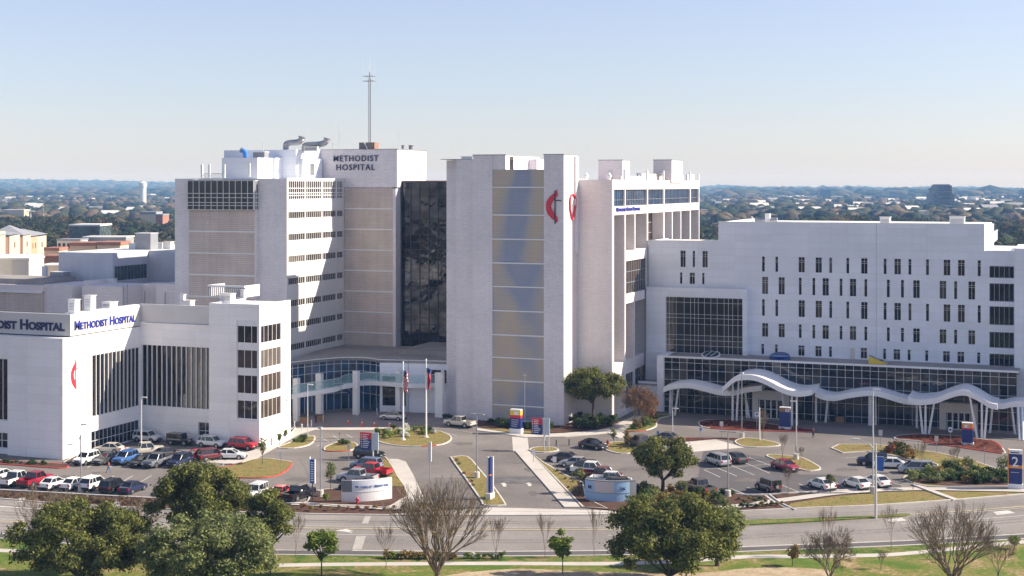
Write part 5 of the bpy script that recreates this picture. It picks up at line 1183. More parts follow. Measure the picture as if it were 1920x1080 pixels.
lamp(806, 945, 838, 'slender grey post with a narrow head between the path and the narrow island', 'none', False, 'greymetal', .06)
x, y = G(806, 945); 
o = bpy.data.objects['lamp_post.015'] if 'lamp_post.015' in bpy.data.objects else None
if o: B('lamp_head', M['fascia'], o, (x-.22, x+.22, y-.1, y+.1, 5.6, 8.2))
def frame(px, py): x, y = G(px, py); return x, y
TH = -YAW*0+math.radians(0)
def board(o, x, y, w, z0, z1, m, name='panel', t=.25, ang=YAW*0):
    return B(name, M[m], o, (x-w/2, x+w/2, y-t/2, y+t/2, z0, z1))
# red and blue directory signs
def directory(px, pyb, pyt, pyp, w, label):
    x, y = G(px, pyb); d = -x*SA+y*CA; h = (pyb-pyt)*d/F; z0 = (pyb-pyp)*d/F
    o = empty('directory_sign', (x, y, 0), label, 'sign')
    B('post', M['polepaint'], o, (x+w*.30, x+w*.30+.22, y-.1, y+.1, 0, h)); B('post', M['polepaint'], o, (x+w*.62, x+w*.62+.1, y+.3, y+.4, 0, h-.2))
    zm = z0+(h-z0)*.62
    B('upper_panel', M['red'], o, (x-w*.62, x+w*.2, y-.16, y+.0, zm, h)); B('lower_panel', M['navy'], o, (x-w*.62, x+w*.2, y-.16, y+.0, z0, zm)); B('side_panel', M['rail2'], o, (x+w*.2, x+w*.75, y+.0, y+.12, z0, h+.05))
    mb = MB(); rr = random.Random(px)
    for k in range(8):
        z = h-.3-(h-z0-.4)*k/8; mb.box(x-w*.55, x-w*.48, y-.175, y-.161, z-.06, z+.06); mb.box(x-w*.42, x-w*.42+w*rr.uniform(.3, .55), y-.175, y-.161, z-.05, z+.05)
    mb.build('lettering_lines', M['whitepaint'], o); return o
M['rail2'] = mat('pale_blue_sign_side', (.50, .60, .66), .4)
directory(691, 862, 811, 843, 2.2, 'red over blue directory sign on posts above the black SUV')
directory(1012, 845, 784, 815, 2.2, 'red over blue directory sign on posts in front of the centre tower pier')
def pylon(px, pyb, pyt, w, bands, label, txt=None, base=.7, t=.9, base_c='whitepaint'):
    x, y = G(px, pyb); d = -x*SA+y*CA; h = (pyb-pyt)*d/F
    o = empty('pylon_sign', (x, y, 0), label, 'sign'); B('plinth', M[base_c], o, (x-w/2-.12, x+w/2+.12, y-t/2-.1, y+t/2+.1, 0, base))
    for a, c, m in bands: B('panel', M[m], o, (x-w/2, x+w/2, y-t/2, y+t/2, base+(h-base)*a, base+(h-base)*c))
    return o, x, y-t/2, h
o, x, y, h = pylon(968, 813, 767, 1.9, [(0, .55, 'navy'), (.55, .7, 'red'), (.7, .93, 'yellow'), (.93, 1, 'whitepaint')], 'pylon sign banded blue, red and yellow at the foot of the centre tower', base=.9)
B('lettering_lines', M['whitepaint'], o, *[(x-.7, x+.3+.12*k, y-.03, y-.002, 1.3+.35*k, 1.36+.35*k) for k in range(4)], (x-.2, x+.6, y-.03, y-.002, h*.79, h*.9))
o, x, y, h = pylon(1472, 805, 763, 1.8, [(0, .76, 'navy'), (.76, .96, 'brown'), (.96, 1, 'whitepaint')], 'dark blue pylon sign with a brown top under the big arched canopy', base=.5)
B('white_mark', M['whitepaint'], o, (x+.15, x+.75, y-.03, y-.002, h*.80, h*.92)); B('dark_mark', M['darkpole'], o, (x+.35, x+.55, y-.05, y-.031, h*.83, h*.89))
o, x, y, h = pylon(1814, 834, 792, 1.7, [(0, .66, 'navy'), (.66, .74, 'red'), (.74, .96, 'orange'), (.96, 1, 'whitepaint')], 'blue pylon sign with an orange top in the red bed near the second entrance', base=.4)
B('white_mark', M['whitepaint'], o, (x-.45, x+.3, y-.03, y-.002, h*.78, h*.91)); B('dark_mark', M['darkpole'], o, (x+.05, x+.22, y-.05, y-.031, h*.82, h*.88))
# number pylon
o, x, y, h = pylon(1904, 916, 843, 1.75, [(0, .46, 'navy'), (.46, .55, 'orange'), (.55, .88, 'navy'), (.88, 1, 'whitepaint')], 'tall dark blue pylon sign with a large white number 2 at the right edge', base=.7, t=.7)
text('2', 1.9, (x-.45, y-.03, h*.58), 'v', M['whitepaint'], o, bold=.01); B('name_line', M['letters'], o, (x-.65, x+.45, y-.03, y-.002, h*.92, h*.945))
B('lettering_lines', M['whitepaint'], o, (x-.6, x+.5, y-.03, y-.002, h*.42, h*.42+.05)); B('side_fin', M['orange'], o, (x-1.0, x-.9, y-.1, y+.8, .7, h+.1))
# slim signs
x, y = G(919, 936); d = -x*SA+y*CA
o = empty('slim_pylon', (x, y, 0), 'tall narrow dark sign seen almost edge-on at the tip of the long narrow island', 'sign')
B('plinth', M['fascia'], o, (x-.35, x+.35, y-.8, y+.8, 0, .9)); B('panel', M['navy'], o, (x-.12, x+.12, y-.35, y+.35, .9, 5.6)); B('post', M['polepaint'], o, (x-.38, x-.13, y-.35, y+.0, .9, 5.7), (x+.13, x+.38, y+.1, y+.4, .9, 5.7)); B('top_band', M['orange'], o, (x-.14, x+.14, y-.36, y+.36, 3.2, 3.35))
x, y = G(586, 940)
o = empty('banner_sign', (x, y, 0), 'slim blue banner sign with white writing on a dark post beside the kerb', 'sign')
MB().tube((x, y, 0), (x, y, 2.6), .07, .07, 6).build('post', M['darkpole'], o); B('panel', M['blue'], o, (x-.35, x+.35, y-.08, y+.08, 2.4, 5.6)); B('edge', M['whitepaint'], o, (x-.42, x-.352, y-.1, y+.1, 2.3, 5.9), (x+.352, x+.40, y-.1, y+.1, 2.4, 5.6))
B('lettering_lines', M['whitepaint'], o, *[(x-.22, x+.22, y-.1, y-.081, 2.7+.3*k, 2.85+.3*k) for k in range(9)])
x, y = G(1643, 922)
o = empty('lamp_banner', (x, y, 3), 'blue banner hanging from the tall lamp post in the right car park', 'banner'); B('cloth', M['blue'], o, (x-.1, x+1.05, y-.5, y-.44, 3.0, 4.9)); B('rod', M['polepaint'], o, (x-.3, x+1.1, y-.49, y-.45, 4.9, 4.98), (x-.3, x+1.1, y-.49, y-.45, 2.92, 3.0))
# curved monument signs
def monument(px0, px1, pyb, hh, label, side, txt, cols):
    a = Vector(G(px0, pyb[0])); c = Vector(G(px1, pyb[1])); mid = (a+c)/2; d = c-a; n = Vector((d.y, -d.x)).normalized()
    P = []
    for k in range(17):
        t = k/16; P.append(a.lerp(c, t)+n*(4*t*(1-t)*d.length*(.12 if px0 < 1000 else .17)))
    o = empty('monument_sign', (mid.x, mid.y, 0), label, 'sign')
    for nm, m, i0, i1, z0, z1, th in cols:
        mb = MB()
        for k in range(i0, i1):
            p, q = P[k], P[k+1]; m0 = n*th
            mb.prism([tuple(p+m0), tuple(q+m0), tuple(q-n*.5), tuple(p-n*.5)], z0, z1)
        mb.build(nm, M[m], o)
    # letters follow the curve
    s, k0, k1, z, sz, lm = txt; L = [(P[i+1]-P[i]).length for i in range(16)]; s0 = sum(L[:k0]); s1 = sum(L[:k1])
    for i, ch_ in enumerate(s):
        if ch_ == ' ': continue
        t = s0+(s1-s0)*(i+.0)/len(s); j = 0; acc = 0
        while j < 15 and acc+L[j] < t: acc += L[j]; j += 1
        p = P[j].lerp(P[j+1], (t-acc)/L[j]); dd = (P[j+1]-P[j]); up = ch_ == ch_.upper()
        pf = p+n*.06
        text(ch_.upper(), sz if up else sz*.78, (pf.x, pf.y, z), math.atan2(dd.y, dd.x), M[lm], o, ext=.03, bold=.02, name='letter')
    return o
M['signwhite'] = mat('sign_face_white', (.72, .76, .80), .4); M['signblue'] = mat('sign_face_pale_blue', (.30, .46, .66), .4); M['signgrey'] = mat('sign_end_grey', (.17, .18, .20), .5); M['signstone'] = mat('sign_face_stone', (.55, .50, .50), .6)
monument(641, 735, (942, 936), 3, 'white curved monument sign with a grey end and blue lettering left of the entrance drive', 1, ('Methodist Hospital', 4, 15, 1.95, .42, 'blue'),
         [('lower_wall', 'whitepaint', 0, 16, 0, 1.35, 0), ('ledge', 'fascia', 0, 16, 1.35, 1.42, .04), ('panel', 'signwhite', 3, 16, 1.42, 2.9, 0), ('end_block', 'signgrey', 0, 3, 1.42, 2.9, 0)])
monument(1097, 1193, (938, 940), 3, 'pale blue and stone curved monument sign with a dark end right of the entrance drive', 1, ('Me            tal', 1, 13, 1.7, .6, 'letters'),
         [('lower_wall', 'signblue', 0, 14, 0, 1.2, 0), ('ledge', 'signgrey', 0, 14, 1.2, 1.25, .04), ('panel', 'signblue', 0, 3, 1.25, 2.75, 0), ('stone_panel', 'signstone', 3, 9, 1.25, 2.75, .01), ('panel', 'signblue', 9, 14, 1.25, 2.75, 0), ('end_block', 'signgrey', 14, 16, 0, 2.75, 0), ('cap', 'signgrey', 0, 16, 2.75, 2.86, .05)])
# flagpoles
def flag(px, pyb, pyt, label, us):
    x, y = G(px, pyb); d = -x*SA+y*CA; h = (pyb-pyt)*d/F
    o = empty('flagpole', (x, y, 0), label, 'flagpole')
    MB().tube((x, y, 0), (x, y, h), .16, .08, 10).build('pole', M['whitepaint'], o); MB().tube((x, y, h), (x, y, h+.25), .14, .02, 8).build('finial', M['trim'], o); MB().tube((x, y, 0), (x, y, .3), .42, .34, 12).build('base', M['trim'], o)
    f = empty('flag', (x+.1, y, h-4.2), 'limp '+('red, white and blue striped' if us else 'red and white')+' flag hanging on the '+('left' if us else 'right')+' flagpole', 'flag')
    n = 10; mats = [M['flagred'], M['whitepaint'], M['navy']]; mb = MB(); zt, zb_ = h-1.2, h-4.6
    wd = .75 if us else .65
    for i in range(n):
        for j in range(13):
            z0 = zb_+(zt-zb_)*j/13; z1 = zb_+(zt-zb_)*(j+1)/13
            fx = lambda i_, z: (x+.12+wd*i_/n*(1-.15*math.sin(z*3)), y+.16*math.sin(i_*1.9+z*1.2), z-.35*i_/n)
            if us: mb.k = 2 if (j > 8 and i < 6) else (0 if (i+j) % 2 else 1)
            else: mb.k = 2 if j > 9 else (0 if i > 2 else 1)
            mb.poly([fx(i, z0), fx(i+1, z0), fx(i+1, z1), fx(i, z1)])
    mb.build('cloth', mats, f)
M['flagred'] = mat('flag_red_cloth', (.60, .03, .05), .8)
flag(756, 826, 680, 'left of the two white flagpoles on the planted island', True); flag(799, 821, 675, 'right of the two white flagpoles on the planted island', False)
# bollards, cones, hydrants, small signs
def simple(name, px, py, label, cat, parts, group=None):
    x, y = G(px, py); o = empty(name, (x, y, 0), label, cat, group)
    for nm, m, fn in parts: mb = MB(); fn(mb, x, y); mb.build(nm, M[m], o)
    return o
for px, py in ((566, 808), (552, 803), (584, 801), (606, 791), (671, 780), (707, 778)):
    simple('bollard', px, py, 'short pale bollard beside the left entrance canopy', 'bollard', [('post', 'polepaint', lambda mb, x, y: mb.tube((x, y, 0), (x, y, 1.1), .1, .1, 8)), ('cap', 'trim', lambda mb, x, y: mb.tube((x, y, 1.1), (x, y, 1.2), .12, .08, 8))], 'bollards at the left entrance')
for px, py in ((1291, 774), (1317, 775), (1346, 776), (1567, 785), (1588, 788), (1661, 790), (1692, 796), (1517, 780), (1879, 806)):
    simple('bollard', px, py, 'thin pale bollard along the glass front of the pavilion', 'bollard', [('post', 'polepaint', lambda mb, x, y: mb.tube((x, y, 0), (x, y, 1.5), .08, .08, 8))], 'bollards along the glass front')
for px, py in ((1043, 836), (1067, 835), (1023, 838)):
    simple('bollard', px, py, 'dark bollard beside the red and blue directory sign on the drive', 'bollard', [('post', 'darkpole', lambda mb, x, y: mb.tube((x, y, 0), (x, y, 1.), .1, .1, 8))], 'dark bollards on the drive')
cone = [('cone', 'orangec', lambda mb, x, y: mb.tube((x, y, .05), (x, y, .9), .24, .05, 10)), ('foot', 'orangec', lambda mb, x, y: mb.box(x-.3, x+.3, y-.3, y+.3, 0, .06)), ('stripe', 'whitepaint', lambda mb, x, y: mb.tube((x, y, .5), (x, y, .65), .155, .12, 10))]
M['orangec'] = mat('orange_cone_plastic', (.75, .13, .03), .6)
for px, py in ((653, 795), (679, 798), (702, 799), (731, 800)): simple('traffic_cone', px, py, 'orange traffic cone in the shaded drop-off behind the flag island', 'traffic cone', cone, 'cones in the drop-off')
simple('traffic_cone', 1090, 834, 'orange traffic cone behind the black sedan', 'traffic cone', cone)
hyd = [('barrel', 'red', lambda mb, x, y: mb.tube((x, y, 0), (x, y, .75), .17, .15, 10)), ('bonnet', 'red', lambda mb, x, y: mb.tube((x, y, .75), (x, y, .95), .18, .05, 10)), ('nozzle', 'red', lambda mb, x, y: mb.tube((x-.3, y, .55), (x+.3, y, .55), .09, .09, 8))]
simple('fire_hydrant', 1139, 836, 'red fire hydrant on the island beside the black sedan', 'fire hydrant', hyd); simple('fire_hydrant', 670, 945, 'red fire hydrant in front of the white curved sign', 'fire hydrant', hyd)
def roadsign(px, pyb, pyt, label, m='whitepaint', w=.6, hh=.8, post='greymetal', red=False):
    x, y = G(px, pyb); d = -x*SA+y*CA; h = (pyb-pyt)*d/F; o = empty('road_sign', (x, y, 0), label, 'sign')
    MB().tube((x, y, 0), (x, y, h-.02), .045, .045, 6).build('post', M[post], o); B('plate', M[m], o, (x-w/2, x+w/2, y-.06, y-.05, h-hh, h))
    if red: B('marking', M['blue'], o, (x-w*.28, x+w*.28, y-.075, y-.061, h-hh*.75, h-hh*.25))
    return o
roadsign(527, 878, 847, 'small white sign on the grass island with the sapling'); roadsign(654, 866, 832, 'small sign post beside the small triangular island', 'fascia'); roadsign(637, 830, 811, 'thin dark sign post at the stall markings', 'greymetal', .3, .3)
roadsign(1314, 824, 801, 'blue accessible parking sign left of its twin above the pale bays', 'rail2', .55, .7, red=True); roadsign(1234, 822, 807, 'blue accessible parking sign above the taupe sedan', 'rail2', .5, .7, red=True); roadsign(1353, 820, 790, 'greenish sign in the red bed left of the big arched canopy', 'fascia', .6, .8)
roadsign(1651, 842, 806, 'pale double sign in front of the shaded forecourt', 'cream', .6, .9); roadsign(1756, 850, 817, 'pale sign on the kerb of the grass bank', 'cream', .6, .9); roadsign(1782, 832, 801, 'white sign with a blue mark beside the orange-topped pylon', 'whitepaint', .6, .8, red=True); roadsign(1846, 872, 838, 'thin pole sign on the grass bank near the second bed', 'fascia', .2, .3)
roadsign(1000, 868, 843, 'low white post marker left of the very dark sedan'); roadsign(1040, 882, 856, 'white post marker between the straight path and the parked row'); roadsign(1419, 806, 773, 'white round sign in front of the big arched canopy', 'whitepaint', .7, .7, red=True)
simple('utility_box', 1898, 808, 'pale square utility box beside the last canopy columns', 'utility box', [('box', 'fascia', lambda mb, x, y: mb.box(x-.9, x+.9, y-.6, y+.6, 0, 1.3)), ('lid', 'trim', lambda mb, x, y: mb.box(x-.95, x+.95, y-.65, y+.65, 1.3, 1.38))])
for px, py, lab in ((600, 790, 'dark valet stand under the left entrance canopy'), (571, 793, 'brown reception podium at the left entrance'), (1575, 792, 'dark bench by the glass front between the canopies')):
    simple('stand', px, py, lab, 'stand', [('cabinet', 'brown', lambda mb, x, y: mb.box(x-.7, x+.7, y-.4, y+.4, 0.02, 1.1)), ('top', 'darkpole', lambda mb, x, y: mb.box(x-.8, x+.8, y-.5, y+.5, 1.1, 1.2))])
# ---------------------------------------------------------------- people
def person(px, py, head, label, top, leg, hair=(.03, .02, .015), stride=.32):
    x, y = G(px, py)
    J = [('pelvis', (0, 0, .95), .15), ('waist', (0, 0, 1.1), .14), ('chest', (.02, 0, 1.33), .175), ('neckb', (.02, 0, 1.47), .075), ('neck', (.03, 0, 1.53), .06), ('head', (.045, 0, 1.63), .10), ('crown', (.04, 0, 1.74), .075),
         ('hl', (.0, .1, .9), .105), ('kl', (stride*.55, .1, .5), .07), ('al', (stride, .1, .09), .045), ('tl', (stride+.17, .1, .05), .035),
         ('hr', (.0, -.1, .9), .105), ('kr', (-stride*.1, -.1, .49), .07), ('ar', (-stride*.9, -.1, .12), .045), ('tr', (-stride*.9+.16, -.1, .04), .035),
         ('sl', (.02, .19, 1.42), .07), ('el', (-.06, .25, 1.13), .05), ('wl', (.08, .25, .90), .035), ('fl', (.11, .24, .80), .032),
         ('sr', (.02, -.19, 1.42), .07), ('er', (-.02, -.25, 1.13), .05), ('wr', (.18, -.24, .94), .035), ('fr', (.24, -.23, .86), .032)]
    E_ = [(0, 1), (1, 2), (2, 3), (3, 4), (4, 5), (5, 6), (0, 7), (7, 8), (8, 9), (9, 10), (0, 11), (11, 12), (12, 13), (13, 14), (2, 15), (15, 16), (16, 17), (17, 18), (2, 19), (19, 20), (20, 21), (21, 22)]
    me = bpy.data.meshes.new('person'); me.from_pydata([j[1] for j in J], E_, []); o = bpy.data.objects.new('tmp', me); COL.objects.link(o)
    sk = o.modifiers.new('s', 'SKIN'); ss = o.modifiers.new('u', 'SUBSURF'); ss.levels = 1; ss.render_levels = 1
    for i, j in enumerate(J): me.skin_vertices[0].data[i].radius = (j[2], j[2]*(1.25 if j[0] in ('chest', 'waist') else 1))
    me.skin_vertices[0].data[0].use_root = True; bpy.context.view_layer.update()
    m2 = bpy.data.meshes.new_from_object(o.evaluated_get(bpy.context.evaluated_depsgraph_get())); bpy.data.objects.remove(o)
    m2.materials.clear()
    for m in (top, leg, mat('skin', (.42, .24, .17), .6), mat('hair', hair, .7), M['black']): m2.materials.append(m)
    for p in m2.polygons:
        c = p.center; p.material_index = 4 if c.z < .1 else 1 if c.z < .98 and abs(c.y) < .2 else (3 if (c.z > 1.68 or (c.z > 1.58 and c.x < .02)) else 2 if (c.z > 1.49 or (c.z < .95 and abs(c.y) > .2)) else 0); p.use_smooth = True
    r = link('person', m2); r.location = (x, y, .01); r.rotation_euler[2] = math.radians(head); tag(r, label, 'person'); return r
person(204, 886.5, -170, 'person in a brown top and blue jeans walking across the left car park', mat('brown_top', (.25, .07, .05), .8), mat('jeans', (.06, .13, .30), .8))
person(592, 794, -60, 'person in dark clothes standing under the left entrance canopy', mat('dark_top', (.015, .015, .03), .8), mat('dark_trousers', (.02, .02, .03), .8), stride=.08)
person(1525, 821, 150, 'person in dark clothes standing at the tip of the red bed', mat('black_jacket', (.01, .01, .015), .8), mat('black_trousers', (.01, .01, .02), .8), stride=.1)
# ================================================================ VEGETATION
rs = np.random.RandomState(11)
def leaf_cloud(clumps, n, size, flat=.75):
    """leaf-sized quads spread through clumps (x,y,z,r)"""
    C = np.array(clumps); w = C[:, 3]**2; idx = rs.choice(len(C), n, p=w/w.sum())
    d = rs.normal(size=(n, 3)); d /= np.linalg.norm(d, axis=1)[:, None]; r = rs.uniform(.35, 1.0, n)**.6*(1+.28*rs.normal(size=n))
    P = C[idx, :3]+d*(C[idx, 3]*r)[:, None]*np.array([1, 1, flat])
    nrm = d+rs.normal(size=(n, 3))*.7+np.array([0, 0, .35]); nrm /= np.linalg.norm(nrm, axis=1)[:, None]
    t = np.cross(nrm, rs.normal(size=(n, 3))); t /= np.linalg.norm(t, axis=1)[:, None]; b_ = np.cross(nrm, t)
    s = (size*rs.uniform(.5, 1.6, n))[:, None]
    V = np.stack([P-t*s-b_*s*.55, P+t*s*.2-b_*s*.7, P+t*s+b_*s*.55, P-t*s*.2+b_*s*.7], 1).reshape(-1, 3)
    return V, np.arange(4*n).reshape(n, 4)
def crown_clumps(w, d, z0, z1, k, r, seed):
    q = random.Random(seed); out = []; zc = (z0+z1)/2; hz = (z1-z0)/2
    while len(out) < k:
        x, y, z = [q.uniform(-1, 1) for _ in range(3)]; m = x*x+y*y+z*z
        if m > 1 or m < .18 or (z < -.45 and q.random() < .6): continue
        rr = r*q.uniform(.65, 1.25); out.append((x*(w/2-rr*.6), y*(d/2-rr*.6), zc+z*(hz-rr*.5), rr))
    return out
def limb(mb, pts, r0, r1, n=6):
    for i in range(len(pts)-1):
        t0, t1 = i/(len(pts)-1), (i+1)/(len(pts)-1); mb.tube(pts[i], pts[i+1], r0+(r1-r0)*t0, r0+(r1-r0)*t1, n, False)
def leafy_meshes(w, h, z0, k, r, n, leaf, lm, seed, trunk_r=.3, stems=1, lean=0.):
    cl = crown_clumps(w, w*.9, z0, h, k, r, seed); V, Fq = leaf_cloud(cl, n, leaf); cm = npmesh('crown', V, Fq, [M[lm]])
    mb = MB(); q = random.Random(seed+5)
    for s in range(stems):
        bx, by = (q.uniform(-.25, .25), q.uniform(-.25, .25)) if stems > 1 else (0, 0); fork = (bx*2+lean, by*2, z0*.9)
        limb(mb, [(bx, by, -.2), (bx*1.4+lean*.4, by*1.4, z0*.5), fork], trunk_r, trunk_r*.75, 8)
        for c in q.sample(cl, min(len(cl), 9 if stems == 1 else 4)):
            m = ((fork[0]+c[0])/2+q.uniform(-.3, .3), (fork[1]+c[1])/2, fork[2]+(c[2]-fork[2])*.6); limb(mb, [fork, m, c[:3]], trunk_r*.5, .05, 5)
    return cm, mkmesh(mb, 'trunk', [M['bark']])
def place_tree(name, x, y, meshes, label, cat='tree', group=None, rz=0., sc=1., z=0.):
    o = empty(name, (x, y, z), label, cat, group, rz); o.scale = (sc, sc, sc)
    for me in meshes: link(me.name.split('.')[0], me, o, True)
    return o
def oak(px, py, w, h, z0, k, r, n, leaf, lm, seed, label, name='live_oak', **kw):
    x, y = G(px, py); return place_tree(name, x, y, leafy_meshes(w, h, z0, k, r, n, leaf, lm, seed, **kw), label)
oak(150, 1098, 15.5, 8.9, .9, 120, 1.0, 52000, .11, 'oak', 1, 'dark green live oak at the lower left corner, with its trunk showing', trunk_r=.35)
oak(372, 1040, 12.5, 10.4, 2.2, 110, .95, 46000, .11, 'oak', 2, 'upper live oak covering the kerb row of cars right of the lower left one')
oak(395, 1128, 15., 9.0, 1.2, 130, 1.0, 58000, .11, 'oakpale', 3, 'pale grey-green live oak in the left foreground, nearest the camera')
oak(500, 1055, 6.2, 8.4, 1.5, 44, .85, 18000, .11, 'oak', 4, 'narrow live oak at the right of the left foreground group')
oak(245, 1048, 5.5, 5.5, 1.5, 14, 1.1, 7000, .11, 'oak', 44, 'small thin-leaved tree between the two dark oaks at the lower left')
oak(1255, 1100, 14.6, 9.9, 1.2, 140, 1.0, 62000, .11, 'oak', 5, 'large broad live oak at the bottom of the photo right of centre')
oak(1345, 1062, 6.5, 7.6, 1.2, 34, .8, 10000, .12, 'oakpale', 55, 'thin grey-green tree behind the right side of the large broad oak')
oak(1243, 922, 9.6, 7.9, 1.7, 80, .8, 30000, .11, 'oak', 6, 'round live oak with a dark trunk between the two car parks', trunk_r=.3)
oak(1112, 796, 11.0, 10.2, 4.0, 72, .95, 26000, .13, 'oak', 7, 'broad live oak in front of the centre tower and niche wing', trunk_r=.28)
x, y = G(603, 1083); place_tree('young_tree', x, y, leafy_meshes(4.3, 5.4, 1.9, 26, .55, 3400, .13, 'young', 8, .09), 'young bright green broadleaf tree by the foreground path')
x, y = G(1055, 1077); place_tree('young_tree', x, y, leafy_meshes(2.9, 4.8, 1.6, 18, .5, 3600, .11, 'young', 9, .07), 'small rounded yellow-green tree by the foreground path')
# twiggy trees
def branchy(h, w, seed, depth=6, trunk_r=.2, spread=.55, first=.22, kids=3, tw=.012, lift=.25, fork=4):
    q = random.Random(seed); mb = MB()
    def grow(p, d, L, r, lv):
        if lv == 0 or L < .12: return
        e = p+d*L; mid = p+d*L*.5+Vector((q.gauss(0, .06), q.gauss(0, .06), q.gauss(0, .04)))*L
        n = 6 if lv > depth-2 else 4 if lv > 2 else 3
        mb.tube(p, mid, r, r*.85, n, False); mb.tube(mid, e, r*.85, max(r*.66, tw), n, False)
        for k in range(kids if lv > 1 else 2):
            a = Vector((q.gauss(0, 1), q.gauss(0, 1), q.gauss(0, .6))); a = (a-a.dot(d)*d).normalized()
            nd = (d+a*q.uniform(spread*.5, spread*1.4)+Vector((0, 0, lift*.5))).normalized()
            grow(e if k < 2 else p.lerp(e, q.uniform(.35, .85)), nd, L*q.uniform(.62, .86), max(r*.58, tw), lv-1)
    mb.tube((0, 0, -.2), (0, 0, h*first*.45), trunk_r*1.15, trunk_r, 8, False)
    for k in range(fork):
        a = 2*math.pi*(k+q.random()*.6)/fork; d = Vector((math.cos(a)*w/h*.62, math.sin(a)*w/h*.55, 1)).normalized(); grow(Vector((0, 0, h*first*.4)), d, h*.24, trunk_r*.42, depth)
    V = np.array(mb.v); top = V[:, 2].max(); ww = (V[:, 0].max()-V[:, 0].min()); V[:, 2] *= h/top; V[:, :2] *= w/ww
    mb.v = [tuple(v) for v in V]; return mkmesh(mb, 'branches', [M['twig']])
def bare(px, py, h, w, seed, label, name='bare_tree', leaves=None, **kw):
    x, y = G(px, py); me = branchy(h, w, seed, **kw); o = place_tree(name, x, y, [me], label)
    if leaves:
        lm, n, size = leaves; V = np.empty(len(me.vertices)*3, np.float32); me.vertices.foreach_get('co', V); V = V.reshape(-1, 3); V = V[V[:, 2] > h*.3]
        cl = V[rs.choice(len(V), min(len(V), 400))]; cl = [(*c, .28) for c in cl]; LV, LF = leaf_cloud(cl, n, size); link('leaves', npmesh('leaves', LV, LF, [M[lm]]), o, True)
    return o
bare(820, 1090, 11.8, 12.6, 21, 'large leafless vase-shaped tree in the middle foreground', depth=6, trunk_r=.34, fork=12, first=.12, spread=.40, lift=.3, leaves=('goldleaf', 900, .05), tw=.014)
bare(1556, 1098, 6.2, 7.2, 22, 'leafless low spreading tree at the bottom right', depth=7, trunk_r=.2, fork=5, first=.24, tw=.013)
bare(1785, 1108, 9.8, 10.4, 23, 'large leafless tree near the bottom right corner', depth=6, trunk_r=.28, fork=10, first=.16, spread=.45, tw=.013)
bare(1872, 1092, 5.2, 4.6, 24, 'small leafless tree right of the large one in the bottom right corner', depth=6, trunk_r=.12, fork=3, first=.35)
bare(88, 1078, 10., 8.4, 25, 'leafless tree rising behind the lower left oak', depth=6, trunk_r=.22, fork=6, first=.26, tw=.013)
bare(262, 1010, 5.0, 6.0, 26, 'leafless scrubby tree between the two left oaks', depth=6, trunk_r=.12, fork=4, first=.2)
bare(1196, 806, 7.9, 7.4, 27, 'russet crepe myrtle with several pale stems beside the niche wing', name='crepe_myrtle', depth=7, trunk_r=.14, fork=7, first=.18, leaves=('rustleaf', 2600, .09), tw=.016)
bare(1210, 800, 6.4, 5.4, 28, 'reddish crepe myrtle behind the russet one, next to the drop-off', name='crepe_myrtle', depth=6, trunk_r=.12, fork=5, first=.2, leaves=('rustleaf', 2200, .10), tw=.016)
for i, (px, py, pt, w, lab) in enumerate(((555, 1046, 958, 1.8, 'thin bare sapling on the verge beside the narrow oak'), (724, 1068, 975, 2.6, 'bare sapling left of the large vase-shaped tree'), (930, 1050, 962, 2.6, 'bare sapling just right of the large vase-shaped tree'), (1022, 1049, 955, 2.2, 'bare sapling left of the yellow-green tree'),
                                        (1114, 1046, 948, 1.8, 'tall thin bare sapling left of the large broad oak'), (1553, 1046, 948, 2.4, 'slim bare sapling rising behind the low spreading tree'), (1671, 1033, 940, 2.6, 'bare sapling on the verge between the two large leafless trees'), (1652, 1068, 1030, 1.3, 'tiny bare sapling on the lawn below the street light'),
                                        (1467, 862, 812, 1.7, 'slim pinkish bare tree behind the red saloon'), (1500, 873, 835, 1.6, 'small bare tree beside the lamp on the oval island'), (1478, 930, 872, 1.6, 'thin bare sapling in the mulch by the boxy grey off-roader'), (1729, 886, 822, 2.2, 'leafless sapling on the grass bank above the silver minivan'),
                                        (1793, 890, 832, 2.2, 'leafless sapling on the grass bank beside the second bed'), (1430, 822, 765, 2., 'slim leafless tree beside the short thick white post'), (1111, 952, 935, 1., 'tiny bare sapling under the pale blue curved sign'))):
    d = F*H/(py-HY); bare(px, py, (py-pt)*d/F, w, 40+i, lab, name='bare_sapling', depth=5, trunk_r=.055, fork=3, first=.45, spread=.45, lift=.6, tw=.011)
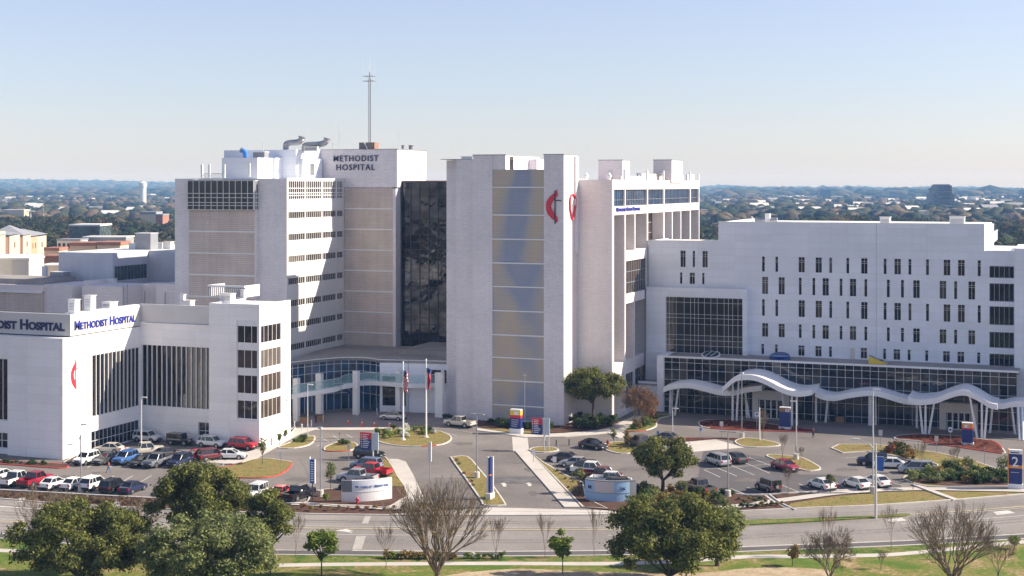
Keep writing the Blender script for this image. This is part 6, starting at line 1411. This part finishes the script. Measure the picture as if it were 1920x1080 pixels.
for i, (px, py, pt, w, lm, lab) in enumerate(((492, 870, 818, 1.9, 'oakpale', 'leafy sapling on the left grass island with the red kerb'), (620, 921, 862, 2.2, 'oakpale', 'sapling beside the lamp left of the white curved sign'), (1151, 836, 800, 1.4, 'oakpale', 'small sapling beside the red hydrant on the island'), (1178, 838, 808, 1.6, 'goldleaf', 'small golden sapling next to the taupe pickup'),
                                        (1880, 893, 850, 2.6, 'oakpale', 'leafy sapling left of the number pylon'), (1557, 925, 886, 1.4, 'oakpale', 'slim sapling in front of the leftmost pale sedan'), (1712, 918, 880, 1.8, 'oakpale', 'sapling on the verge below the silver minivan'), (1084, 925, 872, 2.0, 'oakpale', 'sapling on the grass strip beside the parked pickups'), (1276, 928, 900, 2.2, 'oakpale', 'grey-green bushy sapling behind the round oak trunk'),
                                        (611, 946, 925, .9, 'young', 'small green sapling in the mulch left of the white curved sign'), (1486, 1062, 1020, 1.8, 'goldleaf', 'small golden-brown tree on the verge left of the spreading bare tree'), (1902, 1030, 1005, 1.8, 'young', 'small green bush-like tree on the verge near the right edge'), (524, 834, 812, .9, 'oakpale', 'first slim sapling against the sunlit window block wall'), (535, 826, 805, .9, 'oakpale', 'second slim sapling against the sunlit window block wall'))):
    d = F*H/(py-HY); h = (py-pt)*d/F; x, y = G(px, py); place_tree('sapling', x, y, leafy_meshes(w, h, h*.35, 12, w*.2, 650, .09, lm, 60+i, .05), lab, 'tree')
# shrubs
M['redleaf'] = leafmat('red_bedding_leaves', (.10, .025, .018), (.30, .08, .045))
def shrubmesh(seed, lm, n=420, leaf=.075, h=.85):
    q = random.Random(seed); cl = [(q.uniform(-.35, .35), q.uniform(-.35, .35), q.uniform(.2, h-.2), q.uniform(.2, .34)) for _ in range(7)]; V, Fq = leaf_cloud(cl, n, leaf); return npmesh('shrub', V, Fq, [M[lm]])
SH = {k: [shrubmesh(80+i, k) for i in range(3)] for k in ('shrub', 'young', 'goldleaf', 'rustleaf', 'oakpale', 'flower')}
def shrubs(pts, kinds, label, group, sc=(.8, 1.3), name='shrub', z=.1):
    for px, py in pts:
        x, y = G(px, py); k = rnd.choice(kinds); o = link(name, rnd.choice(SH[k])); s = rnd.uniform(*sc); o.location = (x, y, z); o.scale = (s, s, s*rnd.uniform(.8, 1.15)); o.rotation_euler[2] = rnd.uniform(0, 6.3); tag(o, label, 'grass clump' if name != 'shrub' else 'shrub', group)
def scatter(poly, n, seed):
    q = random.Random(seed); out = []
    xs_ = [p[0] for p in poly]; ys_ = [p[1] for p in poly]
    while len(out) < n:
        x, y = q.uniform(min(xs_), max(xs_)), q.uniform(min(ys_), max(ys_)); c = False
        for i in range(len(poly)):
            a, b_ = poly[i-1], poly[i]
            if (a[1] > y) != (b_[1] > y) and x < (b_[0]-a[0])*(y-a[1])/(b_[1]-a[1])+a[0]: c = not c
        if c: out.append((x, y))
    return sorted(out, key=lambda p: p[1])
shrubs(scatter([(704, 812), (735, 806), (810, 807), (822, 814), (780, 818), (735, 824), (710, 822)], 28, 1), ['shrub', 'shrub', 'young', 'flower'], 'leafy shrub in the flowering bed around the flagpoles', 'shrubs around the flagpoles')
shrubs(scatter([(1060, 804), (1058, 788), (1100, 782), (1148, 786), (1158, 792), (1146, 799), (1110, 805)], 38, 2), ['shrub', 'shrub', 'shrub', 'oakpale'], 'dark green shrub in the bed under the broad oak at the tower foot', 'shrubs under the broad oak', (1.1, 1.9))
shrubs(scatter([(900, 797), (960, 806), (1050, 806), (1050, 801), (960, 800), (905, 790)], 16, 3), ['shrub'], 'dark low shrub along the foot of the centre tower', 'shrubs along the tower foot', (1., 1.7))
shrubs(scatter([(1175, 806), (1212, 788), (1232, 784), (1228, 799), (1205, 805)], 16, 4), ['young', 'shrub', 'goldleaf'], 'bright green shrub under the russet crepe myrtles', 'shrubs under the crepe myrtles', (.8, 1.5))
shrubs(scatter([(1690, 896), (1760, 888), (1765, 876), (1800, 868), (1893, 896), (1893, 908), (1780, 910), (1716, 905)], 60, 5), ['shrub', 'oakpale', 'goldleaf', 'shrub', 'oakpale'], 'dense green and brown shrub on the bank left of the number pylon', 'shrubs on the bank', (1.2, 2.))
shrubs(scatter([(1648, 846), (1690, 840), (1712, 848), (1712, 866), (1700, 862)], 26, 6), ['goldleaf', 'shrub', 'rustleaf'], 'golden green shrub above the dark blue SUV in the right car park', 'shrubs above the parked cars', (1., 1.6))
shrubs(scatter([(1205, 918), (1390, 931), (1380, 946), (1300, 952), (1195, 958)], 45, 7), ['oakpale', 'shrub', 'goldleaf', 'oakpale'], 'scrubby grey-green shrub between the large oak and the right car park', 'scrub behind the large oak', (.9, 1.6))
shrubs([(726+i*8.3, 1048+(i % 2)) for i in range(16)], ['goldleaf', 'goldleaf', 'young'], 'golden ornamental grass clump in the row on the foreground verge', 'golden clumps on the verge', (.8, 1.1), 'ornamental_grass')
shrubs([(876+i*11, 1048.5-(i % 2)) for i in range(7)], ['young', 'flower', 'young'], 'low green flowering clump on the verge right of the vase-shaped tree', 'green flowering clumps on the verge', (.6, .9), 'ornamental_grass')
shrubs([(568+i*17, 955+(i % 2)*2) for i in range(12)], ['goldleaf', 'rustleaf'], 'tan grass clump in the strip between the street and the left pavement', 'tan clumps beside the street', (.5, .8), 'ornamental_grass')
shrubs([(1390+i*9.5, 953-(i*.9)+(i % 2)*2) for i in range(9)]+[(1385+i*10, 939+(i % 2)*4) for i in range(6)], ['shrub', 'goldleaf'], 'small dark clump in the mulch between the pavement and the right car park', 'clumps in the right mulch strip', (.5, .8))
def cover(poly, n, lm, label, r=.35, cards=3500, size=.06, seed=1):
    cl = [(*G(*p), .25, r*rnd.uniform(.6, 1.2)) for p in scatter(poly, n, seed)]; V, Fq = leaf_cloud(cl, cards, size); tag(link('ground_cover', npmesh('ground_cover', V, Fq, [M[lm]])), label, 'ground cover', None, 'stuff')
cover([(1312, 796), (1345, 790), (1480, 804), (1515, 808), (1440, 807), (1335, 802)], 60, 'redleaf', 'red-leaved ground cover in the bed under the big arched canopy', seed=9)
cover([(1685, 821), (1720, 817), (1840, 828), (1876, 844), (1820, 840), (1730, 826)], 80, 'redleaf', 'red-leaved ground cover in the bed near the second entrance', seed=10)
shrubs(scatter([(634, 829), (660, 832), (655, 837), (640, 836)], 6, 12), ['shrub', 'young'], 'low green shrub on the small triangular island', 'shrubs on the triangular island', (.7, 1.))
shrubs(scatter([(548, 830), (575, 822), (585, 824), (570, 833)], 8, 13), ['shrub', 'young'], 'low green shrub at the foot of the lamp on the wedge island', 'shrubs on the wedge island', (.7, 1.))
shrubs(scatter([(0, 866), (115, 872), (115, 875), (0, 870)], 14, 14), ['shrub'], 'small dark shrub at the foot of the clinic pier', 'shrubs at the clinic pier', (.5, .8))
cover([(0, 924), (110, 931), (250, 938), (400, 945), (400, 952), (250, 948), (110, 940), (0, 932)], 120, 'brownleaf', 'brownish scrub on the strip below the kerb row of cars', .45, 9000, .07, 15)
shrubs([(856, 866), (861, 872), (870, 890), (885, 905), (888, 913), (1045, 885), (1060, 900), (1075, 905), (1066, 916), (1085, 925), (1180, 843), (1165, 842)], ['rustleaf', 'goldleaf', 'oakpale'], 'small dry tuft on a grass island of the entrance drive', 'dry tufts on the islands', (.4, .7))
shrubs([(836+i*5, 786+i*1.2) for i in range(8)], ['shrub'], 'dark shrub in the shaded bed behind the pale pickup', 'shrubs behind the pale pickup', (.9, 1.5))

# ================================================================ FAR LANDSCAPE
px_h = [-200, 0, 200, 325, 800, 1310, 1360, 1450, 1520, 1600, 1690, 1750, 1850, 1920, 2150]; py_h = [335, 336, 339, 342.5, 347, 350.5, 349, 353, 350.8, 350.5, 354.2, 351.2, 352.4, 356, 357]
def terrain(pxx, d):
    z = 9*np.exp(-((d-980)/260.)**2)*(1+.25*np.sin(pxx*.013)); hh_ = H-12-(np.interp(pxx, px_h, py_h)-HY)*10500/F
    z = z+np.clip((d-5500)/5000, 0, 1)**1.3*hh_+np.clip((d-2500)/3000, 0, 1)*(1-np.clip((d-5500)/5000, 0, 1))*6*(1+np.sin(pxx*.01+d*.002))
    return z-.05
def w2(pxx, d): a = (pxx-CX)/F*d; return a*CA-d*SA, a*SA+d*CA
PX = np.linspace(-260, 2180, 150); D = np.concatenate([[340, 380], np.geomspace(430, 12500, 130)])
pp, dd_ = np.meshgrid(PX, D); X_, Y_ = w2(pp, dd_); Z_ = terrain(pp, dd_); Z_[-1] -= 60; Z_[0:2] = -.05
V = np.stack([X_, Y_, Z_], -1).reshape(-1, 3); n = len(PX); ii = np.arange((len(D)-1)*n).reshape(len(D)-1, n)[:, :-1].ravel(); Fq = np.stack([ii, ii+1, ii+n+1, ii+n], 1)
tag(link('hills', npmesh('hills', V, Fq, [M['hill']], smooth=True)), kind='structure')
def ico(sub):
    import bmesh
    bm = bmesh.new(); bmesh.ops.create_icosphere(bm, subdivisions=sub, radius=1); bm.verts.ensure_lookup_table(); v = np.array([x.co[:] for x in bm.verts]); f = np.array([[q.index for q in x.verts] for x in bm.faces]); bm.free(); return v, f
def woods(name, n, d0, d1, r0, r1, sub, mats_, label, px0=-200, px1=2120, squash=.75, keep=None, jag=.22):
    v0, f0 = ico(sub); P = rs.uniform(px0, px1, n); Dd = np.exp(rs.uniform(np.log(d0), np.log(d1), n))
    if keep is not None: k = keep(P, Dd); P, Dd = P[k], Dd[k]; n = len(P)
    X_, Y_ = w2(P, Dd); R = rs.uniform(r0, r1, n)*(.7+.6*rs.rand(n)); Zt = terrain(P, Dd)
    V = v0[None]*(1+jag*rs.normal(size=(n, len(v0), 1))); V = V*(R[:, None, None]*np.array([1, 1, squash])); V[:, :, 0] += X_[:, None]; V[:, :, 1] += Y_[:, None]; V[:, :, 2] += (Zt+R*squash*.75)[:, None]
    Fq = (f0[None]+(np.arange(n)*len(v0))[:, None, None]).reshape(-1, 3); me = npmesh(name, V.reshape(-1, 3), Fq, [M[m] for m in mats_], np.repeat(rs.randint(0, len(mats_), n), len(f0)))
    o = link(name, me); tag(o, label, 'woodland', None, 'stuff'); return o
for nm, c in (('w1', (.030, .040, .016)), ('w2', (.055, .060, .026)), ('w3', (.095, .078, .045)), ('w4', (.022, .034, .016)), ('w5', (.13, .095, .06))): M[nm] = mat('tree_canopy_'+nm[1], c, 1, 0, .45, .35, .1)
def keepA(P, D_): return ~((D_ < 900) & (P > 90) & (P < 260) & (D_ < 640))
# nearest belt: clouds of leaf-sized cards, so it breaks up like foliage
def belt(name, n, d0, d1, px0, px1, r, cards, size, lm, label):
    P = rs.uniform(px0, px1, n); Dd = rs.uniform(d0, d1, n); X_, Y_ = w2(P, Dd); Zt = terrain(P, Dd); cl = []
    for x, y, z in zip(X_, Y_, Zt):
        R = r*rnd.uniform(.7, 1.25)
        for k in range(6): cl.append((x+rnd.uniform(-.8, .8)*R, y+rnd.uniform(-.8, .8)*R, z+R*rnd.uniform(.5, 1.5), R*rnd.uniform(.3, .55)))
    V, Fq = leaf_cloud(cl, cards, size); o = link(name, npmesh(name, V, Fq, [M[lm]])); tag(o, label, 'woodland', None, 'stuff')
for px0, px1, sfx in ((-60, 340, 'left of the left tower'), (1290, 2000, 'behind the pavilion roof')):
    k = 1 if px0 < 0 else 1.5
    belt('woodland', int(230*k), 640, 1250, px0, px1, 5.5, int(46000*k), .55, 'dark', 'dark evergreen woodland belt '+sfx)
    belt('woodland', int(90*k), 640, 1200, px0, px1, 5.5, int(16000*k), .5, 'brownleaf', 'leafless brown trees mixed in the belt '+sfx)
woods('woodland', 2600, 620, 1500, 4, 6, 2, ['w1', 'w2', 'w4', 'w3'], 'mass of evergreen trees filling the belt behind the campus', keep=keepA)
woods('distant_woodland', 9000, 1400, 4200, 6, 10, 2, ['w1', 'w2', 'w3', 'w2', 'w5', 'w4'], 'hazy blue-green woodland spreading to the middle distance')
woods('distant_woodland', 6500, 4000, 11500, 16, 34, 1, ['w1', 'w2', 'w3', 'w4'], 'hazy far woodland on the plain and low hills at the horizon', squash=.38)
# individual trees standing nearer, left of the left tower and at both gaps
TV = [leafy_meshes(11, 10, 2.2, 26, 1.7, 2600, .38, 'dark' if i != 2 else 'brownleaf', 300+i, .3) for i in range(4)]
q = random.Random(5)
for i in range(34):
    px = q.uniform(85, 330); d = q.uniform(560, 640); x, y = w2(px, d); i_ = q.randrange(4); place_tree('tree', float(x), float(y), TV[i_], 'round evergreen tree in the front of the belt beyond the annex' if i_ != 2 else 'brown leafless tree in the front of the belt beyond the annex', group='trees beyond the annex', rz=q.uniform(0, 6), sc=q.uniform(.8, 1.25))
for i in range(12):
    px = q.choice([q.uniform(1310, 1350), q.uniform(1880, 1935)]); d = q.uniform(470, 700); x, y = w2(px, d); place_tree('tree', float(x), float(y), TV[q.choice((0, 1, 3))], 'dark evergreen tree seen in the gaps beside the pavilion roof', group='trees beside the pavilion', rz=q.uniform(0, 6), sc=q.uniform(.9, 1.3))
# near-distance buildings at the left
def pbox(name, mats_, par, px0, px1, d, pyt, pyb, depth, d2=None):
    a = atd(px0, pyt, d); c = atd(px1, pyt, d2 or d); zt = a[2]; zb_ = atd(px0, pyb, d)[2] if pyb else 0.
    p, q_ = Vector(a[:2]), Vector(c[:2]); t = (q_-p).normalized(); nn = Vector((-t.y, t.x))*depth; mb = MB(); mb.prism([tuple(p), tuple(q_), tuple(q_+nn), tuple(p+nn)], zb_, zt); return mb.build(name, mats_, par), p, q_, t, nn, zt
M['apt1'] = mat('apartment_cream', (.62, .53, .38), .8, 0, .06, .2); M['apt2'] = mat('apartment_tan', (.52, .34, .22), .8, 0, .06, .2); M['apt3'] = mat('apartment_brown', (.26, .14, .10), .8); M['aptroof'] = mat('grey_hip_roof', (.27, .28, .31), .7, 0, .1, .5); M['aptwin'] = mat('dark_arched_window', (.07, .02, .02), .3)
x, y, z = atd(40, 500, 500)
b = empty('apartment_house', (x, y, 0), 'cream and brown stepped apartment house with grey hipped roofs at the left edge', 'building')
segs = [(-60, 10, 'apt1', 446), (10, 18, 'apt3', 444), (18, 37, 'apt1', 443), (37, 43, 'apt3', 444), (43, 58, 'apt1', 442), (58, 70, 'apt2', 445), (70, 87, 'apt1', 444)]
for a, c, m, top in segs:
    dA, dB = 470+a*.9, 470+c*.9; off = 3. if m == 'apt3' else 0
    o_, p, q_, t, nn, zt = pbox('wall', M[m], b, a, c, dA+off, top, None, 12, dB+off)
    if m != 'apt3':
        mb = MB(); mid = (p+q_)/2; hw = (q_-p).length*.5
        for zz in (zt-4.2, zt-8.3, zt-12.4, zt-16.5):
            for s in ((-.25, .25) if m == 'apt2' or a < 0 else (0,)):
                cpt = mid+t*hw*s*1.6; w_ = .75 if s == 0 else .45; n1 = Vector((t.y, -t.x))*.08; e1, e2 = cpt-t*w_+n1, cpt+t*w_+n1; mb.poly([(*e1, zz), (*e2, zz), (*e2, zz+2), (*e1, zz+2)])
        mb.build('window', M['aptwin'], b)
for a, c, top, pk in ((-30, 8, 446, 424), (16, 40, 441, 434), (42, 60, 441, 423), (57, 88, 443, 431)):
    dA, dB = 470+a*.9, 470+c*.9; A_ = Vector(atd(a, top, dA)[:2]); B_ = Vector(atd(c, top, dB)[:2]); zt = atd(a, top, dA)[2]; zp_ = atd(a, pk, dA)[2]; t = (B_-A_).normalized(); nn = Vector((-t.y, t.x))*12; o1 = Vector((t.y, -t.x))*.5; mb = MB(); r1_ = A_.lerp(B_, .35)+nn/2; r2_ = A_.lerp(B_, .5)+nn/2
    p4 = [A_+o1, B_+o1, B_+nn, A_+nn]; mb.poly([(*p4[0], zt), (*p4[1], zt), (*r2_, zp_), (*r1_, zp_)]); mb.poly([(*p4[1], zt), (*p4[2], zt), (*r2_, zp_)]); mb.poly([(*p4[2], zt), (*p4[3], zt), (*r1_, zp_), (*r2_, zp_)]); mb.poly([(*p4[3], zt), (*p4[0], zt), (*r1_, zp_)]); mb.build('roof', M['aptroof'], b)
def simple_building(px0, px1, pyt, pyb, d, label, wall, roofm='trim', depth=14, name='building', wins=0, d2=None, rh=.5):
    x, y, z = atd((px0+px1)/2, pyb, d); b = empty(name, (x, y, 0), label, 'building'); o_, p, q_, t, nn, zt = pbox('wall', M[wall], b, px0, px1, d, pyt, None, depth, d2)
    mb = MB(); e = t*.3; f = nn.normalized()*.3; mb.prism([tuple(p-e-f), tuple(q_+e-f), tuple(q_+nn+e), tuple(p+nn-e)], zt, zt+rh); mb.build('roof', M[roofm], b)
    if wins:
        L = (q_-p).length; nn1 = Vector((t.y, -t.x))*.06
        for k in range(wins):
            c1_ = p+t*L*(k+.2)/wins+nn1; c2_ = p+t*L*(k+.8)/wins+nn1; MB().poly([(*c1_, zt-3.2), (*c2_, zt-3.2), (*c2_, zt-1.), (*c1_, zt-1.)]).build('window', M['glass'], b)
    return b
M['orangeroof'] = mat('terracotta_roof', (.34, .16, .11), .8, 0, .15, .3); M['farwhite'] = mat('far_white_wall', (.75, .73, .70), .7); M['farcream'] = mat('far_cream_wall', (.62, .50, .38), .7); M['farblue'] = mat('far_blue_glass', (.03, .09, .20), .15); M['fargrey'] = mat('far_grey_wall', (.30, .31, .33), .7); M['towergrey'] = mat('dark_grey_tower_wall', (.15, .15, .16), .6)
simple_building(22, 54, 487, 512, 430, 'grey windowless box building with a pale edge in front of the apartment house', 'fascia', 'trim', 14)
simple_building(53, 79, 486, 507, 432, 'cream box building beside the grey one, in front of the apartment house', 'farwhite', 'trim', 12, wins=0, d2=455)
simple_building(78, 110, 499, 512, 445, 'long low cream wall building left of the annex', 'farcream', 'farwhite', 10)
simple_building(80, 110, 482, 497, 470, 'brown low brick building left of the annex', 'apt3', 'orangeroof', 10)
simple_building(107, 150, 451, 466, 545, 'small white building with dark windows behind the annex', 'farwhite', 'aptroof', 10, wins=5)
simple_building(156, 236, 446, 458, 560, 'long pale strip building behind the annex', 'fargrey', 'farwhite', 12)
simple_building(132, 180, 461, 467, 530, 'low building with an orange tiled roof left of the mid chimney', 'farcream', 'orangeroof', 14, rh=1.2)
simple_building(182, 225, 460, 467, 528, 'low building with an orange tiled roof behind the annex roof', 'farcream', 'orangeroof', 14, rh=1.2)
simple_building(130, 187, 424, 448, 690, 'green glass office block with a white roof edge among the trees', 'greenglass', 'farwhite', 20, rh=.8)
simple_building(84, 110, 470, 478, 500, 'low orange-roofed house between the apartment house and annex', 'farcream', 'orangeroof', 10, rh=1.)
simple_building(262, 292, 402, 412, 1080, 'pitched grey-roofed housing above the tree belt', 'farcream', 'aptroof', 20, rh=2)
simple_building(292, 305, 404, 414, 1080, 'orange brick house end above the tree belt', 'orangeroof', 'aptroof', 20, rh=1.)
# water tower
x, y, z = atd(268, 342, 2700)
b = empty('water_tower', (x, y, 0), 'tall white water tower standing over the far woodland at the left', 'water tower')
MB().tube((x, y, 0), (x, y, z-8), 6.0, 6.0, 20).build('column', M['farwhite'], b); MB().tube((x, y, z-8), (x, y, z-1), 7.4, 7.4, 20).tube((x, y, z-1), (x, y, z+2), 7.4, 2, 20).build('tank', M['farwhite'], b)
# office towers on the right
def tower(px0, px1, pyt, pyb, d, label, wall, rows_, m2='glass', steps=None):
    x, y, z = atd((px0+px1)/2, pyb, d); b = empty('office_tower', (x, y, 0), label, 'office tower'); steps = steps or [(px0, px1, pyt)]
    for a, c, t_ in steps:
        o_, p, q_, t, nn, zt = pbox('wall', M[wall], b, a, c, d, t_, None, 30)
        if rows_:
            zz = zt-2.5; n1 = Vector((t.y, -t.x))*.25
            while zz > 3: MB().poly([(*(p+n1+t*1.), zz-2), (*(q_+n1-t*1.), zz-2), (*(q_+n1-t*1.), zz), (*(p+n1+t*1.), zz)]).build('window_band', M[m2], b); zz -= 4.
    return b
tower(1748, 1795, 345, 410, 2100, 'stepped grey office tower standing above the far woodland', 'towergrey', 1, 'glass', [(1748, 1757, 363), (1753, 1757.2, 352), (1757, 1785, 347.5), (1785, 1790, 363), (1790, 1795, 377), (1760, 1781, 345.5)])
tower(1537, 1558, 355, 374, 3600, 'dark blue glass office slab on the far plain', 'farblue', 0)
tower(1641, 1700, 366, 376, 3600, 'long low dark blue office block on the far plain', 'farblue', 0)
tower(1724, 1741, 376, 385, 3000, 'small blue-grey block left of the stepped tower', 'farblue', 0); tower(1890, 1912, 366, 377, 3400, 'blue-grey block near the right edge of the far plain', 'farblue', 0); tower(1346, 1362, 364, 371, 3600, 'low blue office block at the left of the far plain', 'farblue', 0)
simple_building(1502, 1536, 368, 374, 3700, 'long pinkish white shed left of the blue glass slab', 'farcream', 'farwhite', 60); simple_building(1559, 1586, 368.5, 374, 3700, 'long pinkish white shed right of the blue glass slab', 'farcream', 'farwhite', 60)
simple_building(1401, 1418, 363, 372, 3500, 'pale office with dark bands on the far plain', 'farcream', 'farwhite', 30); simple_building(1732, 1742, 396, 408, 1500, 'cream block directly left of the stepped tower foot', 'farcream', 'farwhite', 20); simple_building(1690, 1730, 404, 409, 1500, 'long white wall building by the cream block', 'farwhite', 'farcream', 20)
simple_building(1424, 1437, 388, 393, 1900, 'white flat-roofed hall alone in the woodland', 'farwhite', 'farwhite', 20); simple_building(1820, 1830, 369, 382, 3000, 'white tall block right of the stepped tower', 'farwhite', 'farwhite', 20); simple_building(1850, 1872, 379, 387, 2500, 'cream apartment block in the woodland on the right', 'farcream', 'farwhite', 20)
simple_building(3, 45, 394, 400, 1500, 'cream flat-roofed buildings amid the woodland at the far left', 'farcream', 'farwhite', 20)
# pylons
for px, d in ((57, 1400), (81, 1450), (1554, 2300)):
    x, y, z = atd(px, 390 if px < 100 else 378, d); o = empty('pylon', (x, y, 0), {57: 'grey lattice power pylon above the apartment house', 81: 'slim grey power pylon right of the lattice one at the left', 1554: 'red and white topped sign pole on the far plain'}[px], 'pylon'); MB().tube((x, y, 0), (x, y, z), 2. if px == 57 else 1.2, .5, 5).build('mast', M['fargrey'], o); B('head', M['red' if px > 100 else 'fargrey'], o, (x-4, x+4, y-.5, y+.5, z-4, z-.5 if px > 100 else z-3.4))
# scattered small far buildings
fm = []
for i, m in enumerate(('farwhite', 'farcream', 'fargrey')):
    mb = MB(); mb.k = 0; mb.box(-.5, .5, -.5, .5, 0, .8); mb.k = 1; mb.poly([(-.55, -.55, .8), (.55, -.55, .8), (.55, 0, 1.1), (-.55, 0, 1.1)]); mb.poly([(-.55, 0, 1.1), (.55, 0, 1.1), (.55, .55, .8), (-.55, .55, .8)]); mb.box(-.55, .55, -.55, .55, .78, .82)
    fm.append(mkmesh(mb, 'far_house', [M[m], M['farwhite' if i != 1 else 'aptroof']]))
q = random.Random(9)
for i in range(160):
    left = q.random() < .4; px = q.uniform(-10, 326) if left else q.uniform(1312, 1925); py = q.choice([q.gauss(362, 3), q.gauss(371, 5), q.uniform(352, 398)]) if left else q.choice([q.gauss(371, 4), q.gauss(378, 5), q.uniform(358, 396)])
    py = min(max(py, 354), 398); zt_ = 12.; d = (H-zt_)*F/(py-HY)
    if d > 9000: continue
    x, y = w2(px, d); o = link('far_house', q.choice(fm)); s = q.uniform(8, 26)*(1 if d < 3500 else 1.5); o.location = (float(x), float(y), 0); o.scale = (s, 14, q.uniform(11, 15)); o.rotation_euler[2] = YAW+q.uniform(-.3, .3); tag(o, 'small pale building among the trees of the far plain', 'building', 'small buildings on the far plain')
# ================================================================ AIR, LIGHT, CAMERA
mb = MB(); mb.prism([cam2w(-6800, -60), cam2w(6800, -60), cam2w(6800, 13200), cam2w(-6800, 13200)], -70, 135)
hm = bpy.data.materials.new('haze'); hm.use_nodes = True; nt = hm.node_tree; nt.nodes.clear(); out = nt.nodes.new('ShaderNodeOutputMaterial'); pv_ = nt.nodes.new('ShaderNodeVolumePrincipled')
pv_.inputs['Color'].default_value = (.26, .52, 1., 1); pv_.inputs['Absorption Color'].default_value = (1, 1, 1, 1); pv_.inputs['Density'].default_value = 1.35e-4; nt.links.new(pv_.outputs[0], out.inputs['Volume'])
tag(mb.build('haze', hm), 'pale blue haze over the plain', 'haze', None, 'stuff')
s = Vector((.92, .395, .632)).normalized(); el = math.asin(s.z); az = math.atan2(s.x, s.y)
w = bpy.data.worlds.new('World'); SC.world = w; w.use_nodes = True; nt = w.node_tree; bg = nt.nodes['Background']; sky = nt.nodes.new('ShaderNodeTexSky'); sky.sky_type = 'NISHITA'; sky.sun_disc = False
sky.sun_elevation = el; sky.sun_rotation = az; sky.altitude = 200; sky.air_density = 1.; sky.dust_density = .5; sky.ozone_density = 3.5
hs = nt.nodes.new('ShaderNodeHueSaturation'); mm = nt.nodes.new('ShaderNodeMix'); mm.data_type = 'RGBA'; mm.blend_type = 'MULTIPLY'; mm.inputs[0].default_value = 1
hs.inputs['Saturation'].default_value = .72; mm.inputs[7].default_value = (1.0, .945, 1.04, 1)
nt.links.new(sky.outputs[0], hs.inputs['Color']); nt.links.new(hs.outputs[0], mm.inputs[6]); nt.links.new(mm.outputs[2], bg.inputs['Color']); bg.inputs['Strength'].default_value = .089
L = bpy.data.lights.new('sun', 'SUN'); L.energy = 5.; L.angle = math.radians(.5); L.color = (1, .90, .76); lo = bpy.data.objects.new('sun', L); COL.objects.link(lo); lo.rotation_euler = s.to_track_quat('Z', 'Y').to_euler()
cam = bpy.data.cameras.new('camera'); co = bpy.data.objects.new('camera', cam); COL.objects.link(co); SC.camera = co
co.location = (0, 0, H); co.rotation_euler = (math.radians(90), 0, YAW); cam.sensor_width = 36; cam.lens = 36*F/1920; cam.shift_y = -(540-HY)/1920; cam.clip_start = 1; cam.clip_end = 30000
SC.view_settings.view_transform = 'Standard'; SC.view_settings.look = 'None'; SC.view_settings.exposure = .82; SC.view_settings.gamma = 1
